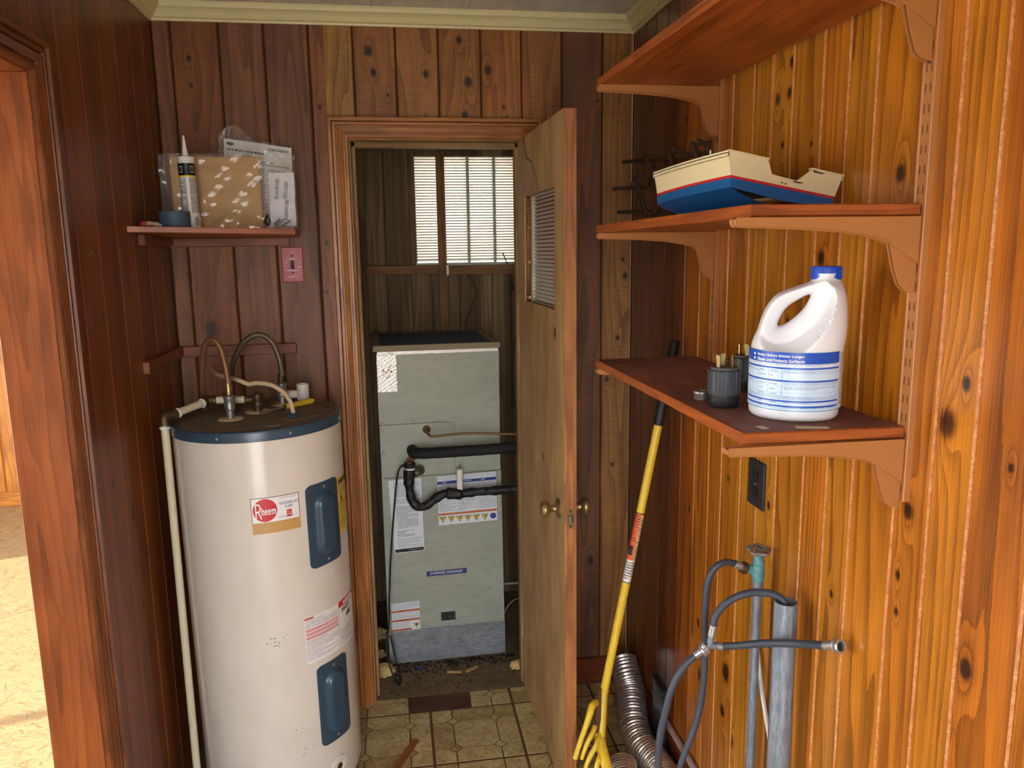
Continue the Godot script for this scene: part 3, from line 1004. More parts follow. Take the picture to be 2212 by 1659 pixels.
func tile_pieces() -> Array:
	var s := 0.3065
	var a := 0.0765     # diamond centres at a and s - a
	var d := 0.022      # half diagonal of a diamond
	var g := 0.0023     # half a joint
	var e := 0.005      # half the double joint round a module
	var b := s - a
	var out := []
	for q in [Vector2(a, a), Vector2(b, a), Vector2(a, b), Vector2(b, b)]:
		out.append([q + Vector2(-d + g * 1.4, 0), q + Vector2(0, -d + g * 1.4), q + Vector2(d - g * 1.4, 0), q + Vector2(0, d - g * 1.4)])
	var k := d + g * 0.6
	out.append([Vector2(a + g, a + k), Vector2(a + k, a + g), Vector2(b - k, a + g), Vector2(b - g, a + k), Vector2(b - g, b - k), Vector2(b - k, b - g), Vector2(a + k, b - g), Vector2(a + g, b - k)])
	for t in 4:
		var turn := func(p: Vector2) -> Vector2: return Vector2(s / 2, s / 2) + (p - Vector2(s / 2, s / 2)).rotated(t * PI / 2)
		var edge := []
		for p in [Vector2(a + g, e), Vector2(b - g, e), Vector2(b - g, a - k), Vector2(b - k, a - g), Vector2(a + k, a - g), Vector2(a + g, a - k)]: edge.append(turn.call(p))
		out.append(edge)
		var corner := []
		for p in [Vector2(e, e), Vector2(a - g, e), Vector2(a - g, a - k), Vector2(a - k, a - g), Vector2(e, a - g)]: corner.append(turn.call(p))
		out.append(corner)
	return out

func tile_mesh(st: SurfaceTool, poly: PackedVector2Array) -> void:
	var tri := Geometry2D.triangulate_polygon(poly)
	for i in range(0, tri.size(), 3):
		var p := []
		for k in 3: p.append(Vector3(poly[tri[i + k]].x, 0.0, poly[tri[i + k]].y))
		T(st, p[0], p[1], p[2], Vector3.UP, Vector3.UP, Vector3.UP, Vector2(p[0].x, p[0].z) * 1.7, Vector2(p[1].x, p[1].z) * 1.7, Vector2(p[2].x, p[2].z) * 1.7)
	var cc := Vector2.ZERO
	for p in poly: cc += p / poly.size()
	for i in poly.size():
		var a := poly[i]
		var b := poly[(i + 1) % poly.size()]
		var m := (a + b) / 2 - cc
		fq(st, Vector3(a.x, 0, a.y), Vector3(b.x, 0, b.y), Vector3(b.x, -0.002, b.y), Vector3(a.x, -0.002, a.y), Vector3(m.x, 0, m.y))

func next_room() -> void:
	# the bright room beyond the left doorway: OSB floor, pine wall at its far end, a wide glass door opposite
	var st := S()
	for q in [[-4.3, XL - 0.02, -2.9, ZF]]:
		var v := [Vector3(q[0], 0, q[2]), Vector3(q[1], 0, q[2]), Vector3(q[1], 0, q[3]), Vector3(q[0], 0, q[3])]
		for t in [[0, 1, 2], [0, 2, 3]]:
			T(st, v[t[0]], v[t[1]], v[t[2]], Vector3.UP, Vector3.UP, Vector3.UP, Vector2(v[t[0]].x, v[t[0]].z) * 0.82, Vector2(v[t[1]].x, v[t[1]].z) * 0.82, Vector2(v[t[2]].x, v[t[2]].z) * 0.82)
	bx(st, Vector3(-4.3, -0.1, -2.9), Vector3(XL - 0.02, -0.001, ZF))
	struct("floor_next_room", st, M.osb)
	st = S()
	bx(st, Vector3(-4.3, -0.1, -2.95), Vector3(XL - 0.11, H, -2.82))
	var wf := struct("wall_far", st, M.dark)
	grain_axis = 1
	for i in 28:
		st = S()
		jitter()
		var x := -4.2 + 0.12 * i
		bx(st, Vector3(x + 0.001, 0.0, -2.83), Vector3(x + 0.119, H, -2.807), 0.006)
		mk("board", st, M.pine, wf)
	st = S()
	grain_axis = 0
	bx(st, Vector3(-4.2, 0.001, -2.808), Vector3(XL - 0.12, 0.10, -2.79), 0.005)
	struct("baseboard_far", st, M.pine)
	st = S()
	bx(st, Vector3(-4.32, -0.1, -2.9), Vector3(-4.2, H, -1.4))
	bx(st, Vector3(-4.32, -0.1, 2.4), Vector3(-4.2, H, ZF + 0.1))
	bx(st, Vector3(-4.32, 2.10, -1.4), Vector3(-4.2, H, 2.4))
	bx(st, Vector3(-4.32, -0.1, -1.4), Vector3(-4.2, 0.08, 2.4))
	struct("wall_glazed", st, M.plaster)
	st = S()
	for q in [[-1.4, -1.35], [0.475, 0.525], [2.35, 2.4]]: bx(st, Vector3(-4.29, 0.08, q[0]), Vector3(-4.23, 2.10, q[1]), 0.004)
	for q in [[0.08, 0.13], [2.05, 2.10]]: bx(st, Vector3(-4.29, q[0], -1.4), Vector3(-4.23, q[1], 2.4), 0.004)
	var wg := struct("window_side", st, M.white)
	for q in [[-1.36, 0.485], [0.515, 2.36]]:
		st = S()
		bx(st, Vector3(-4.262, 0.12, q[0]), Vector3(-4.257, 2.06, q[1]))
		mk("pane", st, M.glass, wg)
	st = S()
	bx(st, Vector3(-4.32, -0.1, ZF), Vector3(XL - 0.11, H, ZF + 0.12))
	struct("wall_near", st, M.plaster)
	st = S()
	bx(st, Vector3(-4.32, H, -2.95), Vector3(XL - 0.11, H + 0.1, ZF + 0.12))
	struct("ceiling_next_room", st, M.plaster)
	st = S()
	bx(st, Vector3(XL - 0.118, -0.1, -2.9), Vector3(XL - 0.105, H, -0.01))
	struct("wall_shared", st, M.plaster)
	st = S()
	bx(st, Vector3(XL - 0.118, 0.0, -0.01), Vector3(XL - 0.108, H, 0.914))
	struct("wall_next_side", st, M.plaster)
	# the yard that the glass doors and the louvres look out on
	st = S()
	bx(st, Vector3(-60, -0.40, -60), Vector3(60, -0.15, 60))
	struct("ground", st, mat(C(186, 176, 156), 0.9))

func furnace_closet() -> void:
	# unpainted boards, a stud and a rail, and the louvred vent to the outside
	var z := -0.87
	var x0 := -0.19
	var x1 := 0.66
	var st := S()
	var L := [0.112, 0.592, 1.612, 2.085]      # vent opening
	bx(st, Vector3(x0 - 0.1, -0.1, z - 0.10), Vector3(L[0], H, z - 0.02))
	bx(st, Vector3(L[1], -0.1, z - 0.10), Vector3(x1 + 0.1, H, z - 0.02))
	bx(st, Vector3(L[0], -0.1, z - 0.10), Vector3(L[1], L[2], z - 0.02))
	bx(st, Vector3(L[0], L[3], z - 0.10), Vector3(L[1], H, z - 0.02))
	var w := struct("wall_closet_back", st, M.stud)
	var f := func(s: float, y: float, d: float) -> Vector3: return Vector3(s, y, z + d)
	var edges := [-0.19, -0.112, -0.024, 0.085, 0.178, 0.255, 0.302, 0.375, 0.455, 0.54, 0.60, 0.66]
	for i in edges.size() - 1:
		var a: float = edges[i]
		var b: float = edges[i + 1]
		var rects := [[a, b, 0.0, H]]
		if b > L[0] and a < L[1]:
			rects = [[maxf(a, L[0]), minf(b, L[1]), 0.0, L[2]], [maxf(a, L[0]), minf(b, L[1]), L[3], H]]
			if a < L[0]: rects.append([a, L[0], 0.0, H])
			if b > L[1]: rects.append([L[1], b, 0.0, H])
		plank("board", w, M.closet, f, a, b, rects, 1.0, 0.002, 0.0008, -0.35)
	st = S()
	bx(st, Vector3(x0 - 0.1, -0.1, z - 0.1), Vector3(x0, H, -0.111))
	var wl := struct("wall_closet_left", st, M.stud)
	for i in 6:
		var a := z + 0.001 + 0.126 * i
		plank("board", wl, M.closet, func(s: float, y: float, d: float) -> Vector3: return Vector3(x0 + 0.011 + d, y, s), a, a + 0.126, [[a, a + 0.126, 0.0, H]], 1.0, 0.002, 0.0008, -1.0)
	st = S()
	bx(st, Vector3(x1, -0.1, z - 0.1), Vector3(x1 + 0.1, H, -0.111))
	var wr := struct("wall_closet_right", st, M.stud)
	for i in 6:
		var a := z + 0.001 + 0.126 * i
		plank("board", wr, M.closet, func(s: float, y: float, d: float) -> Vector3: return Vector3(x1 - 0.011 - d, y, s), a, a + 0.126, [[a, a + 0.126, 0.0, H]], 1.0, 0.002, 0.0008, -1.3)
	st = S()
	bx(st, Vector3(x0 - 0.1, H, z - 0.1), Vector3(x1 + 0.1, H + 0.1, -0.11))
	struct("ceiling_closet", st, M.stud)
	st = S()
	for t in [[0, 1, 2], [0, 2, 3]]:
		var v := [Vector3(x0, 0, z), Vector3(x1, 0, z), Vector3(x1, 0, -0.012), Vector3(x0, 0, -0.012)]
		T(st, v[t[0]], v[t[1]], v[t[2]], Vector3.UP, Vector3.UP, Vector3.UP, Vector2(v[t[0]].x, v[t[0]].z) * 1.3, Vector2(v[t[1]].x, v[t[1]].z) * 1.3, Vector2(v[t[2]].x, v[t[2]].z) * 1.3)
	bx(st, Vector3(x0 - 0.1, -0.1, z - 0.1), Vector3(x1 + 0.1, -0.002, -0.11))
	struct("floor_closet", st, M.subfloor)
	# framing
	st = S()
	grain_axis = 1
	jitter()
	bx(st, Vector3(0.2085, 0.0, z + 0.001), Vector3(0.2455, H, z + 0.032), 0.002)
	mk("stud", st, M.stud, w)
	st = S()
	grain_axis = 0
	jitter()
	bx(st, Vector3(-0.118, 1.567, z + 0.001), Vector3(0.208, 1.606, z + 0.03), 0.002)
	mk("rail", st, M.stud, w)
	st = S()
	jitter()
	bx(st, Vector3(0.246, 1.560, z + 0.001), Vector3(x1, 1.602, z + 0.03), 0.002)
	mk("rail", st, M.stud, w)
	# vent: frame, mullions and four columns of blades
	st = S()
	bx(st, Vector3(L[0] - 0.004, L[2] - 0.012, z - 0.03), Vector3(L[1] + 0.004, L[2] + 0.004, z + 0.003), 0.001)
	bx(st, Vector3(L[0] - 0.004, L[3] - 0.004, z - 0.03), Vector3(L[1] + 0.004, L[3] + 0.010, z - 0.008), 0.001)
	bx(st, Vector3(L[0] - 0.01, L[2], z - 0.03), Vector3(L[0] + 0.003, L[3], z - 0.008), 0.001)
	bx(st, Vector3(L[1] - 0.003, L[2], z - 0.03), Vector3(L[1] + 0.01, L[3], z - 0.008), 0.001)
	M.vent = mat(C(230, 223, 210), 0.6)
	M.vent_bar = mat(C(186, 192, 176), 0.5)
	var vent := struct("window_louvre", st, M.vent_bar)
	for i in 3:
		st = S()
		var x: float = L[0] + 0.12 * (i + 1)
		bx(st, Vector3(x - 0.0065, L[2], z - 0.026), Vector3(x + 0.0065, L[3], z - 0.010), 0.002)
		mk("mullion", st, M.vent_bar, vent)
	st = S()
	var n := 38
	var pitch: float = (L[3] - L[2] - 0.008) / n
	# one blade: a short lip towards us, then sloping down to the outside, with rolled ends
	for side in [0.0, 0.0008]:
		grid(st, 8, 4, func(u: float, v: float) -> Vector3:
			var e := 1.0
			var k := maxf(0.0, (v - 0.25) / 0.75)
			return Vector3((u - 0.5) * 0.119, 0.0032 * (v / 0.25 if v < 0.25 else 1.0) - 0.0118 * k * e + side, -0.0006 * minf(v * 4.0, 1.0) - 0.0150 * k - (side if v < 0.25 else 0.0)), side > 0.0)
	st.index()
	var blade := st.commit()
	for i in 4:
		for j in n:
			var b := mk("slat", blade, M.vent, vent)
			b.position = Vector3(L[0] + 0.06 + 0.12 * i, L[2] + 0.009 + pitch * (j + 0.7), z - 0.009)

func closet_door() -> void:
	# open inwards to the room by about a right angle; built flat, then hung on its hinges
	var d := Node3D.new()
	d.name = "door_1"
	d.set_meta("kind", "structure")
	add_child(d)
	var W := 0.645
	var h0 := 0.008
	var h1 := 2.036
	var u0 := 0.110
	var u1 := 0.540
	var v0 := 1.497
	var v1 := 1.843
	var t := 0.036
	var skin := func(zf: float, zb: float, out: float, a0: float, a1: float) -> SurfaceTool:
		var st := S()
		for q in [[0.0, a0, h0, h1], [a1, W - 0.0005, h0, h1], [a0, a1, h0, v0], [a0, a1, v1, h1]]:
			for zz in [zf, zb]:
				var n := Vector3(0, 0, out if zz == zf else -out)
				var v := [Vector3(q[0], q[2], zz), Vector3(q[1], q[2], zz), Vector3(q[1], q[3], zz), Vector3(q[0], q[3], zz)]
				var uv := []
				for p in v: uv.append(Vector2(p.x / W, 1.0 - p.y / h1))
				T(st, v[0], v[1], v[2], n, n, n, uv[0], uv[1], uv[2])
				T(st, v[0], v[2], v[3], n, n, n, uv[0], uv[2], uv[3])
		for q in [[a0, v0, a0, v1, 1, 0], [a1, v0, a1, v1, -1, 0], [a0, v0, a1, v0, 0, 1], [a0, v1, a1, v1, 0, -1]]:
			fq(st, Vector3(q[0], q[1], zf), Vector3(q[2], q[3], zf), Vector3(q[2], q[3], zb), Vector3(q[0], q[1], zb), Vector3(q[4], q[5], 0))
		return st
	grain_axis = 1
	mk("face_panel", skin.call(0.0, -0.004, 1.0, u0, u1), M.door, d)
	mk("face_panel", skin.call(-t, -t + 0.004, -1.0, 0.075, 0.54), M.door, d)
	# solid edges round the core
	for q in [[0.0, 0.04, h0, h1], [W - 0.055, W, h0, h1], [0.04, W - 0.055, h0, 0.08], [0.04, W - 0.055, h1 - 0.06, h1], [0.04, W - 0.055, 1.40, v0 - 0.001], [0.04, W - 0.055, v1 + 0.001, 1.93]]:
		var st := S()
		jitter()
		bx(st, Vector3(q[0], q[2], -t + 0.0042), Vector3(q[1] + 0.0001, q[3], -0.0042), 0.0)
		mk("core_stile" if q[3] - q[2] > 1.0 else "core_rail", st, M.door_edge, d)
	var st := S()
	jitter()
	bx(st, Vector3(W - 0.001, h0, -t - 0.0005), Vector3(W + 0.004, h1, 0.0005), 0.001)
	mk("edge_strip", st, M.door_edge, d)
	# the cut through the hollow core: battens at the hinge end, a blade grille on the far face
	st = S()
	bx(st, Vector3(0.158, v0, -0.020), Vector3(0.170, v1, -0.010), 0.001)
	mk("batten", st, M.raw, d)
	for y in [1.742, 1.629, 1.512]:
		st = S()
		grain_axis = 0
		jitter()
		bx(st, Vector3(0.111, y - 0.006, -0.018), Vector3(0.159, y + 0.004, -0.002), 0.001)
		mk("batten", st, M.raw, d)
	for q in [[1.806, 0.03, 0.20], [1.527, 0.02, 0.20], [1.80, 0.52, 0.575], [1.52, 0.52, 0.575]]:
		st = S()
		cyl(st, Vector3(q[1] + 0.08, q[0], -0.006 if q[1] < 0.3 else 0.001), Vector3(q[2], q[0] - 0.004, -0.007 if q[1] < 0.3 else 0.001), 0.0012, 6)
		mk("nail", st, M.screw, d)
	var vent := Node3D.new()
	vent.name = "vent_grille"
	d.add_child(vent)
	st = S()
	for q in [[0.1705, 0.178, v0, v1], [0.532, u1, v0, v1], [0.178, 0.532, v0, v0 + 0.006], [0.178, 0.532, v1 - 0.006, v1]]:
		bx(st, Vector3(q[0], q[2], -0.027), Vector3(q[1], q[3], -0.013), 0.001)
	mk("grille_frame", st, M.vent_bar, vent)
	st = S()
	grid(st, 4, 3, func(u: float, v: float) -> Vector3: return Vector3(0.176 + 0.358 * u, 0.0086 * (v - 0.5), -0.020 + 0.0076 * (0.5 - v)))
	grid(st, 4, 3, func(u: float, v: float) -> Vector3: return Vector3(0.176 + 0.358 * u, 0.0086 * (v - 0.5) - 0.0007, -0.020 + 0.0076 * (0.5 - v) - 0.0007), true)
	st.index()
	var blade := st.commit()
	for j in 27:
		var b := mk("slat", blade, M.white, vent)
		b.position = Vector3(0, v0 + 0.010 + (v1 - v0 - 0.016) / 27.0 * (j + 0.4), 0)
	# brass knobs, rose and latch plate
	var kp := [[0.0, 0.058], [0.012, 0.0575], [0.021, 0.054], [0.0255, 0.047], [0.0255, 0.040], [0.020, 0.033], [0.012, 0.028], [0.010, 0.020], [0.011, 0.012], [0.014, 0.008]]
	kp.reverse()
	for s in [1.0, -1.0]:
		var k := Node3D.new()
		k.name = "door_knob"
		d.add_child(k, true)
		var base := Vector3(W - 0.062, 0.914, 0.0 if s > 0 else -t)
		st = S()
		lathe(st, [[0.032, 0.0], [0.032, 0.002], [0.027, 0.006], [0.016, 0.010], [0.0, 0.011]], 28, frame(base, Vector3(0, 0, s)))
		mk("rose", st, M.brass, k)
		st = S()
		lathe(st, kp, 28, frame(base, Vector3(0, 0, s)))
		mk("knob", st, M.brass, k)
	st = S()
	bx(st, Vector3(W + 0.0035, 0.874, -t / 2 - 0.0125), Vector3(W + 0.0055, 0.932, -t / 2 + 0.0125), 0.0008)
	var lp := mk("latch_plate", st, M.brass, d)
	st = S()
	prism(st, PackedVector2Array([Vector2(0.0, -0.009), Vector2(0.010, 0.0), Vector2(0.010, 0.005), Vector2(0.0, 0.009)]), 0.893, 0.913, Transform3D(Basis(Vector3(1, 0, 0), Vector3(0, 0, 1), Vector3(0, 1, 0)), Vector3(W + 0.005, 0, -t / 2)))
	mk("latch_bolt", st, M.steel, lp)
	for y in [0.881, 0.925]:
		st = S()
		lathe(st, [[0.0035, 0.0], [0.0035, 0.0006], [0.0, 0.0010]], 10, frame(Vector3(W + 0.0055, y, -t / 2), Vector3(1, 0, 0)))
		mk("screw_head", st, M.rust, lp)
	var dx := Vector3(0.0294, 0, 0.99957)
	d.transform = Transform3D(Basis(dx, Vector3.UP, dx.cross(Vector3.UP)), Vector3(0.443, 0, -0.021))

# ------------------------------------------------------------------ water heater
const TX := -0.400
const TZ := 0.3536
const TR := 0.240
const TT := 1.195

func lean(p: Vector3) -> Vector3:
	# the tank stands a little out of plumb (0.8 degrees towards the left wall)
	return Vector3(TX, 0, TZ) + Basis(Vector3.BACK, 0.01286) * (p - Vector3(TX, 0, TZ))

func on_tank(deg: float, y: float, off: float) -> Vector3:
	var a := deg_to_rad(deg)
	return lean(Vector3(TX + sin(a) * (TR + off), y, TZ + cos(a) * (TR + off)))

func tank_patch(a0: float, a1: float, y0: float, y1: float, off: float, nu := 10) -> SurfaceTool:
	# a sticker bent round the tank: front, and edges down to the shell
	var st := S()
	grid(st, nu, 2, func(u: float, v: float) -> Vector3: return on_tank(lerpf(a0, a1, u), lerpf(y1, y0, v), off), true)
	for k in nu:
		for y in [y0, y1]:
			var p := on_tank(lerpf(a0, a1, float(k) / nu), y, off)
			var q := on_tank(lerpf(a0, a1, float(k + 1) / nu), y, off)
			fq(st, p, q, on_tank(lerpf(a0, a1, float(k + 1) / nu), y, 0), on_tank(lerpf(a0, a1, float(k) / nu), y, 0), Vector3.UP * (1 if y == y1 else -1))
	return st

func tank_text(st: SurfaceTool, s: String, deg: float, y: float, size: Vector2, off: float, face := "Droid Sans Bold", slant := 0.0) -> void:
	letters(st, s, size, func(px: float, py: float, hh: float) -> Vector3: return on_tank(deg + rad_to_deg(px / TR), y + py, off + hh), face, slant)

func access_panel(t: Node3D, a0: float, a1: float, y0: float, y1: float) -> void:
	# dark cover with rounded corners and a raised oblong ridge
	var w := deg_to_rad(a1 - a0) * TR
	var h := y1 - y0
	var rc := 0.016
	var edge := func(u: float, v: float, off: float) -> Vector3:
		var dv := minf(v, 1.0 - v) * h
		var inset: float = rc - sqrt(maxf(0.0, rc * rc - pow(maxf(0.0, rc - dv), 2))) if dv < rc else 0.0
		var x := lerpf(inset, w - inset, u)
		return on_tank(a0 + rad_to_deg(x / TR), y1 - v * h, off)
	var top := func(u: float, v: float) -> Vector3:
		var x := (u - 0.5) * w
		var y := (v - 0.5) * h
		var r := 0.036
		var dy: float = maxf(0.0, absf(y) - (h / 2 - 0.030 - r))
		var q := sqrt(x * x + dy * dy) - r
		return edge.call(u, v, 0.004 + 0.016 * (1.0 - smoothstep(-0.012, 0.002, q)))
	var st := S()
	grid(st, 26, 56, top, true)
	for k in 40:
		for u in [0.0, 1.0]:
			fq(st, edge.call(u, k / 40.0, 0.004), edge.call(u, (k + 1) / 40.0, 0.004), edge.call(u, (k + 1) / 40.0, 0.0), edge.call(u, k / 40.0, 0.0), edge.call(u, 0.5, 0) - edge.call(0.5, 0.5, 0))
	for k in 20:
		for v in [0.0, 1.0]:
			fq(st, edge.call(k / 20.0, v, 0.004), edge.call((k + 1) / 20.0, v, 0.004), edge.call((k + 1) / 20.0, v, 0.0), edge.call(k / 20.0, v, 0.0), edge.call(0.5, v, 0) - edge.call(0.5, 0.5, 0))
	var p := mk("access_cover", st, M.navy, t)
	for v in [0.055, 0.945]:
		st = S()
		var c := on_tank((a0 + a1) / 2, y1 - v * h, 0.004)
		lathe(st, [[0.0045, 0.0], [0.004, 0.0018], [0.0, 0.0025]], 10, frame(c, c - lean(Vector3(TX, c.y, TZ))))
		mk("screw_head", st, M.screw, p)

func water_heater_things() -> void:
	var t := thing("water_heater", "tall cream cylindrical electric water heater with dark blue covers and a dusty lid", "water heater", Vector3(TX, 0, TZ))
	var lx := Transform3D(Basis(Vector3.BACK, 0.01286), Vector3(TX, 0, TZ))
	var st := S()
	lathe(st, [[0.0, 0.035], [0.222, 0.035], [0.234, 0.040], [TR, 0.062], [TR, 0.4], [TR, 0.8], [TR, 1.166], [0.0, 1.166]], 96, lx)
	mk("tank_jacket", st, M.cream, t)
	st = S()
	lathe(st, [[0.0, 0.0], [0.226, 0.0], [0.228, 0.004], [0.228, 0.036], [0.0, 0.036]], 64, lx)
	mk("base_ring", st, M.navy, t)
	st = S()
	lathe(st, [[TR, 1.166], [0.2445, 1.166], [0.2445, 1.189], [0.2425, 1.194], [0.236, 1.1955], [0.228, 1.1955]], 96, lx)
	var lid := mk("lid_rim", st, M.navy, t)
	lid.set_meta("label", "dark blue rim of the lid")
	st = S()
	lathe(st, [[0.229, 1.1952], [0.2, 1.1962], [0.0, 1.1965]], 64, lx)
	var top := mk("lid_top", st, M.dusty, t)
	top.set_meta("label", "brown dusty top of the lid")
	for a in [-70, -16.6, 29.6, 80, 108, 150, 200, 260]:
		st = S()
		var c := on_tank(a, 1.179, 0.0045)
		lathe(st, [[0.0042, 0.0], [0.0036, 0.002], [0.0, 0.003]], 10, frame(c, c - lean(Vector3(TX, 1.179, TZ))))
		mk("lid_screw", st, M.screw, lid)
	# round escutcheon plates, plugs and the wiring cover on the lid
	for q in [[-0.481, 0.414, 0.036], [-0.360, 0.22, 0.036], [-0.419, 0.322, 0.038]]:
		st = S()
		lathe(st, [[q[2], 0.0], [q[2], 0.0015], [q[2] - 0.002, 0.0028], [0.010, 0.004], [0.0, 0.004]], 28, Transform3D(Basis.IDENTITY, Vector3(q[0], 1.196, q[1])))
		mk("pipe_escutcheon", st, M.conduit, top)
	for q in [[-0.343, 0.53], [-0.215, 0.352]]:
		st = S()
		lathe(st, [[0.020, 0.0], [0.020, 0.002], [0.018, 0.004], [0.013, 0.004], [0.012, 0.0025], [0.0, 0.0025]], 24, Transform3D(Basis.IDENTITY, Vector3(q[0], 1.196, q[1])))
		mk("plug_cap", st, M.dusty, top)
	st = S()
	bx(st, Vector3(-0.055, 0.0, -0.034), Vector3(0.055, 0.003, 0.034), 0.002, Transform3D(Basis(Vector3.UP, 0.75), Vector3(-0.277, 1.1962, 0.425)))
	mk("wiring_cover", st, M.dusty, top)
	access_panel(t, 36.9, 67.4, 0.768, 1.016)
	access_panel(t, 35.4, 63.9, 0.207, 0.465)
	# maker's label
	var im := sheet(256, 200, C(240, 240, 240))
	for q in [[0, 0, 256, 3], [0, 0, 3, 200], [253, 0, 3, 200]]: im.fill_rect(Rect2i(q[0], q[1], q[2], q[3]), C(40, 44, 84))
	im.fill_rect(Rect2i(0, 138, 256, 62), C(198, 156, 92))
	small_print(im, Rect2i(150, 10, 96, 10), 2, C(120, 120, 130), 3)
	small_print(im, Rect2i(140, 112, 106, 16), 3, C(120, 120, 130), 4)
	var lab := mk("maker_label", tank_patch(0.8, 32.2, 0.904, 1.007, 0.0008, 14), mat(Color(1, 1, 1), 0.4, 0.0, tex(im)), t)
	st = S()
	grid(st, 30, 2, func(u: float, v: float) -> Vector3:
		var hh := 0.0325 * sqrt(maxf(0.0, 1.0 - pow(2 * u - 1, 2)))
		return on_tank(9.6 + rad_to_deg(0.0325 * (2 * u - 1) / TR), 0.9705 + hh * (1 - 2 * v), 0.0012), true)
	var oval := mk("red_oval", st, mat(C(206, 34, 48), 0.4), lab)
	st = S()
	tank_text(st, "R", 5.4, 0.969, Vector2(0.017, 0.044), 0.0016, "Droid Sans", 0.0)
	tank_text(st, "heem", 11.8, 0.968, Vector2(0.038, 0.022), 0.0016, "Droid Sans Bold")
	mk("lettering", st, M.ink_white, lab)
	st = S()
	tank_text(st, "RHEEMGLAS", 25.0, 0.9845, Vector2(0.052, 0.0080), 0.0012, "Droid Sans")
	tank_text(st, "FURY", 25.0, 0.9735, Vector2(0.022, 0.0075), 0.0012, "Droid Sans")
	mk("lettering", st, mat(C(40, 60, 120), 0.5), lab)
	st = S()
	grid(st, 8, 4, func(u: float, v: float) -> Vector3: return on_tank(25.0 + rad_to_deg((u - 0.5) * 0.0145 / TR), 0.9635 - 0.020 * v, 0.0011), true)
	mk("red_shield", st, mat(C(206, 34, 48), 0.4), lab)
	st = S()
	for r in [[0.0062, 0.0050], [0.0036, 0.0024]]:
		grid(st, 16, 1, func(u: float, v: float) -> Vector3:
			var a: float = PI * (0.02 + 0.96 * u)
			var rr: float = r[0] if v == 0 else r[1]
			return on_tank(25.0 + rad_to_deg(-cos(a) * rr / TR), 0.9475 + sin(a) * rr, 0.0014), true)
	grid(st, 8, 1, func(u: float, v: float) -> Vector3: return on_tank(25.0 + rad_to_deg((u - 0.5) * 0.0125 / TR), 0.9585 - 0.0012 * v, 0.0014), true)
	mk("arc_emblem", st, M.ink_white, lab)
	# yellow energy label
	im = sheet(128, 192, C(238, 204, 60))
	small_print(im, Rect2i(6, 32, 116, 30), 4, C(70, 60, 20), 6)
	small_print(im, Rect2i(6, 92, 116, 90), 11, C(70, 60, 20), 7)
	im.fill_rect(Rect2i(4, 84, 120, 2), C(30, 26, 12))
	var en := mk("energy_label", tank_patch(69.4, 97.0, 0.830, 1.004, 0.0008), mat(Color(1, 1, 1), 0.45, 0.0, tex(im)), t)
	st = S()
	tank_text(st, "ENERGYGUIDE", 83.3, 0.989, Vector2(0.105, 0.016), 0.0012)
	tank_text(st, "$", 75.0, 0.938, Vector2(0.0, 0.024), 0.0012)
	mk("lettering", st, M.ink, en)
	# warning labels above the lower cover
	im = sheet(256, 220, C(240, 238, 238))
	im.fill_rect(Rect2i(2, 2, 60, 8), C(190, 60, 70))
	small_print(im, Rect2i(6, 14, 244, 40), 5, C(110, 110, 120), 11)
	for k in 3:
		im.fill_rect(Rect2i(6, 56 + k * 18, 244, 14), C(226, 170, 172))
		small_print(im, Rect2i(8, 58 + k * 18, 240, 12), 2, C(176, 70, 80), 20 + k)
	small_print(im, Rect2i(6, 112, 244, 100), 12, C(110, 110, 120), 12)
	mk("warning_label", tank_patch(29.2, 59.0, 0.486, 0.628, 0.0008, 14), mat(Color(1, 1, 1), 0.4, 0.0, tex(im)), t)
	im = sheet(128, 200, C(240, 238, 238))
	im.fill_rect(Rect2i(0, 0, 128, 26), C(206, 34, 48))
	small_print(im, Rect2i(6, 122, 116, 70), 8, C(90, 90, 100), 13)
	var dg := mk("danger_label", tank_patch(60.2, 87.0, 0.482, 0.628, 0.0008), mat(Color(1, 1, 1), 0.4, 0.0, tex(im)), t)
	st = S()
	tank_text(st, "DANGER", 74.0, 0.6185, Vector2(0.070, 0.0095), 0.0012)
	mk("lettering", st, M.ink_white, dg)
	st = S()
	tank_text(st, "HOT", 69.5, 0.598, Vector2(0.05, 0.013), 0.0012)
	# a hand held over water
	var hand := PackedVector2Array([Vector2(-0.018, 0.0), Vector2(-0.004, 0.010), Vector2(0.010, 0.013), Vector2(0.011, 0.009), Vector2(0.004, 0.007), Vector2(0.014, 0.005), Vector2(0.014, 0.002), Vector2(0.004, 0.003), Vector2(0.012, -0.002), Vector2(0.011, -0.005), Vector2(0.0, -0.001), Vector2(-0.014, -0.006)])
	var tri := Geometry2D.triangulate_polygon(hand)
	for i in range(0, tri.size(), 3):
		var p := []
		for k in 3: p.append(on_tank(73.5 + rad_to_deg(hand[tri[i + k]].x / TR), 0.572 + hand[tri[i + k]].y, 0.0014))
		ft(st, p[0], p[1], p[2], p[0] - Vector3(TX, p[0].y, TZ))
	mk("lettering", st, M.ink, dg)
	# drain outlet at the foot, with its rusty hole, and the jacket seam
	st = S()
	var dc := on_tank(49.6, 0.112, -0.004)
	var dn := (dc - lean(Vector3(TX, 0.112, TZ))).normalized()
	lathe(st, [[0.034, 0.0], [0.034, 0.0052], [0.032, 0.006], [0.018, 0.006], [0.016, 0.003], [0.0155, -0.002]], 32, frame(dc, dn))
	var dr := mk("drain_plate", st, M.cream, t)
	st = S()
	lathe(st, [[0.0155, 0.0], [0.0155, 0.002], [0.0, 0.002]], 24, frame(dc, dn))
	lathe(st, [[0.010, 0.0], [0.010, 0.006], [0.006, 0.007], [0.0, 0.007]], 12, frame(dc, dn))
	mk("drain_valve", st, M.brass_dark, dr)
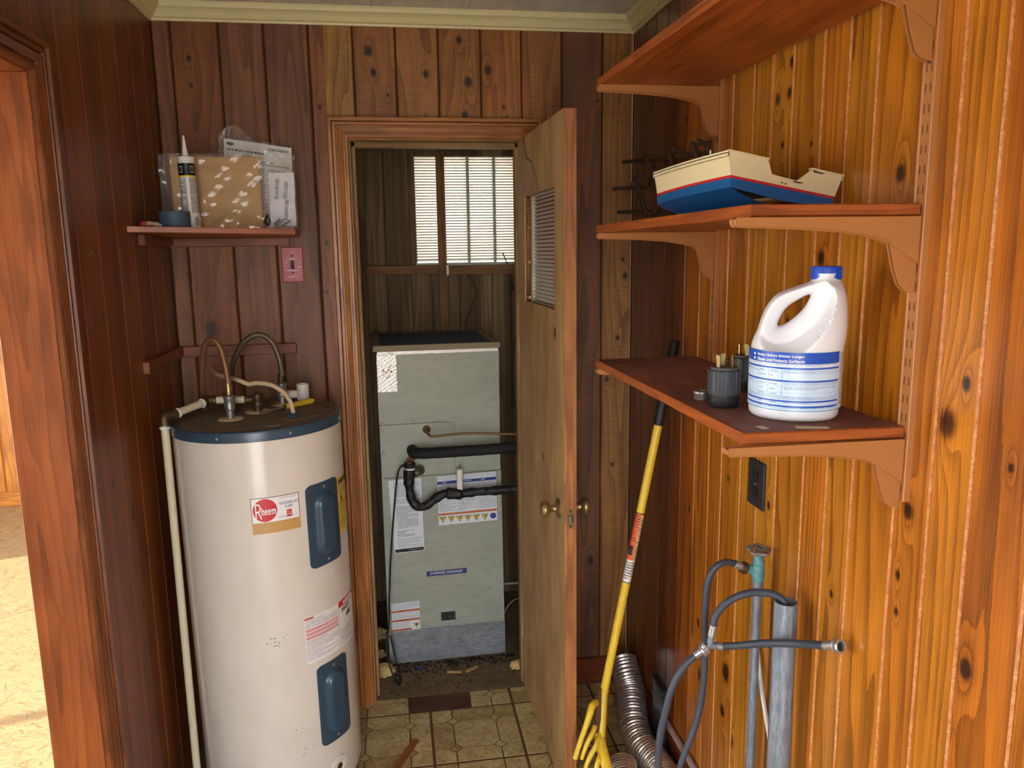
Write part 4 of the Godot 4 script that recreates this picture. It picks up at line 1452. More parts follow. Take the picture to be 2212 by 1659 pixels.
	for q in [[0.46, 0.765], [0.145, 0.205]]:
		st = S()
		grid(st, 1, 6, func(u: float, v: float) -> Vector3: return on_tank(51.8 + 0.25 * u, lerpf(q[1], q[0], v), 0.0004), true)
		mk("jacket_seam", st, M.conduit, t)
	st = S()
	var g := RandomNumberGenerator.new()
	g.seed = 44
	for n in 70:
		var a := g.randf_range(14, 62) if n > 22 else g.randf_range(3, 18)
		var y := g.randf_range(0.08, 0.30) if n > 22 else g.randf_range(0.565, 0.595)
		var s := g.randf_range(0.0006, 0.0022)
		grid(st, 1, 1, func(u: float, v: float) -> Vector3: return on_tank(a + rad_to_deg((u - 0.5) * s * 1.6 / TR), y + (0.5 - v) * s * 2.0, 0.0003), true)
	stuff(mk("scuff_marks", st, mat(C(120, 110, 100), 0.7), t))

	# supply hoses and their nipples
	for q in [["flexible_supply_pipe", "copper-toned bent flexible pipe on the front nipple of the water heater", [Vector3(-0.480, 1.292, 0.414), Vector3(-0.4815, 1.32, 0.414), Vector3(-0.4865, 1.364, 0.414), Vector3(-0.497, 1.408, 0.412), Vector3(-0.518, 1.429, 0.405), Vector3(-0.541, 1.411, 0.39), Vector3(-0.560, 1.35, 0.36), Vector3(-0.575, 1.27, 0.32), Vector3(-0.583, 1.21, 0.27), Vector3(-0.60, 1.0, 0.10)], Vector3(-0.481, 1.196, 0.414), M.copper, 1.292],
			["flexible_supply_pipe", "dark looping flexible pipe on the rear nipple of the water heater", [Vector3(-0.356, 1.288, 0.22), Vector3(-0.357, 1.31, 0.22), Vector3(-0.365, 1.356, 0.22), Vector3(-0.384, 1.40, 0.22), Vector3(-0.417, 1.42, 0.22), Vector3(-0.455, 1.407, 0.22), Vector3(-0.488, 1.367, 0.21), Vector3(-0.511, 1.31, 0.19), Vector3(-0.525, 1.22, 0.15), Vector3(-0.535, 1.0, 0.08)], Vector3(-0.360, 1.196, 0.22), M.flex, 1.285]]:
		var o := thing(q[0], q[1], "pipe", q[3], "supply pipes on the water heater")
		st = S()
		tube(st, spline(q[2], 0.006), 0.0085, 12)
		mk("bent_pipe", st, q[4], o)
		var b: Vector3 = q[3]
		st = S()
		lathe(st, [[0.0, 0.0], [0.0125, 0.0], [0.0125, 0.030], [0.0, 0.030]], 20, Transform3D(Basis.IDENTITY, b))
		mk("nipple", st, M.steel, o)
		st = S()
		lathe(st, [[0.0125, 0.026], [0.0155, 0.028], [0.0165, 0.034], [0.0155, 0.038], [0.0155, 0.058], [0.0172, 0.062], [0.0172, 0.068], [0.0125, 0.072], [0.0, 0.072]], 8, Transform3D(Basis.IDENTITY, b))
		mk("union_nut", st, M.steel, o)
		st = S()
		lathe(st, [[0.010, 0.070], [0.011, 0.078], [0.0115, 0.090], [0.0095, 0.098], [0.0085, q[5] - b.y + 0.012], [0.0, q[5] - b.y + 0.012]], 8, Transform3D(Basis.IDENTITY, b))
		mk("compression_nut", st, M.brass_dark if q[4] == M.flex else M.brass, o)
	# relief valve, its discharge pipe, the cable whip
	var rv := thing("relief_valve", "dark brass relief valve standing in the middle of the heater lid", "valve", Vector3(-0.419, 1.2, 0.322))
	st = S()
	lathe(st, [[0.0, 0.0], [0.0135, 0.0], [0.0135, 0.016], [0.016, 0.018], [0.016, 0.028], [0.0145, 0.030], [0.0155, 0.040], [0.0165, 0.046], [0.0155, 0.050], [0.009, 0.056], [0.004, 0.058], [0.0, 0.058]], 14, Transform3D(Basis.IDENTITY, Vector3(-0.419, 1.1995, 0.322)))
	mk("valve_body", st, M.brass_dark, rv)
	st = S()
	cyl(st, Vector3(-0.43, 1.235, 0.322), Vector3(-0.4555, 1.235, 0.322), 0.012, 14, 0.002)
	mk("outlet", st, M.brass_dark, rv)
	var dp := thing("discharge_pipe", "ivory plastic discharge pipe with dark elbows running down beside the water heater", "pipe", Vector3(-0.652, 0, 0.448))
	for q in [[Vector3(-0.455, 1.235, 0.322), Vector3(-0.545, 1.237, 0.322)], [Vector3(-0.568, 1.235, 0.338), Vector3(-0.638, 1.218, 0.432)], [Vector3(-0.654, 1.197, 0.449), Vector3(-0.652, 0.03, 0.449)]]:
		st = S()
		cyl(st, q[0], q[1], 0.0112, 16)
		mk("pipe_run", st, M.cpvc, dp)
	for q in [[Vector3(-0.538, 1.237, 0.322), Vector3(-0.562, 1.237, 0.324), Vector3(-0.573, 1.234, 0.345)], [Vector3(-0.629, 1.220, 0.420), Vector3(-0.652, 1.216, 0.444), Vector3(-0.654, 1.192, 0.449)]]:
		st = S()
		tube(st, spline(q, 0.004), 0.0145, 14)
		for e in [0, 2]:
			var dir: Vector3 = (q[e] - q[1]).normalized()
			cyl(st, q[e] - dir * 0.009, q[e] + dir * 0.001, 0.0158, 14, 0.001)
		mk("elbow", st, M.brass_dark, dp)
	for q in [[Vector3(-0.654, 1.183, 0.449), Vector3(-0.654, 1.189, 0.449)], [Vector3(-0.571, 1.2342, 0.343), Vector3(-0.575, 1.2333, 0.348)], [Vector3(-0.623, 1.2215, 0.413), Vector3(-0.627, 1.2205, 0.418)]]:
		st = S()
		cyl(st, q[0], q[1], 0.0150, 14, 0.001)
		mk("collar", st, M.pvc, dp)
	var whip := thing("cable_conduit", "beige flexible cable conduit curving into the heater lid", "conduit", Vector3(-0.30, 1.2, 0.44))
	st = S()
	tube(st, spline([Vector3(-0.30, 1.206, 0.44), Vector3(-0.302, 1.222, 0.438), Vector3(-0.308, 1.242, 0.43), Vector3(-0.327, 1.266, 0.41), Vector3(-0.365, 1.288, 0.39), Vector3(-0.41, 1.292, 0.37), Vector3(-0.435, 1.288, 0.36), Vector3(-0.47, 1.300, 0.34), Vector3(-0.55, 1.30, 0.22), Vector3(-0.62, 1.30, 0.02)], 0.008), 0.0068, 12)
	mk("conduit_tube", st, M.conduit, whip)
	st = S()
	lathe(st, [[0.0, 0.0], [0.0155, 0.0], [0.0155, 0.006], [0.011, 0.008], [0.0115, 0.014], [0.0, 0.014]], 10, Transform3D(Basis.IDENTITY, Vector3(-0.30, 1.1988, 0.44)))
	mk("lock_nut", st, M.navy, whip)
	var tee := thing("pipe_fitting", "white plastic pipe tee standing loose at the back of the heater lid", "pipe fitting", Vector3(-0.302, 1.1965, 0.165))
	st = S()
	lathe(st, [[0.0, 0.0], [0.0185, 0.0], [0.0195, 0.002], [0.0195, 0.054], [0.0165, 0.055], [0.0155, 0.050], [0.0155, 0.010], [0.0, 0.010]], 24, Transform3D(Basis.IDENTITY, Vector3(-0.302, 1.1965, 0.165)))
	mk("socket", st, M.pvc, tee)
	st = S()
	cyl(st, Vector3(-0.318, 1.217, 0.165), Vector3(-0.352, 1.218, 0.158), 0.0135, 18, 0.002)
	mk("branch", st, M.pvc, tee)
	var sd := thing("screwdriver", "screwdriver with a yellow handle lying on the heater lid", "screwdriver", Vector3(-0.33, 1.2, 0.297))
	var a := Vector3(-0.409, 1.2005, 0.363)
	var b2 := Vector3(-0.262, 1.2085, 0.240)
	var m := a.lerp(b2, 0.47)
	st = S()
	cyl(st, a, m, 0.0032, 10, 0.0005)
	mk("shaft", st, M.steel, sd)
	st = S()
	cyl(st, m.lerp(a, 0.06), m, 0.008, 12, 0.001)
	mk("ferrule", st, M.brass_dark, sd)
	st = S()
	lathe(st, [[0.0, 0.0], [0.0085, 0.001], [0.0095, 0.012], [0.0075, 0.022], [0.0095, 0.036], [0.0095, 0.092], [0.007, 0.100], [0.0, 0.101]], 8, frame(m, b2 - a))
	mk("handle", st, M.yellow, sd)
	st = S()
	tube(st, spline([Vector3(-0.396, 1.2048, 0.222), Vector3(-0.388, 1.2085, 0.236), Vector3(-0.377, 1.2065, 0.246)], 0.003), 0.0078, 10)
	solo("copper_elbow", st, M.copper, "small copper elbow lying on the heater lid by the screwdriver", "pipe fitting")

# ------------------------------------------------------------------ left: wall shelf, its load, switch, cleats
func wall_shelf_things() -> void:
	var sh := thing("corner_shelf", "small red-brown corner shelf on the dark left wall above the water heater", "shelf", Vector3(-0.5, 1.72, 0))
	var st := S()
	grain_axis = 0
	jitter()
	slab(st, [Vector3(XL, 1.740, 0.0), Vector3(-0.302, 1.737, 0.0), Vector3(-0.281, 1.740, 0.30), Vector3(XL, 1.749, 0.405)], Vector3.UP, 0.017, 0.0015)
	mk("shelf_board", st, M.shelf, sh)
	st = S()
	jitter()
	bx(st, Vector3(XL, 1.693, 0.0), Vector3(-0.334, 1.721, 0.019), 0.002)
	mk("shelf_cleat", st, M.cleat, sh)
	st = S()
	grain_axis = 2
	bx(st, Vector3(XL, 1.697, 0.019), Vector3(XL + 0.019, 1.728, 0.320), 0.002)
	mk("shelf_cleat", st, M.cleat, sh)
	# strips of wood nailed lower down
	st = S()
	grain_axis = 0
	bx(st, Vector3(XL + 0.019, 1.332, 0.0), Vector3(-0.332, 1.367, 0.019), 0.002)
	solo("wall_cleat", st, M.cleat, "brown wooden strip nailed across the back wall behind the bent pipes", "cleat", "wooden strips behind the heater")
	st = S()
	grain_axis = 2
	bx(st, Vector3(XL, 1.332, 0.0), Vector3(XL + 0.019, 1.367, 0.385), 0.002)
	solo("wall_cleat", st, M.cleat, "dark wooden strip nailed along the left wall above the pipe elbow", "cleat", "wooden strips behind the heater")
	# cardboard pack in a clear bag
	var pk := thing("cardboard_pack", "tan cardboard pack in a clear plastic bag on the corner shelf", "package", Vector3(-0.53, 1.742, 0.14))
	st = S()
	bx(st, Vector3(-0.655, 1.7425, 0.128), Vector3(-0.392, 1.963, 0.160), 0.003)
	M.card = mat(Color(1, 1, 1), 0.8, 0.0, tex(mottle(256, 256, C(196, 152, 86), C(206, 164, 98), C(180, 138, 76), 0.01, 171)))
	mk("card_panel", st, M.card, pk)
	st = S()
	for q in [[0.0, 0.0, 0.0], [0.006, 0.25, 1.7]]:
		grid(st, 40, 30, func(u: float, v: float) -> Vector3:
			var x := lerpf(-0.690, -0.384, u)
			var y := lerpf(1.970, 1.7445, v)
			var w := sin(u * 21 + v * 9 + q[1]) * 0.5 + sin(u * 9 - v * 23) * 0.5 + sin(u * 43 + v * 37 + q[2]) * 0.25
			var loose: float = 1.0 if u < 0.12 else 0.35
			return Vector3(x, y, 0.166 + q[0] + 0.003 * w * (1.0 + loose) - (0.02 if u < 0.1 else 0.0)), true)
		break
	mk("clear_bag", st, M.film, pk)
	# sheet of instructions in a bag, standing behind
	var dc := thing("instruction_sheet", "white printed instruction sheet in a crinkled clear bag behind the cardboard pack", "document", Vector3(-0.41, 1.9, 0.06))
	var im := sheet(256, 320, C(232, 232, 230))
	small_print(im, Rect2i(10, 34, 140, 8), 1, C(60, 60, 60), 31, 0.9)
	small_print(im, Rect2i(50, 52, 180, 8), 1, C(120, 120, 120), 32)
	im.fill_rect(Rect2i(12, 48, 1, 80), C(120, 120, 120))
	small_print(im, Rect2i(12, 66, 232, 240), 26, C(120, 120, 124), 33)
	st = S()
	var sx := Vector3(0.207, -0.029, 0).normalized()
	var sy := Vector3(0.03, 1, 0).normalized()
	grid(st, 8, 8, func(u: float, v: float) -> Vector3: return Vector3(-0.512, 2.031, 0.055) + sx * 0.209 * u - sy * 0.27 * v + Vector3(0, 0, 0.003 * sin(u * 5) - 0.02 * v * 0.0), true)
	var pg := mk("paper", st, mat(Color(1, 1, 1), 0.6, 0.0, tex(im)), dc)
	st = S()
	letters(st, "SCREENAWAY", Vector2(0.062, 0.008), flat_to(Vector3(-0.345, 1.992, 0.0585), sx, sy))
	mk("lettering", st, M.ink, pg)
	st = S()
	lathe(st, [[0.012, 0.0], [0.012, 0.0004], [0.0, 0.0005]], 20, Transform3D(Basis(Vector3(1, -0.14, 0), Vector3(0, 0, 1), Vector3(0, -0.42, 0)), Vector3(-0.493, 2.014, 0.058)))
	mk("oval_logo", st, M.ink, pg)
	st = S()
	grid(st, 44, 40, func(u: float, v: float) -> Vector3:
		var hump := 0.045 * exp(-pow((u - 0.28) * 4.0, 2)) + 0.012 * sin(u * 11) * (1.0 - v)
		var p := Vector3(-0.526, 2.025, 0.066) + sx * 0.232 * u - sy * (0.272 * v - hump * (1.0 - v))
		return p + Vector3(0, 0, 0.0035 * (sin(u * 27 + v * 12) + sin(u * 13 - v * 31) + 0.6 * sin(u * 60 + v * 40))), true)
	mk("clear_bag", st, M.film, dc)
	# bag of small hardware with a printed slip
	var hb := thing("hardware_bag", "clear plastic bag of screws with white printed slip at the shelf's right end", "bag", Vector3(-0.325, 1.742, 0.2))
	st = S()
	var bend := func(x: float, y: float, k: float) -> Vector3: return Vector3(x, y, 0.200 + k + 0.010 * cos((x + 0.325) * 22.0) + 0.004 * sin(y * 70))
	grid(st, 10, 12, func(u: float, v: float) -> Vector3: return bend.call(lerpf(-0.362, -0.287, u) + (1 - v) * 0.002, lerpf(1.910, 1.752, v) - 0.02 * (1 - v) * (1 - u) * 0.0, 0.0), true)
	var slip := mk("printed_slip", st, mat(C(226, 228, 232), 0.6), hb)
	st = S()
	for q in [["HARDWARE", -0.313, 1.800, 0.062], ["ENCLOSED", -0.312, 1.858, 0.050], ["HARDWARE", -0.338, 1.862, 0.060]]:
		letters(st, q[0], Vector2(q[3], 0.0100), func(x: float, y: float, hh: float) -> Vector3: return bend.call(q[1] - y + x * 0.12, q[2] + x, 0.0006 + hh), "Droid Serif Bold")
	mk("lettering", st, M.ink, slip)
	for q in [[-0.352, 1.756, -0.332, 1.772], [-0.345, 1.753, -0.316, 1.774], [-0.330, 1.752, -0.302, 1.768]]:
		st = S()
		cyl(st, Vector3(q[0], q[1], 0.214), Vector3(q[2], q[3], 0.218), 0.0032, 8, 0.0005)
		mk("screw", st, M.steel, hb)
	st = S()
	grid(st, 26, 34, func(u: float, v: float) -> Vector3:
		var x := lerpf(-0.371, -0.280, u)
		return bend.call(x, lerpf(1.926 - 0.016 * u, 1.7435, v), 0.012 + 0.0035 * (sin(u * 19 + v * 7) + sin(v * 33 - u * 12)) + 0.010 * sin(PI * u) * v), true)
	mk("clear_bag", st, M.film, hb)
	st = S()
	tube(st, spline([Vector3(-0.372, 1.752, 0.20), Vector3(-0.3655, 1.768, 0.206), Vector3(-0.372, 1.785, 0.20)], 0.003), 0.0035, 8)
	tube(st, spline([Vector3(-0.372, 1.752, 0.20), Vector3(-0.3785, 1.768, 0.206), Vector3(-0.372, 1.785, 0.20)], 0.003), 0.0035, 8)
	mk("cord_loop", st, M.black, hb)
	# caulk tube
	var ca := thing("caulk_tube", "white caulk tube with a pointed nozzle and black band on the corner shelf", "caulk tube", Vector3(-0.582, 1.742, 0.24))
	var cx := Transform3D(Basis(Vector3.BACK, 0.02) * Basis(Vector3.UP, -0.2), Vector3(-0.584, 1.7445, 0.24))
	st = S()
	lathe(st, [[0.0235, 0.0], [0.0235, 0.195]], 28, cx)
	lathe(st, [[0.0, 0.0], [0.0235, 0.0]], 28, cx)
	im = sheet(512, 384, C(228, 228, 224))
	im.fill_rect(Rect2i(0, 14, 512, 68), C(20, 20, 22))
	im.fill_rect(Rect2i(0, 82, 512, 9), C(226, 196, 40))
	small_print(im, Rect2i(0, 96, 512, 200), 44, C(50, 50, 52), 41, 0.75)
	im.fill_rect(Rect2i(0, 192, 512, 4), C(228, 228, 224))
	im.fill_rect(Rect2i(16, 92, 30, 292), C(232, 230, 224))
	im.fill_rect(Rect2i(64, 312, 60, 64), C(232, 230, 224))
	for k in 16: im.fill_rect(Rect2i(68 + k * 3, 316, 1 + (k * 7) % 2, 52), C(30, 30, 30))
	# white outlined marks at either side of the black band
	for x in [468, 72]:
		im.fill_rect(Rect2i(x, 30, 34, 36), C(232, 232, 232))
		im.fill_rect(Rect2i(x + 4, 34, 26, 28), C(20, 20, 22))
	var body := mk("cartridge", st, mat(Color(1, 1, 1), 0.4, 0.0, tex(im)), ca)
	st = S()
	lathe(st, [[0.0235, 0.194], [0.0245, 0.195], [0.0245, 0.206], [0.022, 0.208], [0.010, 0.209], [0.0085, 0.2095], [0.0025, 0.268], [0.0, 0.268]], 24, cx)
	mk("nozzle", st, M.white, ca)
	# roll of tape, red scrap
	var tp := thing("tape_roll", "roll of dark blue tape lying on the corner shelf", "tape", Vector3(-0.617, 1.745, 0.30))
	st = S()
	var tx := Transform3D(Basis(Vector3.RIGHT, 0.04), Vector3(-0.617, 1.7455, 0.30))
	lathe(st, [[0.030, 0.001], [0.032, 0.0], [0.041, 0.0], [0.042, 0.001], [0.042, 0.047], [0.041, 0.048], [0.032, 0.048], [0.030, 0.047], [0.030, 0.001]], 36, tx)
	mk("tape_wound", st, mat(C(62, 84, 104), 0.6), tp)
	st = S()
	lathe(st, [[0.0285, 0.001], [0.0300, 0.001], [0.0300, 0.047], [0.0285, 0.047], [0.0285, 0.001]], 36, tx)
	mk("core_ring", st, M.conduit, tp)
	var rd := thing("crumpled_rag", "small crumpled red and grey scrap beside the tape roll", "scrap", Vector3(-0.685, 1.748, 0.33))
	st = S()
	ball(st, Vector3(-0.692, 1.756, 0.335), Vector3(0.013, 0.008, 0.012))
	mk("red_scrap", st, mat(C(196, 70, 80), 0.7), rd)
	st = S()
	tube(st, spline([Vector3(-0.684, 1.757, 0.335), Vector3(-0.668, 1.757, 0.338), Vector3(-0.648, 1.751, 0.330)], 0.004), func(l: float, i: int) -> float: return 0.0065 + 0.0015 * sin(l * 300), 8)
	mk("grey_scrap", st, M.conduit, rd)
	# red emergency switch
	var sw := thing("switch_plate", "red emergency switch plate with white lettering on the back wall", "switch", Vector3(-0.330, 1.631, 0.0))
	st = S()
	bx(st, Vector3(-0.3652, 1.5725, 0.0), Vector3(-0.2945, 1.6885, 0.0055), 0.0025)
	var pl := mk("plate", st, mat(C(170, 60, 66), 0.35), sw)
	st = S()
	bx(st, Vector3(-0.3355, 1.616, 0.0056), Vector3(-0.3245, 1.644, 0.0075), 0.001)
	mk("toggle_slot", st, M.black, sw)
	st = S()
	bx(st, Vector3(-0.3335, 1.618, 0.0065), Vector3(-0.3265, 1.630, 0.015), 0.0015)
	mk("toggle", st, M.ink, sw)
	for y in [1.604, 1.6605]:
		st = S()
		lathe(st, [[0.0036, 0.0], [0.0034, 0.0012], [0.0, 0.0016]], 12, frame(Vector3(-0.33, y, 0.0054), Vector3(0, 0, 1)))
		mk("plate_screw", st, M.ink, sw)
	st = S()
	for q in [["OIL", 0, 0.0405, 0.010], ["BURNER", 0, 0.0195, 0.034], ["ON", -0.0215, 0.0085, 0.009], ["OFF", 0.0225, -0.0075, 0.013], ["EMERGENCY", 0, -0.0190, 0.048], ["SWITCH", 0, -0.0405, 0.032]]:
		letters(st, q[0], Vector2(q[3], 0.0048), flat_to(Vector3(-0.330 + q[1], 1.6305 + q[2], 0.0057), Vector3.RIGHT, Vector3.UP), "Droid Sans")
	for q in [[-0.0215, -0.006, 1], [0.0225, 0.008, -1]]:
		var o := Vector3(-0.330 + q[0], 1.6305 + q[1], 0.0060)
		fq(st, o + Vector3(-0.0005, -0.004, 0), o + Vector3(0.0005, -0.004, 0), o + Vector3(0.0005, 0.004, 0), o + Vector3(-0.0005, 0.004, 0), Vector3.BACK)
		ft(st, o + Vector3(-0.0022, 0.002 * q[2], 0), o + Vector3(0.0022, 0.002 * q[2], 0), o + Vector3(0, 0.005 * q[2], 0), Vector3.BACK)
	mk("lettering", st, M.ink_white, pl)

# ------------------------------------------------------------------ furnace and what hangs off it
func furnace_things() -> void:
	var Z := -0.279
	var f := thing("furnace", "tall grey-green upright furnace cabinet inside the closet", "furnace", Vector3(0.163, 0, -0.55))
	var yaw := Basis(Vector3.UP, 0.030)
	var fx := func(x: float, y: float, d: float) -> Vector3: return Vector3(0.163, 0, Z) + yaw * Vector3(x - 0.163, y, d)
	var xf := Transform3D(yaw, Vector3(0.163, 0, Z) - yaw * Vector3(0.163, 0, 0))
	M.panel = mat(Color(1, 1, 1), 0.42, 0.0, tex(mottle(512, 512, C(164, 168, 152), C(170, 174, 158), C(150, 156, 140), 0.010, 181)))
	M.plinth = mat(Color(1, 1, 1), 0.55, 0.3, tex(mottle(512, 512, C(132, 136, 140), C(154, 158, 162), C(104, 108, 112), 0.02, 191, 0.02)))
	var A := -0.074
	var B := 0.402
	var st := S()
	bx(st, Vector3(A, 0.0, -0.52), Vector3(B, 1.286, -0.008), 0.002, xf)
	mk("cabinet", st, M.panel, f)
	# front sheets: top, coil door with a rounded corner, right-hand piece, lower door
	var sheets := [
		[PackedVector2Array([Vector2(A, 1.0065), Vector2(0.175, 1.0085), Vector2(0.1965, 1.0035), Vector2(0.2115, 0.992), Vector2(0.2195, 0.9735), Vector2(0.2195, 0.7955), Vector2(B - 0.002, 0.7985), Vector2(B, 1.285), Vector2(A, 1.285)]), 0.0, "front_sheet"],
		[PackedVector2Array([Vector2(A + 0.003, 0.7920), Vector2(0.2150, 0.7925), Vector2(0.2150, 0.970), Vector2(0.2065, 0.988), Vector2(0.194, 0.9995), Vector2(0.175, 1.004), Vector2(A + 0.003, 1.002)]), 0.0012, "coil_door"],
		[PackedVector2Array([Vector2(A + 0.012, 0.145), Vector2(B + 0.004, 0.145), Vector2(B, 0.794), Vector2(A + 0.008, 0.788)]), 0.004, "blower_door"]]
	for q in sheets:
		st = S()
		prism(st, q[0], -0.006, q[1], xf)
		mk(q[2], st, M.panel, f)
	st = S()
	bx(st, Vector3(A + 0.012, 0.0, -0.01), Vector3(B + 0.006, 0.144, 0.003), 0.001, xf)
	var pl := mk("plinth", st, M.plinth, f)
	pl.set_meta("label", "bare galvanised plinth")
	for q in [[-0.061, 1.009], [0.060, 1.011], [0.212, 0.998], [0.385, 1.184], [-0.061, 0.892], [-0.058, 0.660], [0.392, 0.669], [0.395, 0.290]]:
		st = S()
		lathe(st, [[0.0062, 0.0], [0.0056, 0.0035], [0.003, 0.0052], [0.0, 0.0052]], 12, frame(fx.call(q[0], q[1], 0.0035), Vector3(0, 0, 1)))
		mk("panel_screw", st, M.screw, f)
	# filter box on top
	st = S()
	grain_axis = 0
	for q in [[A - 0.012, B + 0.006, -0.016, 0.002], [A - 0.012, B + 0.006, -0.50, -0.478]]:
		bx(st, Vector3(q[0], 1.291, q[2]), Vector3(q[1], 1.314, q[3]), 0.001, xf)
	for q in [[A - 0.012, A + 0.016], [B - 0.028, B + 0.006]]:
		bx(st, Vector3(q[0], 1.291, -0.478), Vector3(q[1], 1.3139, -0.016), 0.001, xf)
	var tp := mk("filter_frame", st, mat(C(150, 136, 108), 0.8), f)
	st = S()
	bx(st, Vector3(A + 0.016, 1.293, -0.478), Vector3(B - 0.028, 1.3132, -0.016), 0.0, xf)
	mk("filter_mat", st, mat(Color(1, 1, 1), 0.95, 0.0, tex(mottle(128, 128, C(70, 78, 100), C(82, 92, 116), C(54, 60, 78), 0.2, 201))), tp)
	st = S()
	grid(st, 60, 4, func(u: float, v: float) -> Vector3: return fx.call(lerpf(A + 0.004, B - 0.004, u), lerpf(1.291, 1.279, v), 0.0020 + 0.0008 * sin(u * 90 + v * 5) * sin(u * 37)), true)
	mk("foil_tape", st, M.foil, f)
	# foil patch, data sheets, warning labels
	st = S()
	grid(st, 24, 30, func(u: float, v: float) -> Vector3: return fx.call(lerpf(-0.073, 0.001, u), lerpf(1.278, 1.135, v), 0.0022 + 0.0009 * (sin(u * 31 + v * 17) * sin(v * 43 - u * 11) + 0.5 * sin(u * 70 + v * 50))), true)
	var im := sheet(96, 192, C(232, 228, 222))
	for q in [[22, 50, 50, 70], [18, 74, 56, 16]]:
		for n in 40: im.fill_rect(Rect2i(q[0] + (n * 37) % q[2], q[1] + (n * 53) % q[3], 3, 5), C(150, 60, 60) if n % 2 else C(120, 100, 80))
	for n in 70: im.fill_rect(Rect2i((n * 71) % 96, (n * 97) % 192, 2 + n % 8, 1), C(90, 84, 80))
	mk("foil_patch", st, mat(Color(1, 1, 1), 0.3, 0.35, tex(im)), f)
	im = sheet(192, 448, C(226, 230, 236))
	small_print(im, Rect2i(30, 20, 150, 90), 12, C(130, 136, 146), 51)
	small_print(im, Rect2i(30, 120, 150, 30), 3, C(110, 116, 126), 52)
	for k in 9: im.fill_rect(Rect2i(40 + k * 15, 160, 1, 140), C(150, 156, 166))
	for k in 14:
		im.fill_rect(Rect2i(34, 162 + k * 10, 136, 1), C(176, 182, 190))
		small_print(im, Rect2i(40, 164 + k * 10, 124, 5), 1, C(120, 126, 136), 60 + k, 0.8)
	small_print(im, Rect2i(30, 312, 110, 40), 5, C(90, 96, 106), 53, 0.6)
	small_print(im, Rect2i(30, 360, 150, 60), 7, C(130, 136, 146), 54)
	im.fill_rect(Rect2i(6, 424, 182, 20), C(16, 16, 20))
	small_print(im, Rect2i(90, 430, 94, 10), 2, C(230, 230, 230), 55)
	var sticker := func(called: String, q: Array, picture: Image, off: float) -> MeshInstance3D:
		var s2 := S()
		var v := []
		for p in q: v.append(fx.call(p[0], p[1], off))
		var n: Vector3 = yaw * Vector3.BACK
		var uv := [Vector2(0, 0), Vector2(1, 0), Vector2(1, 1), Vector2(0, 1)]
		T(s2, v[0], v[1], v[2], n, n, n, uv[0], uv[1], uv[2])
		T(s2, v[0], v[2], v[3], n, n, n, uv[0], uv[2], uv[3])
		for i in 4: fq(s2, v[i], v[(i + 1) % 4], v[(i + 1) % 4] - n * 0.0008, v[i] - n * 0.0008, (v[i] + v[(i + 1) % 4]) / 2 - (v[0] + v[2]) / 2)
		return mk(called, s2, mat(Color(1, 1, 1), 0.45, 0.0, tex(picture)), f)
	sticker.call("data_sheet", [[-0.049, 0.781], [0.080, 0.783], [0.084, 0.481], [-0.036, 0.477]], im, 0.0050)
	im = sheet(320, 272, C(228, 232, 238))
	im.fill_rect(Rect2i(0, 28, 320, 16), C(36, 62, 140))
	for k in 3:
		small_print(im, Rect2i(6 + k * 106, 6, 96, 18), 3, C(140, 146, 156), 70 + k)
		small_print(im, Rect2i(6 + k * 106, 50, 96, 150), 20, C(120, 126, 136), 74 + k)
		small_print(im, Rect2i(26 + k * 106, 32, 56, 8), 1, C(230, 232, 238), 78 + k, 0.9)
		im.fill_rect(Rect2i(106 * k, 0, 1, 204), C(170, 176, 186))
	im.fill_rect(Rect2i(0, 206, 320, 12), C(196, 110, 60))
	var w3 = sticker.call("warning_label", [[0.143, 0.784], [0.380, 0.790], [0.383, 0.586], [0.145, 0.581]], im, 0.0050)
	st = S()
	var st2 := S()
	var fl := func(x: float, y: float, r: float, s_tool: SurfaceTool, k: float, off: float) -> void:
		ft(s_tool, fx.call(x - r * k, y + r * 0.75 * k, off), fx.call(x + r * k, y + r * 0.75 * k, off), fx.call(x, y - r * k, off), Vector3.BACK)
	for k in 6:
		fl.call(0.162 + 0.034 * k, 0.605, 0.0145, st2, 1.0, 0.0054)
		fl.call(0.162 + 0.034 * k, 0.6055, 0.0145, st, 0.78, 0.0057)
		lathe(st2, [[0.0035, 0.0], [0.0035, 0.0004], [0.0, 0.0005]], 8, frame(fx.call(0.162 + 0.034 * k + 0.002 * (k % 3 - 1), 0.608, 0.0057), Vector3.BACK))
	mk("warning_triangle", st, mat(C(238, 204, 50), 0.5), w3)
	mk("warning_outline", st2, M.ink, w3)
	st = S()
	lathe(st, [[0.0125, 0.0], [0.0125, 0.0005], [0.0, 0.0006]], 24, frame(fx.call(0.3665, 0.606, 0.0053), Vector3.BACK))
	mk("blue_disc", st, mat(C(36, 62, 140), 0.5), w3)
	im = sheet(192, 200, C(228, 230, 234))
	for k in 3:
		im.fill_rect(Rect2i(0, 52 + k * 66, 192 if k < 2 else 134, 14), C(190, 100, 56))
		small_print(im, Rect2i(6, 6 + k * 66, 180 if k < 2 else 120, 42), 6, C(130, 136, 146), 90 + k)
		small_print(im, Rect2i(50, 56 + k * 66, 60, 7), 1, C(90, 40, 30), 94 + k, 0.9)
	var w4 = sticker.call("warning_label", [[-0.058, 0.264], [0.055, 0.267], [0.056, 0.1455], [-0.056, 0.1415]], im, 0.0050)
	st = S()
	fl.call(0.0415, 0.1635, 0.0125, st, 1.0, 0.0054)
	mk("warning_outline", st, M.ink, w4)
	st = S()
	fl.call(0.0415, 0.164, 0.0125, st, 0.8, 0.0057)
	mk("warning_triangle", st, mat(C(238, 204, 50), 0.5), w4)
	st = S()
	ball(st, fx.call(0.0415, 0.1665, 0.0057), Vector3(0.004, 0.004, 0.0004), 10)
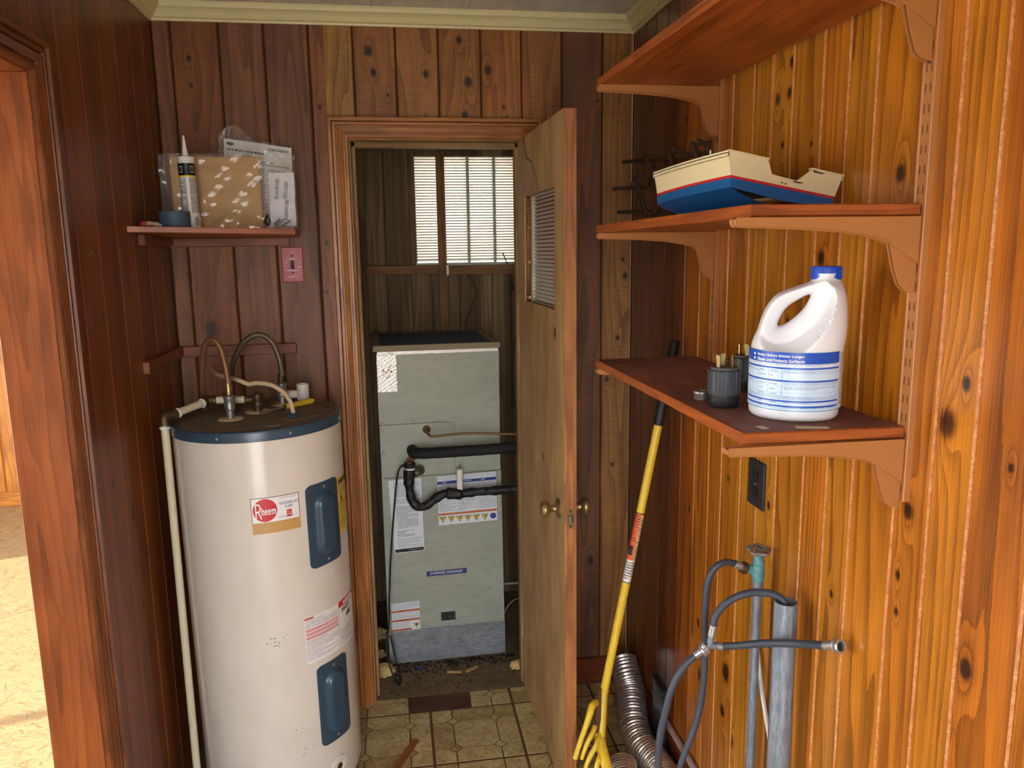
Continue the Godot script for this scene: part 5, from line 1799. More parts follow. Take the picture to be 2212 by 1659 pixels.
	mk("warning_symbol", st, M.ink, w4)
	# badge, mounted upside down
	st = S()
	bx(st, Vector3(0.089, 0.3685, 0.0042), Vector3(0.2535, 0.391, 0.0058), 0.0008, xf * Transform3D(Basis(Vector3.BACK, 0.012), Vector3(0.0045, -0.002, 0)))
	var bd := mk("badge", st, M.steel, f)
	st = S()
	bx(st, Vector3(0.0905, 0.370, 0.0050), Vector3(0.252, 0.3895, 0.0062), 0.0004, xf * Transform3D(Basis(Vector3.BACK, 0.012), Vector3(0.0045, -0.002, 0)))
	mk("badge_field", st, mat(C(34, 50, 116), 0.4), bd)
	st = S()
	letters(st, "American Standard", Vector2(0.132, 0.0130), flat_to(fx.call(0.1695, 0.3795, 0.0064), yaw * Vector3(-1, 0, 0), Vector3.DOWN), "Droid Serif", 0.35)
	mk("lettering", st, M.ink_white, bd)
	st = S()
	bx(st, Vector3(0.143, 0.1705, 0.0030), Vector3(0.2015, 0.2075, 0.0055), 0.001, xf)
	var br := mk("breaker_window", st, M.ink, f)
	st = S()
	for x in [0.155, 0.172, 0.187]: bx(st, Vector3(x, 0.181, 0.0055), Vector3(x + 0.011, 0.195, 0.0085), 0.001, xf)
	mk("breaker_toggle", st, mat(C(60, 60, 62), 0.5), br)
	st = S()
	var g := RandomNumberGenerator.new()
	g.seed = 77
	for n in 260:
		var x := g.randf_range(0.02, 0.385)
		var y := 0.147 + absf(g.randfn(0.0, 0.032)) * (1.6 if x > 0.27 and x < 0.37 else 0.7)
		var s := g.randf_range(0.0008, 0.0030)
		ft(st, fx.call(x, y, 0.0042), fx.call(x + s * 1.5, y + s * 0.3, 0.0042), fx.call(x + s * 0.6, y + s, 0.0048), Vector3.BACK)
	stuff(mk("dirt_specks", st, M.ink, f))

	# refrigerant lines
	var sl := thing("insulated_pipe", "thick black foam-insulated pipe running from the furnace behind the door", "pipe", Vector3(0.05, 0.9, -0.2))
	st = S()
	tube(st, spline([Vector3(0.050, 0.899, -0.285), Vector3(0.050, 0.900, -0.245), Vector3(0.056, 0.901, -0.218), Vector3(0.080, 0.902, -0.203), Vector3(0.12, 0.902, -0.2), Vector3(0.254, 0.903, -0.2), Vector3(0.47, 0.907, -0.2), Vector3(0.62, 0.908, -0.2)], 0.008), func(l: float, i: int) -> float: return 0.0215 + 0.0004 * sin(l * 120), 20)
	mk("foam_sleeve", st, M.foam, sl)
	st = S()
	cyl(st, Vector3(0.045, 0.872, -0.280), Vector3(0.043, 0.874, -0.272), 0.022, 16)
	mk("pipe_stub", st, M.copper, sl)
	st = S()
	tube(st, spline([Vector3(0.108, 0.980, -0.285), Vector3(0.110, 0.976, -0.235), Vector3(0.116, 0.970, -0.208), Vector3(0.140, 0.967, -0.2), Vector3(0.256, 0.972, -0.2), Vector3(0.467, 0.960, -0.2), Vector3(0.62, 0.955, -0.2)], 0.008), 0.0048, 10)
	var cl := thing("copper_line", "thin bare copper line above the insulated pipe", "pipe", Vector3(0.11, 0.97, -0.2))
	mk("copper_tube", st, M.copper, cl)
	st = S()
	lathe(st, [[0.006, 0.0], [0.016, 0.0], [0.016, 0.008], [0.006, 0.012]], 18, frame(Vector3(0.1085, 0.979, -0.279), Vector3(0, 0, 1)))
	mk("grommet", st, M.rust, cl)
	var dt := thing("drain_trap", "black taped condensate drain pipe with a U-bend and a white standpipe", "pipe", Vector3(0.034, 0.8, -0.2))
	st = S()
	tube(st, spline([Vector3(0.036, 0.842, -0.2), Vector3(0.032, 0.80, -0.2), Vector3(0.033, 0.76, -0.2), Vector3(0.042, 0.715, -0.2), Vector3(0.066, 0.690, -0.2), Vector3(0.095, 0.692, -0.2), Vector3(0.125, 0.713, -0.2), Vector3(0.165, 0.735, -0.2), Vector3(0.225, 0.733, -0.2), Vector3(0.30, 0.736, -0.2), Vector3(0.40, 0.737, -0.2), Vector3(0.62, 0.742, -0.2)], 0.006), func(l: float, i: int) -> float: return 0.0175 + 0.0022 * sin(l * 95) * sin(l * 41 + 1.0) + (0.006 if l > 0.29 and l < 0.345 else 0.0) + (0.004 if l < 0.06 else 0.0), 18)
	mk("taped_pipe", st, M.tape_black, dt)
	st = S()
	cyl(st, Vector3(0.227, 0.742, -0.2), Vector3(0.229, 0.832, -0.2), 0.0125, 18, 0.002)
	mk("vent_stub", st, M.pvc, dt)
	st = S()
	cyl(st, Vector3(0.036, 0.838, -0.2), Vector3(0.036, 0.849, -0.2), 0.0205, 20, 0.001)
	mk("white_ring", st, M.pvc, dt)
	st = S()
	cyl(st, Vector3(0.036, 0.849, -0.2), Vector3(0.036, 0.868, -0.2), 0.0225, 20, 0.002)
	bx(st, Vector3(0.003, 0.852, -0.206), Vector3(0.02, 0.862, -0.192), 0.002)
	mk("float_switch", st, M.black, dt)
	st = S()
	cyl(st, Vector3(0.036, 0.868, -0.2), Vector3(0.037, 0.8725, -0.2), 0.012, 14)
	mk("cap", st, M.copper, dt)
	st = S()
	tube(st, spline([Vector3(0.055, 0.826, -0.2), Vector3(0.070, 0.829, -0.205), Vector3(0.080, 0.824, -0.23), Vector3(0.080, 0.822, -0.278)], 0.004), 0.0145, 14)
	mk("drain_port", st, M.flex, dt)
	var cb := thing("black_cable", "thin black cable hanging down the furnace's left edge to the floor", "cable", Vector3(0.0, 0.0, -0.2))
	st = S()
	tube(st, spline([Vector3(0.006, 0.857, -0.2), Vector3(0.0, 0.85, -0.2), Vector3(-0.012, 0.818, -0.2), Vector3(-0.027, 0.705, -0.2), Vector3(-0.040, 0.59, -0.2), Vector3(-0.049, 0.498, -0.2), Vector3(-0.056, 0.418, -0.2), Vector3(-0.064, 0.300, -0.2), Vector3(-0.068, 0.209, -0.2), Vector3(-0.082, 0.12, -0.19), Vector3(-0.070, 0.05, -0.16), Vector3(-0.050, 0.008, -0.13), Vector3(-0.036, 0.005, -0.105)], 0.012), 0.0034, 8)
	tube(st, spline([Vector3(-0.036, 0.005, -0.105), Vector3(-0.032, 0.006, -0.13), Vector3(-0.045, 0.05, -0.19), Vector3(-0.066, 0.16, -0.205)], 0.012), 0.0034, 8)
	mk("cable_run", st, M.black, cb)
	# loose cables on the closet's walls
	st = S()
	tube(st, spline([Vector3(0.338, 1.562, -0.835), Vector3(0.364, 1.517, -0.853), Vector3(0.381, 1.467, -0.853), Vector3(0.356, 1.417, -0.853), Vector3(0.330, 1.35, -0.853), Vector3(0.31, 1.22, -0.853)], 0.01), 0.0042, 8)
	solo("brown_cable", st, M.rust, "brown cable curling down the closet's back boards below the louvred vent", "cable")
	st = S()
	tube(st, spline([Vector3(0.515, 1.40, -0.5), Vector3(0.495, 1.261, -0.5), Vector3(0.487, 1.109, -0.5), Vector3(0.498, 1.004, -0.5), Vector3(0.517, 0.90, -0.5), Vector3(0.53, 0.6, -0.5), Vector3(0.53, 0.003, -0.5)], 0.02), 0.003, 8)
	solo("black_cable", st, M.black, "thin black cable dropping behind the furnace's right side near the door", "cable")
	st = S()
	tube(st, spline([Vector3(0.517, 1.60, -0.5), Vector3(0.508, 1.545, -0.5), Vector3(0.489, 1.520, -0.5), Vector3(0.496, 1.507, -0.5), Vector3(0.512, 1.518, -0.5), Vector3(0.56, 1.53, -0.5), Vector3(0.645, 1.54, -0.5)], 0.006), 0.005, 8)
	solo("black_cable", st, M.black, "looped black cable end beside the hinge edge of the open door", "cable")
	st = S()
	cyl(st, Vector3(0.42, 0.209, -0.5), Vector3(0.640, 0.205, -0.5), 0.008, 10)
	solo("metal_conduit", st, M.steel, "short horizontal grey metal conduit at the furnace's lower right side", "conduit")
	st = S()
	tube(st, spline([Vector3(0.425, 0.11, -0.42), Vector3(0.445, 0.16, -0.40), Vector3(0.475, 0.19, -0.38), Vector3(0.52, 0.195, -0.36), Vector3(0.58, 0.15, -0.36), Vector3(0.62, 0.004, -0.36)], 0.01), 0.0018, 6)
	solo("grey_wire", st, M.conduit, "thin pale wire looping low beside the furnace's right side", "wire")
	st = S()
	cyl(st, Vector3(0.503, 1.655, -0.846), Vector3(0.522, 1.603, -0.838), 0.0025, 6)
	solo("nail", st, M.ink, "bent dark nail sticking up from the rail under the vent", "nail")
	st = S()
	bx(st, Vector3(0.2425, 1.560, -0.839), Vector3(0.2535, 1.606, -0.836), 0.001)
	solo("metal_strap", st, M.steel, "small metal strap where the closet stud meets the rail", "strap")

	# debris on the closet floor
	var lump := func(at: Vector3, r: float, sd: int) -> SurfaceTool:
		var s2 := S()
		var n := FastNoiseLite.new()
		n.seed = sd
		n.frequency = 22.0
		grid(s2, 20, 12, func(u: float, v: float) -> Vector3:
			var d := Vector3(sin(v * PI) * cos(u * TAU), cos(v * PI), sin(v * PI) * sin(u * TAU))
			var k := r * (1.0 + 0.75 * n.get_noise_3dv(d * 0.10 + Vector3(sd, 0, 0)))
			return at + Vector3(d.x * k * 1.25, d.y * k * 0.7, d.z * k))
		return s2
	var foam_m := mat(C(214, 184, 120), 0.9)
	for q in [[Vector3(-0.096, 0.022, -0.19), 0.034, 3, "yellow foam lump by the closet doorway's left jamb"], [Vector3(0.437, 0.016, -0.15), 0.023, 8, "yellow foam lump on the closet floor beside the open door"], [Vector3(-0.128, 0.035, -0.47), 0.034, 5, "dim yellow foam lump behind the furnace cable, farther back on the left"], [Vector3(-0.125, 0.018, -0.33), 0.026, 6, "dusty foam lump deep in the closet's left corner"]]:
		solo("foam_lump", lump.call(q[0], q[1], q[2]), foam_m, q[3], "foam", "foam lumps on the closet floor")
	for q in [[Vector3(0.155, 0.004, -0.165), Vector3(0.213, 0.004, -0.155), "left of two pale wood splinters before the furnace"], [Vector3(0.232, 0.004, -0.156), Vector3(0.275, 0.004, -0.185), "right of two pale wood splinters before the furnace"]]:
		st = S()
		grain_axis = 0
		var d2: Vector3 = (q[1] - q[0]).normalized()
		bx(st, Vector3(-0.03, -0.0035, -0.005), Vector3(0.03, 0.0035, 0.005), 0.001, Transform3D(Basis(d2, Vector3.UP, d2.cross(Vector3.UP)), (q[0] + q[1]) / 2))
		solo("wood_splinter", st, M.raw, q[2], "splinter", "splinters on the closet floor")
	st = S()
	g.seed = 91
	for n in 620:
		var x := g.randf_range(-0.10, 0.44)
		var zz := -0.268 + absf(g.randfn(0.0, 0.035)) * (0.9 if x > 0.12 else 1.5)
		if n > 470:
			x = g.randf_range(-0.15, 0.44)
			zz = g.randf_range(-0.26, -0.03)
		var s := g.randf_range(0.002, 0.008) * (0.7 if n > 470 else 1.0)
		var a := g.randf() * TAU
		var p := Vector3(x, 0.0, zz)
		var e := Vector3(cos(a), 0, sin(a)) * s
		var e2 := Vector3(-sin(a), 0, cos(a)) * s * 0.6
		var tip := p + Vector3(0, s * g.randf_range(0.3, 0.9), 0)
		ft(st, p + e, p - e + e2, tip, Vector3.UP + e2)
		ft(st, p - e + e2, p - e - e2, tip, Vector3.UP - e)
		ft(st, p - e - e2, p + e, tip, Vector3.UP - e2)
	stuff(solo("floor_debris", st, mat(C(34, 28, 22), 0.95), "black crumbs and dirt strewn in front of the furnace plinth", "debris"))
	st = S()
	bx(st, Vector3(0.042, 0.0, -0.222), Vector3(0.060, 0.006, -0.208), 0.001)
	solo("wire_nut", st, mat(C(40, 60, 160), 0.5), "tiny blue plastic bit in the dirt before the furnace", "scrap")
	# bare threshold plank where the vinyl is cut away, torn paint flakes, a loose stick
	st = S()
	grain_axis = 0
	jitter()
	bx(st, Vector3(-0.003, -0.02, -0.014), Vector3(0.229, -0.0008, 0.089), 0.001)
	solo("threshold_plank", st, M.threshold, "bare dark red plank in the doorway where the vinyl is cut away", "plank")
	st = S()
	grain_axis = 2
	jitter()
	var dir := Vector3(0.054, 0, -0.111).normalized()
	bx(st, Vector3(-0.012, 0.0, -0.085), Vector3(0.012, 0.008, 0.16), 0.0012, Transform3D(Basis(dir.cross(Vector3.UP) * -1.0, Vector3.UP, -dir), Vector3(-0.020, 0.0, 0.335)))
	solo("wood_strip", st, M.scrap, "loose strip of brown wood lying on the vinyl floor beside the water heater", "wood strip")

# ------------------------------------------------------------------ right: shelves on slotted rails and what stands on them
func surface_nets(st: SurfaceTool, n: Vector3i, F: PackedFloat32Array, org: Vector3, cell: float, xf: Transform3D) -> void:
	# one vertex in each cell the surface F = 0 crosses, one quad round each crossed edge
	var id := PackedInt32Array()
	id.resize(n.x * n.y * n.z)
	id.fill(-1)
	var P: Array[Vector3] = []
	var N: Array[Vector3] = []
	var sx := 1
	var sy := n.x
	var sz := n.x * n.y
	var corner := [0, sx, sy, sx + sy, sz, sx + sz, sy + sz, sx + sy + sz]
	for z in n.z - 1:
		for y in n.y - 1:
			var row := z * sz + y * sy
			for x in n.x - 1:
				var b := row + x
				var s := F[b] < 0.0
				if (F[b + sx] < 0.0) == s and (F[b + sy] < 0.0) == s and (F[b + sx + sy] < 0.0) == s and (F[b + sz] < 0.0) == s and (F[b + sx + sz] < 0.0) == s and (F[b + sy + sz] < 0.0) == s and (F[b + sx + sy + sz] < 0.0) == s: continue
				var acc := Vector3.ZERO
				var cnt := 0
				for e in [[0, 1], [2, 3], [4, 5], [6, 7], [0, 2], [1, 3], [4, 6], [5, 7], [0, 4], [1, 5], [2, 6], [3, 7]]:
					var fa := F[b + corner[e[0]]]
					var fb := F[b + corner[e[1]]]
					if (fa < 0.0) == (fb < 0.0): continue
					var t := fa / (fa - fb)
					var pa := Vector3(e[0] & 1, (e[0] >> 1) & 1, (e[0] >> 2) & 1)
					var pb := Vector3(e[1] & 1, (e[1] >> 1) & 1, (e[1] >> 2) & 1)
					acc += pa.lerp(pb, t)
					cnt += 1
				id[b] = P.size()
				P.append(org + (Vector3(x, y, z) + acc / cnt) * cell)
				N.append(Vector3.ZERO)
	var quads := []
	for z in range(1, n.z - 1):
		for y in range(1, n.y - 1):
			for x in range(1, n.x - 1):
				var b := z * sz + y * sy + x
				var s := F[b] < 0.0
				if (F[b + sx] < 0.0) != s: quads.append([id[b], id[b - sy], id[b - sy - sz], id[b - sz], s])
				if (F[b + sy] < 0.0) != s: quads.append([id[b], id[b - sz], id[b - sx - sz], id[b - sx], s])
				if (F[b + sz] < 0.0) != s: quads.append([id[b], id[b - sx], id[b - sx - sy], id[b - sy], s])
	for q in quads:
		var nn := (P[q[2]] - P[q[0]]).cross(P[q[3]] - P[q[1]])
		if q[4]: nn = -nn
		for k in 4: N[q[k]] -= nn
	for q in quads:
		for t in [[0, 1, 2], [0, 2, 3]]:
			var a: int = q[t[0]]
			var b: int = q[t[1]]
			var c: int = q[t[2]]
			T(st, xf * P[a], xf * P[b], xf * P[c], (xf.basis * N[a]).normalized(), (xf.basis * N[b]).normalized(), (xf.basis * N[c]).normalized(), Vector2(P[a].x, P[a].y), Vector2(P[b].x, P[b].y), Vector2(P[c].x, P[c].y))

func seg_dist(p: Vector2, poly: PackedVector2Array) -> float:
	var d := 1e9
	for i in poly.size():
		d = minf(d, p.distance_squared_to(Geometry2D.get_closest_point_to_segment(p, poly[i], poly[(i + 1) % poly.size()])))
	return sqrt(d)

func round_poly(pts: Array, n := 6) -> PackedVector2Array:
	# closed smooth curve through the points
	var out := PackedVector2Array()
	var m := pts.size()
	for i in m:
		for k in n: out.append((pts[i] as Vector2).cubic_interpolate(pts[(i + 1) % m], pts[(i + m - 1) % m], pts[(i + 2) % m], float(k) / n))
	return out

func bracket(z: float, y: float, label: String) -> void:
	# pressed-metal shelf bracket: two cheeks, a rolled lower lip, a leg that hooks into the rail
	var o := thing("shelf_bracket", label, "bracket", Vector3(XR - 0.012, y, z), "brown shelf brackets")
	var arm := PackedVector2Array([Vector2(0.0, 0.0), Vector2(0.311, 0.0), Vector2(0.3135, -0.003), Vector2(0.3135, -0.009), Vector2(0.309, -0.0135), Vector2(0.20, -0.0175), Vector2(0.13, -0.023), Vector2(0.09, -0.029), Vector2(0.062, -0.036), Vector2(0.05, -0.042), Vector2(0.0, -0.075)])
	var leg := PackedVector2Array([Vector2(0.0, -0.02), Vector2(0.05, -0.038), Vector2(0.044, -0.060), Vector2(0.037, -0.085), Vector2(0.028, -0.108), Vector2(0.018, -0.118), Vector2(0.0, -0.122)])
	var at := func(zz: float) -> Transform3D: return Transform3D(Basis(Vector3(-1, 0, 0), Vector3(0, 1, 0), Vector3(0, 0, -1)), Vector3(XR - 0.012, y, zz))
	var st := S()
	for zz in [0.0085, -0.0085]:
		st = S()
		prism(st, arm, -0.0011, 0.0011, at.call(z + zz))
		mk("cheek", st, M.bracket, o)
		st = S()
		prism(st, leg, -0.0012, 0.0012, at.call(z + zz * 0.56))
		mk("leg", st, M.bracket, o)
	st = S()
	var lip := []
	for i in range(2, 10): lip.append(Vector3(XR - 0.012 - arm[i].x, y + arm[i].y + 0.001, z))
	for i in lip.size() - 1:
		var a: Vector3 = lip[i]
		var b: Vector3 = lip[i + 1]
		fq(st, a + Vector3(0, 0, 0.0085), b + Vector3(0, 0, 0.0085), b - Vector3(0, 0, 0.0085), a - Vector3(0, 0, 0.0085), Vector3(-0.3, -1, 0))
	fq(st, Vector3(XR - 0.012, y - 0.0006, z + 0.0085), Vector3(XR - 0.322, y - 0.0006, z + 0.0085), Vector3(XR - 0.322, y - 0.0006, z - 0.0085), Vector3(XR - 0.012, y - 0.0006, z - 0.0085), Vector3.UP)
	mk("lower_lip", st, M.bracket, o)
	st = S()
	for dz in [0.0092, -0.0092]:
		for i in range(2, 10):
			var a := Vector3(XR - 0.012 - arm[i].x, y + arm[i].y, z + dz)
			var b := Vector3(XR - 0.012 - arm[(i + 1) if i < 9 else i].x, y + arm[(i + 1) if i < 9 else i].y, z + dz)
			if a.distance_to(b) > 0.001: cyl(st, a, b, 0.0014, 6)
	mk("rolled_edge", st, M.bracket, o)

func right_shelf_things() -> void:
	# slotted rails
	for q in [[0.750, "far slotted brown metal rail screwed to the pine wall"], [1.560, "near slotted brown metal rail screwed to the pine wall"]]:
		var z: float = q[0]
		var o := thing("shelf_rail", q[1], "rail", Vector3(XR, 1.24, z), "slotted shelf rails")
		var st := S()
		prism(st, PackedVector2Array([Vector2(-0.0155, 0.0), Vector2(0.0155, 0.0), Vector2(0.0155, 0.0105), Vector2(0.0145, 0.012), Vector2(0.0115, 0.012), Vector2(0.0105, 0.0105), Vector2(-0.0105, 0.0105), Vector2(-0.0115, 0.012), Vector2(-0.0145, 0.012), Vector2(-0.0155, 0.0105)]), 1.24, 2.42, Transform3D(Basis(Vector3(0, 0, 1), Vector3(-1, 0, 0), Vector3(0, 1, 0)), Vector3(XR, 0, z)))
		mk("channel", st, M.bracket, o)
		st = S()
		for k in 38:
			for s in [-0.0055, 0.0055]:
				bx(st, Vector3(XR - 0.0108, 1.252 + 0.031 * k, z + s - 0.0013), Vector3(XR - 0.0102, 1.266 + 0.031 * k, z + s + 0.0013))
		stuff(mk("slots", st, M.slot, o))
		for y in [1.33, 1.62, 1.95, 2.25]:
			st = S()
			lathe(st, [[0.004, 0.0], [0.0035, 0.0015], [0.0, 0.002]], 10, frame(Vector3(XR - 0.0105, y, z), Vector3(-1, 0, 0)))
			mk("rail_screw", st, M.brass_dark, o)
	for q in [[2.070, "top"], [1.7125, "middle"], [1.3520, "bottom"]]:
		bracket(0.750, q[0] + (0.005 if q[0] < 1.4 else (-0.004 if q[0] < 1.9 else 0.0)), "brown metal bracket on the far rail under the %s right-hand shelf" % q[1])
		bracket(1.560, q[0] + (-0.004 if q[0] < 1.4 else 0.001), "brown metal bracket on the near rail under the %s right-hand shelf" % q[1])
	# shelf boards
	M.shelf_under = M.shelf
	for q in [["top red-brown shelf on the right wall, its underside showing", 2.090, 2.090, M.shelf], ["middle red-brown shelf on the right wall, carrying the model boat", 1.7285, 1.7345, M.shelf], ["lowest right-hand shelf with dusty top, carrying the bleach bottle", 1.3775, 1.3685, M.shelf]]:
		var o := thing("wall_shelf", q[0], "shelf", Vector3(0.69, q[1], 1.14), "red-brown shelves on the right wall")
		var st := S()
		grain_axis = 2
		jitter()
		slab(st, [Vector3(0.528, q[1], 0.722), Vector3(0.806, q[1], 0.715), Vector3(0.8375, q[2], 1.566), Vector3(0.556, q[2], 1.556)], Vector3.UP, 0.0195, 0.0022)
		mk("shelf_board", st, q[3], o)
		if q[1] < 1.4:
			# the worn, dusty paint on top, and two scraps of old masking tape
			st = S()
			fq(st, Vector3(0.531, q[1] + 0.0004, 0.725), Vector3(0.803, q[1] + 0.0004, 0.718), Vector3(0.8345, q[2] + 0.0004, 1.563), Vector3(0.559, q[2] + 0.0004, 1.553), Vector3.UP)
			var tp := mk("dusty_top", st, M.shelf_dusty, o)
			tp.set_meta("label", "dusty dark red painted top")
			st = S()
			for t in [[0.600, 1.414, 0.606, 1.536], [0.660, 1.535, 0.712, 1.548]]:
				var a := Vector3(t[0], 1.3700, t[1])
				var b := Vector3(t[2], 1.3692, t[3])
				var w := (b - a).cross(Vector3.UP).normalized() * 0.0075
				slab(st, [a - w, a + w, b + w, b - w], Vector3.UP, 0.0008, 0.0)
			mk("tape_residue", st, M.conduit, o)
	boat()
	peg_rack()
	bottle()
	# twist-lock plugs and a steel ring
	for q in [[Vector3(0.613, 1.3714, 1.3485), "front black twist-lock plug with upright brass prongs, beside the bleach bottle", 0.5], [Vector3(0.722, 1.3727, 1.211), "rear black twist-lock plug half hidden behind the bleach bottle", 1.3]]:
		var o := thing("electrical_plug", q[1], "plug", q[0], "twist-lock plugs on the lowest shelf")
		var at := Transform3D(Basis(Vector3.UP, q[2]), q[0])
		var st := S()
		lathe(st, [[0.0, 0.0], [0.026, 0.0], [0.0285, 0.003], [0.0285, 0.019], [0.0275, 0.0195], [0.0275, 0.022], [0.0295, 0.0225], [0.0295, 0.024], [0.0, 0.024]], 36, at)
		mk("clamp_base", st, M.black, o)
		st = S()
		lathe(st, [[0.029, 0.024], [0.029, 0.0695], [0.027, 0.0715], [0.0, 0.0715]], 36, at)
		for k in 12: bx(st, Vector3(-0.0035, 0.026, 0.0275), Vector3(0.0035, 0.0695, 0.0305), 0.001, at * Transform3D(Basis(Vector3.UP, TAU * k / 12.0), Vector3.ZERO))
		mk("plug_body", st, mat(C(52, 58, 64), 0.5), o)
		st = S()
		lathe(st, [[0.0255, 0.0715], [0.0255, 0.0745], [0.0245, 0.0755], [0.0, 0.0755]], 32, at)
		mk("plug_face", st, mat(C(80, 76, 72), 0.6), o)
		for k in 3:
			st = S()
			var xf: Transform3D = at * Transform3D(Basis(Vector3.UP, TAU * k / 3.0 + 0.4), Vector3.ZERO)
			prism(st, PackedVector2Array([Vector2(-0.004, 0.0755), Vector2(0.004, 0.0755), Vector2(0.004, 0.096), Vector2(0.001, 0.0985), Vector2(-0.006, 0.0985), Vector2(-0.006, 0.090), Vector2(-0.004, 0.088)]), 0.0145, 0.0165, xf)
			mk("prong", st, M.brass, o)
		st = S()
		cyl(st, at * Vector3(0.024, 0.0715, -0.012), at * Vector3(0.026, 0.086, -0.013), 0.002, 8)
		lathe(st, [[0.004, 0.0], [0.004, 0.002], [0.0, 0.003]], 10, Transform3D(Basis.IDENTITY, at * Vector3(0.026, 0.085, -0.013)))
		mk("loose_screw", st, M.ink, o)
	var st := S()
	lathe(st, [[0.011, 0.0], [0.0155, 0.0], [0.016, 0.003], [0.0145, 0.004], [0.016, 0.0055], [0.0145, 0.0075], [0.016, 0.009], [0.0145, 0.0105], [0.017, 0.012], [0.017, 0.016], [0.013, 0.017], [0.011, 0.016], [0.011, 0.0]], 28, Transform3D(Basis.IDENTITY, Vector3(0.600, 1.3718, 1.275)))
	solo("threaded_ring", st, M.steel, "small steel threaded ring behind the front black plug", "ring")
	# outlet
	var ou := thing("wall_outlet", "black double electrical outlet on the pine wall under the lowest shelf", "outlet", Vector3(XR, 1.107, 1.029))
	st = S()
	bx(st, Vector3(XR - 0.007, 1.049, 0.988), Vector3(XR, 1.165, 1.070), 0.0025)
	var pl := mk("plate", st, mat(C(44, 44, 48), 0.4), ou)
	for y in [1.126, 1.088]:
		st = S()
		var p := PackedVector2Array()
		for k in 28:
			var a := TAU * k / 28.0
			p.append(Vector2(cos(a) * 0.0165, clampf(sin(a) * 0.0165, -0.0135, 0.0135)))
		prism(st, p, 0.0, 0.0022, Transform3D(Basis(Vector3(0, 0, 1), Vector3(0, 1, 0), Vector3(-1, 0, 0)), Vector3(XR - 0.0065, y, 1.029)))
		var r := mk("receptacle", st, mat(C(30, 30, 33), 0.3), ou)
		st = S()
		for q in [[-0.0065, 0.0035, 0.0012, 0.0045], [0.0065, 0.0035, 0.0012, 0.0038]]: bx(st, Vector3(XR - 0.0090, y + q[1] - q[3], 1.029 + q[0] - q[2]), Vector3(XR - 0.0085, y + q[1] + q[3], 1.029 + q[0] + q[2]))
		cyl(st, Vector3(XR - 0.0085, y - 0.0075, 1.029), Vector3(XR - 0.0090, y - 0.0075, 1.029), 0.0022, 8)
		mk("slots", st, mat(C(8, 8, 8), 0.9), r)
	st = S()
	lathe(st, [[0.003, 0.0], [0.0028, 0.0012], [0.0, 0.0016]], 10, frame(Vector3(XR - 0.007, 1.107, 1.029), Vector3(-1, 0, 0)))
	mk("plate_screw", st, M.screw, pl)

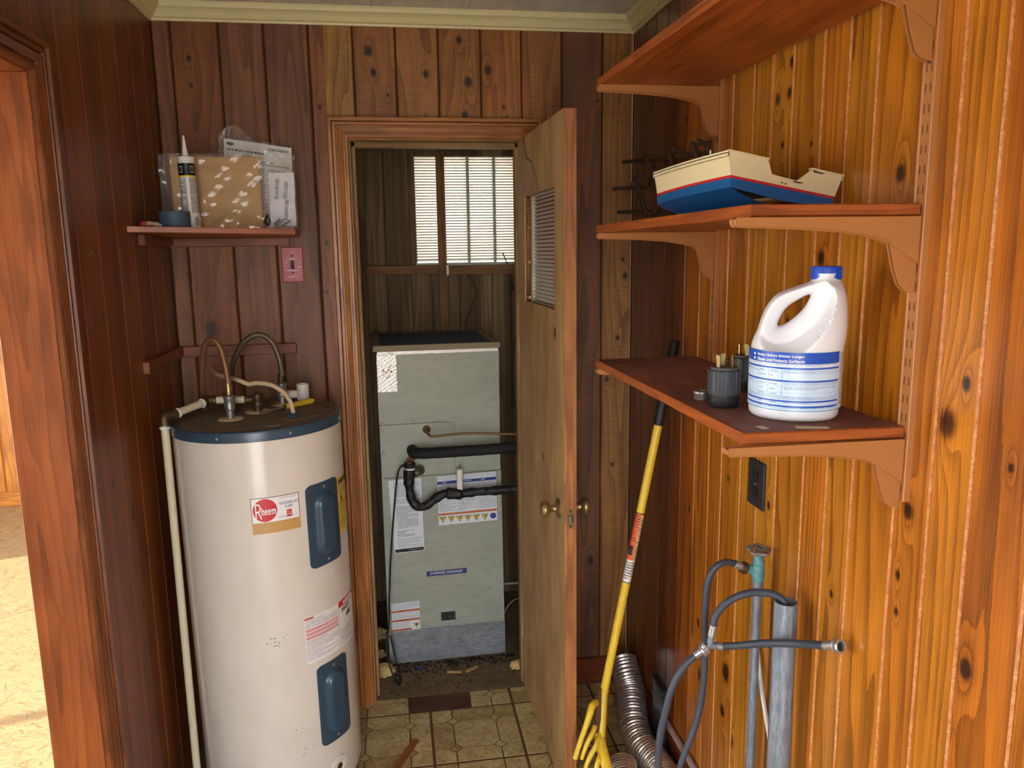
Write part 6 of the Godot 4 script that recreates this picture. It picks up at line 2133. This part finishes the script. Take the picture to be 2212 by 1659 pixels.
func boat() -> void:
	# model launch lying tilted on the shelf: stern with its motor cut-out towards us, bow to the far left
	var B := Basis(Vector3.UP, 0.168) * Basis(Vector3.RIGHT, -0.0203) * Basis(Vector3.BACK, -0.158)
	var X := Transform3D(B, Vector3(0.60, 1.838, 1.371))
	var o := thing("model_boat", "cream and blue model boat hull with a red stripe, tilted on the middle shelf", "model boat", Vector3(0.70, 1.735, 1.2))
	var W := 0.248
	var L := 0.37
	# half outline of the plan: s from stern (0) to the bow's middle (1)
	var plan := func(u: float, inset: float) -> Vector3:
		var side := -1.0 if u < 0.5 else 1.0
		var s: float = 1.0 - absf(u - 0.5) * 2.0
		var half: float
		var zz: float
		if s < 0.62:
			var k := s / 0.62
			half = W / 2 * (1.0 - 0.22 * k * k)
			zz = -k * 0.31
		else:
			var a := (s - 0.62) / 0.38 * PI / 2
			half = W / 2 * 0.78 * pow(cos(a), 0.75)
			zz = -0.31 - (L - 0.31) * sin(a)
		return Vector3(W / 2 + side * maxf(half - inset, 0.0), 0, zz + inset * (0.0 if s < 0.62 else 0.6))
	var strip := func(y0: float, i0: float, y1: float, i1: float, nv: int) -> SurfaceTool:
		var st := S()
		grid(st, 72, nv, func(u: float, v: float) -> Vector3:
			var p: Vector3 = plan.call(u, lerpf(i0, i1, v))
			var sheer: float = 0.010 * pow(absf(1.0 - absf(u - 0.5) * 2.0), 2.0)
			p.y = lerpf(y0, y1, v) + sheer * (1.0 - smoothstep(0.0, -0.06, lerpf(y0, y1, v)))
			return X * p, true)
		return st
	var cream := mat(C(238, 222, 176), 0.4)
	var red := mat(C(206, 38, 42), 0.4)
	var blue := mat(C(22, 94, 158), 0.35)
	mk("gunwale", strip.call(0.0, -0.004, -0.010, -0.003, 2), cream, o)
	mk("trim_line", strip.call(-0.0035, -0.0042, -0.0052, -0.0042, 1), M.ink, o)
	mk("hull_side", strip.call(-0.010, 0.0, -0.0415, 0.009, 3), cream, o)
	mk("red_stripe", strip.call(-0.0415, 0.0088, -0.0462, 0.0095, 1), red, o)
	mk("blue_band", strip.call(-0.0462, 0.0098, -0.0625, 0.012, 2), blue, o)
	var st := S()
	grid(st, 72, 6, func(u: float, v: float) -> Vector3:
		var p: Vector3 = plan.call(u, 0.012)
		var q := Vector3(W / 2, 0, maxf(p.z, -0.30) * 0.98)
		var e := p.lerp(q, v)
		e.y = -0.0625 - 0.020 * sin(v * PI / 2)
		return X * e, true)
	mk("hull_bottom", st, blue, o)
	st = S()
	prism(st, PackedVector2Array([Vector2(W / 2 - 0.045, -0.07), Vector2(W / 2 + 0.045, -0.07), Vector2(W / 2 + 0.035, -0.094), Vector2(W / 2 - 0.035, -0.094)]), -0.30, -0.08, X)
	mk("keel_pad", st, blue, o)
	# transom: cream above, red line, blue below, with the stepped cut-out
	st = S()
	prism(st, PackedVector2Array([Vector2(0.0, 0.0), Vector2(0.080, 0.0), Vector2(0.094, -0.0255), Vector2(0.150, -0.0275), Vector2(0.180, -0.001), Vector2(W, 0.0), Vector2(W - 0.009, -0.0415), Vector2(0.009, -0.0415)]), -0.004, 0.0006, X)
	var tr := mk("transom", st, cream, o)
	st = S()
	prism(st, PackedVector2Array([Vector2(0.009, -0.0415), Vector2(W - 0.009, -0.0415), Vector2(W - 0.0098, -0.0462), Vector2(0.0098, -0.0462)]), -0.004, 0.0006, X)
	mk("red_stripe", st, red, tr)
	st = S()
	prism(st, PackedVector2Array([Vector2(0.0098, -0.0462), Vector2(W - 0.0098, -0.0462), Vector2(W - 0.012, -0.0625), Vector2(W / 2, -0.068), Vector2(0.012, -0.0625)]), -0.004, 0.0006, X)
	mk("blue_band", st, blue, tr)
	st = S()
	for q in [[0.118, -0.0365], [0.126, -0.0372]]: cyl(st, X * Vector3(q[0], q[1], 0.0004), X * Vector3(q[0], q[1], 0.0009), 0.0018, 10)
	prism(st, PackedVector2Array([Vector2(0.140, -0.0290), Vector2(0.165, -0.0285), Vector2(0.158, -0.0315), Vector2(0.144, -0.0315)]), 0.0004, 0.0009, X)
	prism(st, PackedVector2Array([Vector2(0.180, -0.003), Vector2(0.208, -0.004), Vector2(0.202, -0.0065), Vector2(0.184, -0.0065)]), 0.0004, 0.0009, X)
	mk("worn_hole", st, M.rust, tr)
	st = S()
	bx(st, Vector3(-0.003, -0.0015, -0.008), Vector3(0.083, 0.0015, 0.003), 0.001, X)
	bx(st, Vector3(0.176, -0.003, -0.008), Vector3(W + 0.003, 0.001, 0.003), 0.001, X)
	mk("transom_cap", st, cream, tr)
	# deck inside the gunwale
	st = S()
	for i in 72:
		var a: Vector3 = plan.call(i / 72.0, 0.012)
		var b: Vector3 = plan.call((i + 1) / 72.0, 0.012)
		var m := Vector3(W / 2, -0.030, -0.1)
		a.y = -0.030
		b.y = -0.030
		ft(st, X * a, X * b, X * m, B * Vector3.UP)
	mk("deck", st, cream, o)
	st = S()
	lathe(st, [[0.002, 0.0], [0.002, 0.006], [0.0035, 0.007], [0.0, 0.009]], 8, Transform3D(Basis.IDENTITY, X * Vector3(-0.002, 0.001, -0.06)))
	mk("cleat", st, M.screw, o)

func peg_rack() -> void:
	# accordion peg rack of dark turned sticks, hung on the wall
	var o := thing("peg_rack", "dark wooden lattice peg rack with knobbed sticks, hung on the wall behind the boat", "peg rack", Vector3(0.80, 1.76, 0.4))
	var dark := mat(C(78, 62, 46), 0.6)
	var back := XR - 0.016
	for q in [[Vector3(0.785, 1.955, 0.105), Vector3(back - 0.02, 1.926, 0.48)], [Vector3(back - 0.02, 1.930, 0.44), Vector3(back - 0.02, 1.912, 0.706)], [Vector3(0.770, 1.872, 0.040), Vector3(back - 0.02, 1.862, 0.25)], [Vector3(back - 0.02, 1.860, 0.215), Vector3(back - 0.02, 1.850, 0.42)], [Vector3(0.775, 1.791, 0.085), Vector3(back - 0.02, 1.785, 0.30)], [Vector3(back - 0.02, 1.768, 0.318), Vector3(back - 0.02, 1.762, 0.52)]]:
		stick(o, q[0], q[1], 0.0075, dark)
	for q in [[1.968, 0.285, 1.850, 0.415], [1.945, 0.500, 1.895, 0.545], [1.940, 0.685, 1.880, 0.745], [1.898, 0.190, 1.838, 0.245], [1.838, 0.245, 1.768, 0.315]]:
		stick(o, Vector3(back - 0.036, q[0], q[1]), Vector3(back - 0.036, q[2], q[3]), 0.0080, dark)
	for q in [[1.93, 0.30, 1.855, 0.235], [1.945, 0.73, 1.87, 0.70], [1.84, 0.40, 1.775, 0.33]]:
		stick(o, Vector3(back - 0.007, q[0], q[1]), Vector3(back - 0.007, q[2], q[3]), 0.0060, dark)
	for q in [[1.953, 0.357], [1.935, 0.572], [1.930, 0.752], [1.872, 0.205]]:
		var st := S()
		lathe(st, [[0.0, 0.0], [0.0075, 0.0], [0.0065, 0.012], [0.0085, 0.022], [0.0095, 0.028], [0.007, 0.033], [0.0, 0.034]], 12, frame(Vector3(back - 0.02, q[0], q[1]), Vector3(-1, 0.15, 0)))
		mk("peg", st, dark, o)

func stick(o: Node3D, a: Vector3, b: Vector3, r: float, m: Material) -> void:
	var st := S()
	var l := a.distance_to(b)
	lathe(st, [[0.0, 0.0], [r * 0.9, 0.0], [r, 0.003], [r * 0.7, 0.008], [r * 0.95, l * 0.3], [r, l * 0.5], [r * 0.95, l * 0.7], [r * 0.7, l - 0.006], [r * 0.95, l], [0.0, l]], 12, frame(a, b - a))
	mk("stick", st, m, o)

func bottle() -> void:
	var base := Vector3(0.703, 1.3697, 1.4405)
	var o := thing("bleach_bottle", "white plastic bleach bottle with loop handle, blue cap and blue printed label", "bottle", base)
	var X := Transform3D(Basis(Vector3.UP, -0.502), base)
	var outer := round_poly([Vector2(-0.0755, -0.10), Vector2(-0.0755, 0.0), Vector2(-0.0755, 0.06), Vector2(-0.0752, 0.118), Vector2(-0.0715, 0.137), Vector2(-0.0650, 0.153), Vector2(-0.0595, 0.174), Vector2(-0.0500, 0.197), Vector2(-0.0335, 0.217), Vector2(-0.003, 0.230), Vector2(0.016, 0.2375), Vector2(0.0235, 0.246), Vector2(0.0240, 0.29), Vector2(0.0670, 0.29), Vector2(0.0675, 0.246), Vector2(0.0710, 0.238), Vector2(0.0800, 0.215), Vector2(0.0835, 0.180), Vector2(0.0835, 0.145), Vector2(0.0800, 0.118), Vector2(0.0785, 0.06), Vector2(0.0775, 0.0), Vector2(0.0775, -0.10)], 3)
	var hole := round_poly([Vector2(-0.0310, 0.1610), Vector2(-0.0265, 0.176), Vector2(-0.0175, 0.192), Vector2(-0.0015, 0.2045), Vector2(0.0195, 0.2165), Vector2(0.0205, 0.2110), Vector2(0.0105, 0.191), Vector2(-0.0050, 0.1745), Vector2(-0.0205, 0.1630)], 4)
	var cell := 0.0031
	var org := Vector3(-0.0856, -0.0062, -0.0850)
	var n := Vector3i(57, 85, 56)
	var t2 := PackedFloat32Array()
	t2.resize(n.x * n.y)
	for y in n.y:
		for x in n.x:
			var p := Vector2(org.x + x * cell, org.y + y * cell)
			var inside := Geometry2D.is_point_in_polygon(p, outer)
			var d := seg_dist(p, outer) * (1.0 if inside else -1.0)
			var dh := seg_dist(p, hole) * (-1.0 if Geometry2D.is_point_in_polygon(p, hole) else 1.0)
			var R := 0.0765
			if p.y > 0.225: R = lerpf(0.0765, 0.030, smoothstep(0.225, 0.245, p.y))
			var a := 2 * R * minf(d, R) - minf(d, R) * minf(d, R)
			var b := 1.0
			if p.y > 0.11:
				b = 0.064 * dh - dh * dh if dh < 0.03 else pow(0.032 + (dh - 0.03) * 1.9, 2)
			t2[y * n.x + x] = minf(a, b)
	var F := PackedFloat32Array()
	F.resize(n.x * n.y * n.z)
	for z in n.z:
		var zz := org.z + z * cell
		for y in n.y:
			var yy := org.y + y * cell
			var fl := (0.0 - yy) * 0.05
			var squeeze := 1.0 if yy > 0.012 else 1.0 - 0.18 * pow((0.012 - maxf(yy, 0.0)) / 0.012, 2)
			for x in n.x:
				F[(z * n.y + y) * n.x + x] = maxf(zz * zz - t2[y * n.x + x] * squeeze + (1.0 - squeeze) * 0.004, fl)
	var st := S()
	surface_nets(st, n, F, org, cell, X)
	var pl := mat(C(238, 240, 244), 0.34)
	pl.subsurf_scatter_enabled = true
	pl.subsurf_scatter_strength = 0.15
	var body := mk("bottle_body", st, pl, o)
	st = S()
	lathe(st, [[0.0225, 0.2415], [0.0248, 0.2425], [0.0252, 0.245], [0.0252, 0.2625], [0.0240, 0.2645], [0.0, 0.2645]], 40, X * Transform3D(Basis.IDENTITY, Vector3(0.0455, 0, 0)))
	for k in 40: bx(st, Vector3(-0.0007, 0.244, 0.0248), Vector3(0.0007, 0.262, 0.0257), 0.0, X * Transform3D(Basis(Vector3.UP, TAU * k / 40.0), Vector3(0.0455, 0, 0)))
	mk("cap", st, mat(C(36, 78, 190), 0.5), o)
	# wrapped label
	var im := sheet(640, 480, C(206, 226, 244))
	im.fill_rect(Rect2i(0, 0, 540, 92), C(30, 84, 190))
	im.fill_rect(Rect2i(542, 0, 98, 480), C(234, 236, 240))
	small_print(im, Rect2i(550, 10, 84, 440), 48, C(60, 64, 76), 301, 0.6)
	im.fill_rect(Rect2i(0, 92, 540, 24), C(228, 238, 248))
	small_print(im, Rect2i(14, 96, 516, 18), 2, C(90, 110, 150), 302)
	for y in [122, 226, 392, 434]: im.fill_rect(Rect2i(0, y, 540, 14), C(30, 84, 190))
	for y in [164, 276, 330, 356, 416, 456]: im.fill_rect(Rect2i(0, y, 540, 2), C(110, 150, 210))
	for x in [150, 206, 268]: im.fill_rect(Rect2i(x, 136, 2, 90), C(110, 150, 210)); im.fill_rect(Rect2i(x, 240, 2, 116), C(110, 150, 210))
	for q in [[4, 140, 140], [4, 244, 140], [276, 140, 250], [276, 244, 250], [4, 360, 520]]:
		small_print(im, Rect2i(q[0], q[1], q[2], 28), 3, C(100, 130, 180), 310 + q[0] + q[1])
	for q in [[158, 150], [214, 150], [158, 190], [214, 190], [158, 258], [214, 258], [158, 300], [214, 300], [158, 340], [214, 340], [158, 408], [214, 408], [158, 446], [214, 446]]: small_print(im, Rect2i(q[0], q[1], 36, 9), 1, C(70, 100, 160), q[0] + q[1], 0.8)
	for y in [284, 296, 366, 378, 408, 448]: small_print(im, Rect2i(280, y, 236, 7), 1, C(90, 120, 170), 400 + y, 0.8)
	im.fill_rect(Rect2i(0, 474, 640, 6), C(60, 150, 190))
	var lab := func(deg: float, y: float, off: float) -> Vector3:
		var a := deg_to_rad(deg)
		return X * (Vector3(0.0015, 0, 0) + Vector3(sin(a) * (0.0791 + off), y, cos(a) * (0.0791 + off)))
	st = S()
	grid(st, 48, 2, func(u: float, v: float) -> Vector3: return lab.call(lerpf(-92.0, 92.0, u), lerpf(0.122, 0.021, v), 0.0), true)
	var lb := mk("label", st, mat(Color(1, 1, 1), 0.36, 0.0, tex(im)), o)
	st = S()
	for q in [["Keeps Clothes Whiter Longer", -20.0, 0.1150, 0.083], ["Cleans and Protects Surfaces", -20.0, 0.1075, 0.084]]:
		letters(st, q[0], Vector2(q[3], 0.0058), func(x: float, y: float, hh: float) -> Vector3: return lab.call(q[1] + rad_to_deg(x / 0.0776), q[2] + y, 0.0004 + hh))
	for y in [0.1152, 0.1078]:
		var c: Vector3 = lab.call(-57.0, y, 0.0006)
		var e: Vector3 = lab.call(-54.5, y, 0.0006)
		ft(st, c * 2 - e, lab.call(-57.0, y + 0.0028, 0.0006), e, X.basis * Vector3(-0.8, 0, 0.5))
		ft(st, c * 2 - e, lab.call(-57.0, y - 0.0028, 0.0006), e, X.basis * Vector3(-0.8, 0, 0.5))
	mk("lettering", st, M.ink_white, lb)
	# raised maker's name running up the shoulder
	st = S()
	var shoulder := func(x: float, y: float) -> float:
		var d := seg_dist(Vector2(x, y), outer)
		var dh := seg_dist(Vector2(x, y), hole)
		var R := 0.0765
		var b: float = 0.064 * dh - dh * dh if dh < 0.03 else pow(0.032 + (dh - 0.03) * 1.9, 2)
		return sqrt(maxf(0.0, minf(2 * R * minf(d, R) - minf(d, R) * minf(d, R), b)))
	letters(st, "CLOROX", Vector2(0.062, 0.013), func(x: float, y: float, hh: float) -> Vector3:
		var a := deg_to_rad(62.0) + x * 5.0
		var px := 0.050 + x * 0.44 - y * sin(a) + x * x * -3.0
		var py := 0.175 + x * 0.88 + y * cos(a)
		return X * Vector3(px, py, shoulder.call(px, py) + 0.0006 + hh * 2.2))
	mk("raised_lettering", st, pl, body)

# ------------------------------------------------------------------ standpipe, valve, hoses
func laundry_plumbing() -> void:
	var sp := thing("water_pipe", "thin grey galvanised water pipe with a teal valve, standing by the pine wall", "pipe", Vector3(0.81, 0, 1.127))
	var st := S()
	cyl(st, Vector3(0.81, 0.0, 1.127), Vector3(0.81, 0.87, 1.127), 0.0108, 20)
	mk("pipe_run", st, M.galv, sp)
	st = S()
	lathe(st, [[0.0108, 0.862], [0.0128, 0.864], [0.0128, 0.906], [0.0, 0.906]], 20, Transform3D(Basis.IDENTITY, Vector3(0.81, 0, 1.127)))
	mk("coupling", st, M.galv, sp)
	st = S()
	var teal := mat(Color(1, 1, 1), 0.5, 0.0, tex(mottle(128, 128, C(74, 140, 148), C(98, 164, 168), C(150, 160, 146), 0.03, 211)))
	lathe(st, [[0.0, 0.904], [0.0125, 0.904], [0.0145, 0.908], [0.0150, 0.925], [0.0150, 0.938], [0.0125, 0.944], [0.0, 0.944]], 24, Transform3D(Basis.IDENTITY, Vector3(0.81, 0, 1.127)))
	tube(st, [Vector3(0.808, 0.930, 1.126), Vector3(0.790, 0.933, 1.122), Vector3(0.782, 0.934, 1.121)], 0.0105, 16)
	var vb := mk("valve_body", st, teal, sp)
	vb.set_meta("label", "teal painted valve body")
	st = S()
	lathe(st, [[0.0, 0.942], [0.0135, 0.942], [0.0140, 0.946], [0.0140, 0.953], [0.0110, 0.957], [0.0100, 0.966], [0.0070, 0.969], [0.0045, 0.970], [0.0045, 0.980], [0.0, 0.980]], 8, Transform3D(Basis.IDENTITY, Vector3(0.81, 0, 1.127)))
	mk("packing_nut", st, teal, vb)
	st = S()
	var wx := Transform3D(Basis(Vector3.RIGHT, 0.12), Vector3(0.81, 0.980, 1.127))
	var ring := []
	for k in 61:
		var a := TAU * k / 60.0
		var r := 0.0225 + 0.0028 * cos(a * 5.0)
		ring.append(wx * Vector3(cos(a) * r, 0.0, sin(a) * r))
	tube(st, ring, 0.0042, 8, false)
	for k in 5:
		var a := TAU * k / 5.0
		cyl(st, wx * Vector3.ZERO, wx * Vector3(cos(a) * 0.022, 0, sin(a) * 0.022), 0.003, 6)
	lathe(st, [[0.0, -0.004], [0.007, -0.004], [0.007, 0.003], [0.004, 0.005], [0.0, 0.005]], 12, wx)
	mk("handwheel", st, mat(C(134, 128, 122), 0.5, 0.4), sp)
	var big := thing("standpipe", "thick grey galvanised drain standpipe open at the top, nearest the camera", "pipe", Vector3(0.797, 0, 1.283))
	st = S()
	lathe(st, [[0.0, 0.0], [0.0242, 0.0], [0.0242, 0.925], [0.0235, 0.9275], [0.0205, 0.9275], [0.0200, 0.925], [0.0200, 0.75], [0.0, 0.75]], 40, Transform3D(Basis.IDENTITY, Vector3(0.797, 0, 1.283)))
	mk("pipe_run", st, M.galv, big)
	st = S()
	tube(st, [Vector3(0.842, 0.72, 1.07), Vector3(0.832, 0.63, 1.125), Vector3(0.828, 0.53, 1.186), Vector3(0.828, 0.006, 1.46)], 0.0055, 10)
	solo("white_rod", st, M.pvc, "thin white rod leaning on the wall behind the two grey pipes", "rod")
	# supply hose on the valve
	var h1 := thing("supply_hose", "dark rubber hose hanging in a loop from the teal valve", "hose", Vector3(0.70, 0.9, 1.12), "rubber washer hoses")
	st = S()
	tube(st, spline([Vector3(0.758, 0.9475, 1.12), Vector3(0.730, 0.953, 1.12), Vector3(0.707, 0.941, 1.12), Vector3(0.692, 0.911, 1.12), Vector3(0.688, 0.872, 1.12), Vector3(0.687, 0.812, 1.12), Vector3(0.689, 0.751, 1.12), Vector3(0.689, 0.669, 1.12), Vector3(0.680, 0.586, 1.12), Vector3(0.664, 0.525, 1.12), Vector3(0.637, 0.447, 1.12), Vector3(0.60, 0.30, 1.13), Vector3(0.57, 0.14, 1.16), Vector3(0.58, 0.03, 1.22), Vector3(0.62, 0.012, 1.35)], 0.01), 0.0078, 16)
	mk("hose_tube", st, M.rubber, h1)
	st = S()
	cyl(st, Vector3(0.756, 0.948, 1.12), Vector3(0.773, 0.939, 1.121), 0.0092, 14, 0.001)
	mk("ferrule", st, M.screw, h1)
	st = S()
	lathe(st, [[0.0, 0.0], [0.0125, 0.0], [0.0140, 0.002], [0.0130, 0.004], [0.0140, 0.006], [0.0140, 0.012], [0.0130, 0.014], [0.0, 0.014]], 10, frame(Vector3(0.771, 0.940, 1.121), Vector3(1, -0.45, 0)))
	mk("coupling_nut", st, M.brass_dark, h1)
	# Y piece with three hoses
	var y := thing("branch_hose", "dark rubber hoses joined by a metal Y connector, one running into the standpipe", "hose", Vector3(0.66, 0.8, 1.2), "rubber washer hoses")
	var c := Vector3(0.6655, 0.7965, 1.2)
	st = S()
	for q in [Vector3(0.651, 0.786, 1.2), Vector3(0.670, 0.822, 1.2), Vector3(0.684, 0.7935, 1.202)]: cyl(st, c, q, 0.0078, 14)
	mk("connector", st, M.galv, y)
	st = S()
	lathe(st, [[0.0, 0.0], [0.0150, 0.0], [0.0155, 0.002], [0.0140, 0.004], [0.0155, 0.006], [0.0140, 0.009], [0.0160, 0.011], [0.0160, 0.015], [0.0, 0.016]], 24, frame(Vector3(0.6585, 0.7925, 1.2), Vector3(-1.0, -0.72, 0)))
	mk("coupling_nut", st, M.screw, y)
	for q in [[Vector3(0.645, 0.784, 1.2), Vector3(0.631, 0.7745, 1.2)], [Vector3(0.669, 0.818, 1.2), Vector3(0.6735, 0.844, 1.2)], [Vector3(0.681, 0.7938, 1.201), Vector3(0.695, 0.7925, 1.204)]]:
		st = S()
		cyl(st, q[0], q[1], 0.0092, 12, 0.001)
		mk("ferrule", st, M.screw, y)
	for q in [[Vector3(0.6730, 0.841, 1.2), Vector3(0.677, 0.864, 1.2), Vector3(0.695, 0.892, 1.205), Vector3(0.720, 0.914, 1.215), Vector3(0.746, 0.9275, 1.23), Vector3(0.769, 0.934, 1.25), Vector3(0.783, 0.935, 1.268), Vector3(0.794, 0.925, 1.279), Vector3(0.797, 0.90, 1.283), Vector3(0.797, 0.77, 1.283)],
			[Vector3(0.693, 0.7925, 1.203), Vector3(0.721, 0.806, 1.23), Vector3(0.749, 0.829, 1.27), Vector3(0.772, 0.849, 1.31), Vector3(0.797, 0.871, 1.36), Vector3(0.812, 0.898, 1.42)],
			[Vector3(0.633, 0.776, 1.2), Vector3(0.604, 0.747, 1.2), Vector3(0.582, 0.707, 1.2), Vector3(0.565, 0.641, 1.2), Vector3(0.554, 0.579, 1.2), Vector3(0.552, 0.511, 1.2), Vector3(0.555, 0.40, 1.21), Vector3(0.565, 0.22, 1.25), Vector3(0.60, 0.06, 1.32), Vector3(0.66, 0.014, 1.42)]]:
		st = S()
		tube(st, spline(q, 0.008), 0.0082, 16)
		mk("hose_tube", st, M.rubber, y)
	st = S()
	cyl(st, Vector3(0.810, 0.895, 1.414), Vector3(0.8185, 0.908, 1.437), 0.0092, 14, 0.001)
	mk("ferrule", st, M.screw, y)
	st = S()
	lathe(st, [[0.008, 0.0], [0.0130, 0.001], [0.0145, 0.003], [0.0132, 0.006], [0.0145, 0.009], [0.0145, 0.014], [0.0120, 0.016], [0.0095, 0.0155], [0.0090, 0.006], [0.0, 0.006]], 24, frame(Vector3(0.8180, 0.907, 1.436), Vector3(0.30, 0.30, 1.0)))
	var ec := mk("end_coupling", st, M.screw, y)
	st = S()
	lathe(st, [[0.0092, 0.0], [0.0092, 0.0015], [0.0, 0.0015]], 20, frame(Vector3(0.8203, 0.9093, 1.4436), Vector3(0.30, 0.30, 1.0)))
	mk("hole_shade_disc", st, M.ink, ec)  # black disc added to paint the shaded inside of the coupling's hole

# ------------------------------------------------------------------ things on the floor at the right
func floor_things() -> void:
	# long-handled yellow tool leaning into the corner
	var o := thing("yellow_tool", "long yellow-handled steel tool with a black grip, leaning in the corner behind the shelves", "garden tool", Vector3(0.58, 0, 0.66))
	var a := Vector3(0.810, 1.402, 0.560)
	var b := Vector3(0.5815, 0.335, 0.625)
	var d := (b - a).normalized()
	var st := S()
	var g := a.distance_to(b)
	cyl(st, a + d * 0.24, b, 0.0125, 20)
	mk("handle_tube", st, M.yellow, o)
	st = S()
	lathe(st, [[0.0, 0.0], [0.012, 0.001], [0.0150, 0.006], [0.0150, 0.250], [0.0142, 0.254], [0.0, 0.254]], 24, frame(a, d))
	mk("grip", st, M.black, o)
	# paper label round the tube
	var im := sheet(96, 256, C(222, 96, 52))
	im.fill_rect(Rect2i(0, 172, 96, 84), C(236, 232, 224))
	im.fill_rect(Rect2i(60, 8, 30, 170), C(240, 214, 150))
	small_print(im, Rect2i(62, 12, 26, 160), 26, C(60, 40, 30), 501, 0.6)
	small_print(im, Rect2i(8, 10, 46, 100), 10, C(90, 30, 20), 502)
	im.fill_rect(Rect2i(14, 120, 34, 34), C(30, 26, 26))
	small_print(im, Rect2i(8, 180, 80, 66), 7, C(60, 56, 56), 503, 0.6)
	for q in [[0, 0, 96, 3], [0, 253, 96, 3], [0, 0, 3, 256], [93, 0, 3, 256]]: im.fill_rect(Rect2i(q[0], q[1], q[2], q[3]), C(30, 20, 20))
	st = S()
	var fx := frame(a, d)
	grid(st, 12, 2, func(u: float, v: float) -> Vector3:
		var t := lerpf(-1.9, 0.9, u) + 0.15
		var side := Vector3(0, 0, 1)
		var n := (side - d * side.dot(d)).normalized()
		var m := d.cross(n)
		return a + d * lerpf(0.52, 0.735, v) + (n * cos(t) - m * sin(t)) * 0.0130)
	mk("paper_label", st, mat(Color(1, 1, 1), 0.5, 0.0, tex(im)), o)
	# lower steel: flat socket bar, cross tube and bent prongs
	st = S()
	var e := Vector3(0.5585, 0.218, 0.682)
	tube(st, [b - d * 0.02, b, b.lerp(e, 0.15), e], 0.0175, 4)
	mk("socket", st, M.yellow, o)
	st = S()
	cyl(st, Vector3(0.553, 0.238, 0.670), Vector3(0.5625, 0.172, 0.752), 0.0165, 20, 0.002)
	mk("cross_tube", st, M.yellow, o)
	st = S()
	hexa(st, [Vector3(0.556, 0.21, 0.684), Vector3(0.532, 0.205, 0.690), Vector3(0.532, 0.205, 0.696), Vector3(0.556, 0.21, 0.690), Vector3(0.574, 0.362, 0.628), Vector3(0.562, 0.362, 0.634), Vector3(0.562, 0.362, 0.640), Vector3(0.574, 0.362, 0.634)])
	mk("rusty_plate", st, M.rust, o)
	for q in [[0.0105, Vector3(0.548, 0.338, 0.664), Vector3(0.532, 0.342, 0.685), Vector3(0.522, 0.328, 0.698), Vector3(0.514, 0.305, 0.70), Vector3(0.490, 0.249, 0.71), Vector3(0.470, 0.205, 0.725)], [0.0075, Vector3(0.540, 0.275, 0.685), Vector3(0.526, 0.264, 0.704), Vector3(0.508, 0.241, 0.715), Vector3(0.490, 0.200, 0.722)], [0.0080, Vector3(0.548, 0.245, 0.695), Vector3(0.535, 0.233, 0.716), Vector3(0.516, 0.208, 0.725), Vector3(0.500, 0.176, 0.732), Vector3(0.480, 0.11, 0.75), Vector3(0.462, 0.0095, 0.78)], [0.0080, Vector3(0.554, 0.215, 0.700), Vector3(0.549, 0.205, 0.715), Vector3(0.539, 0.197, 0.732), Vector3(0.531, 0.174, 0.738), Vector3(0.520, 0.10, 0.76), Vector3(0.512, 0.009, 0.79)]]:
		st = S()
		var r0: float = q[0]
		tube(st, spline(q.slice(1), 0.006), func(l: float, i: int) -> float: return r0 * (1.0 - 0.25 * smoothstep(0.02, 0.12, l)), 12)
		mk("prong", st, M.yellow, o)
	# foil duct snaking along the wall
	st = S()
	tube(st, spline([Vector3(0.772, 0.200, 0.195), Vector3(0.773, 0.17, 0.235), Vector3(0.775, 0.13, 0.285), Vector3(0.760, 0.10, 0.36), Vector3(0.748, 0.075, 0.43), Vector3(0.752, 0.058, 0.51), Vector3(0.772, 0.052, 0.60), Vector3(0.778, 0.050, 0.72), Vector3(0.775, 0.050, 0.92)], 0.0022), func(l: float, i: int) -> float: return 0.0445 + 0.0048 * absf(sin(l * PI / 0.0122)) + 0.0006 * sin(l * 331.0), 28, false)
	solo("flexible_duct", st, M.foil, "long ribbed silver foil duct lying along the right wall's foot", "duct", "foil ducts on the floor")
	st = S()
	tube(st, spline([Vector3(0.662, 0.050, 0.565), Vector3(0.652, 0.050, 0.61), Vector3(0.640, 0.050, 0.67), Vector3(0.632, 0.050, 0.74)], 0.0022), func(l: float, i: int) -> float: return 0.042 + 0.0048 * absf(sin(l * PI / 0.0122)), 28, false)
	solo("flexible_duct", st, M.foil, "short curled end of silver foil duct beside the yellow tool's prongs", "duct", "foil ducts on the floor")
	st = S()
	bx(st, Vector3(0.806, 0.0, 0.425), Vector3(0.824, 0.258, 0.525), 0.005)
	bx(st, Vector3(0.804, 0.248, 0.421), Vector3(0.8265, 0.266, 0.529), 0.004)
	solo("plastic_box", st, mat(C(34, 40, 44), 0.35), "dark upright plastic box against the wall behind the silver duct", "box")
	st = S()
	cyl(st, Vector3(0.8385, 0.122, 0.44), Vector3(0.8385, 0.132, 1.10), 0.0105, 14)
	solo("wall_pipe", st, mat(C(176, 150, 140), 0.5), "pinkish-grey pipe running along the foot of the pine wall", "pipe")
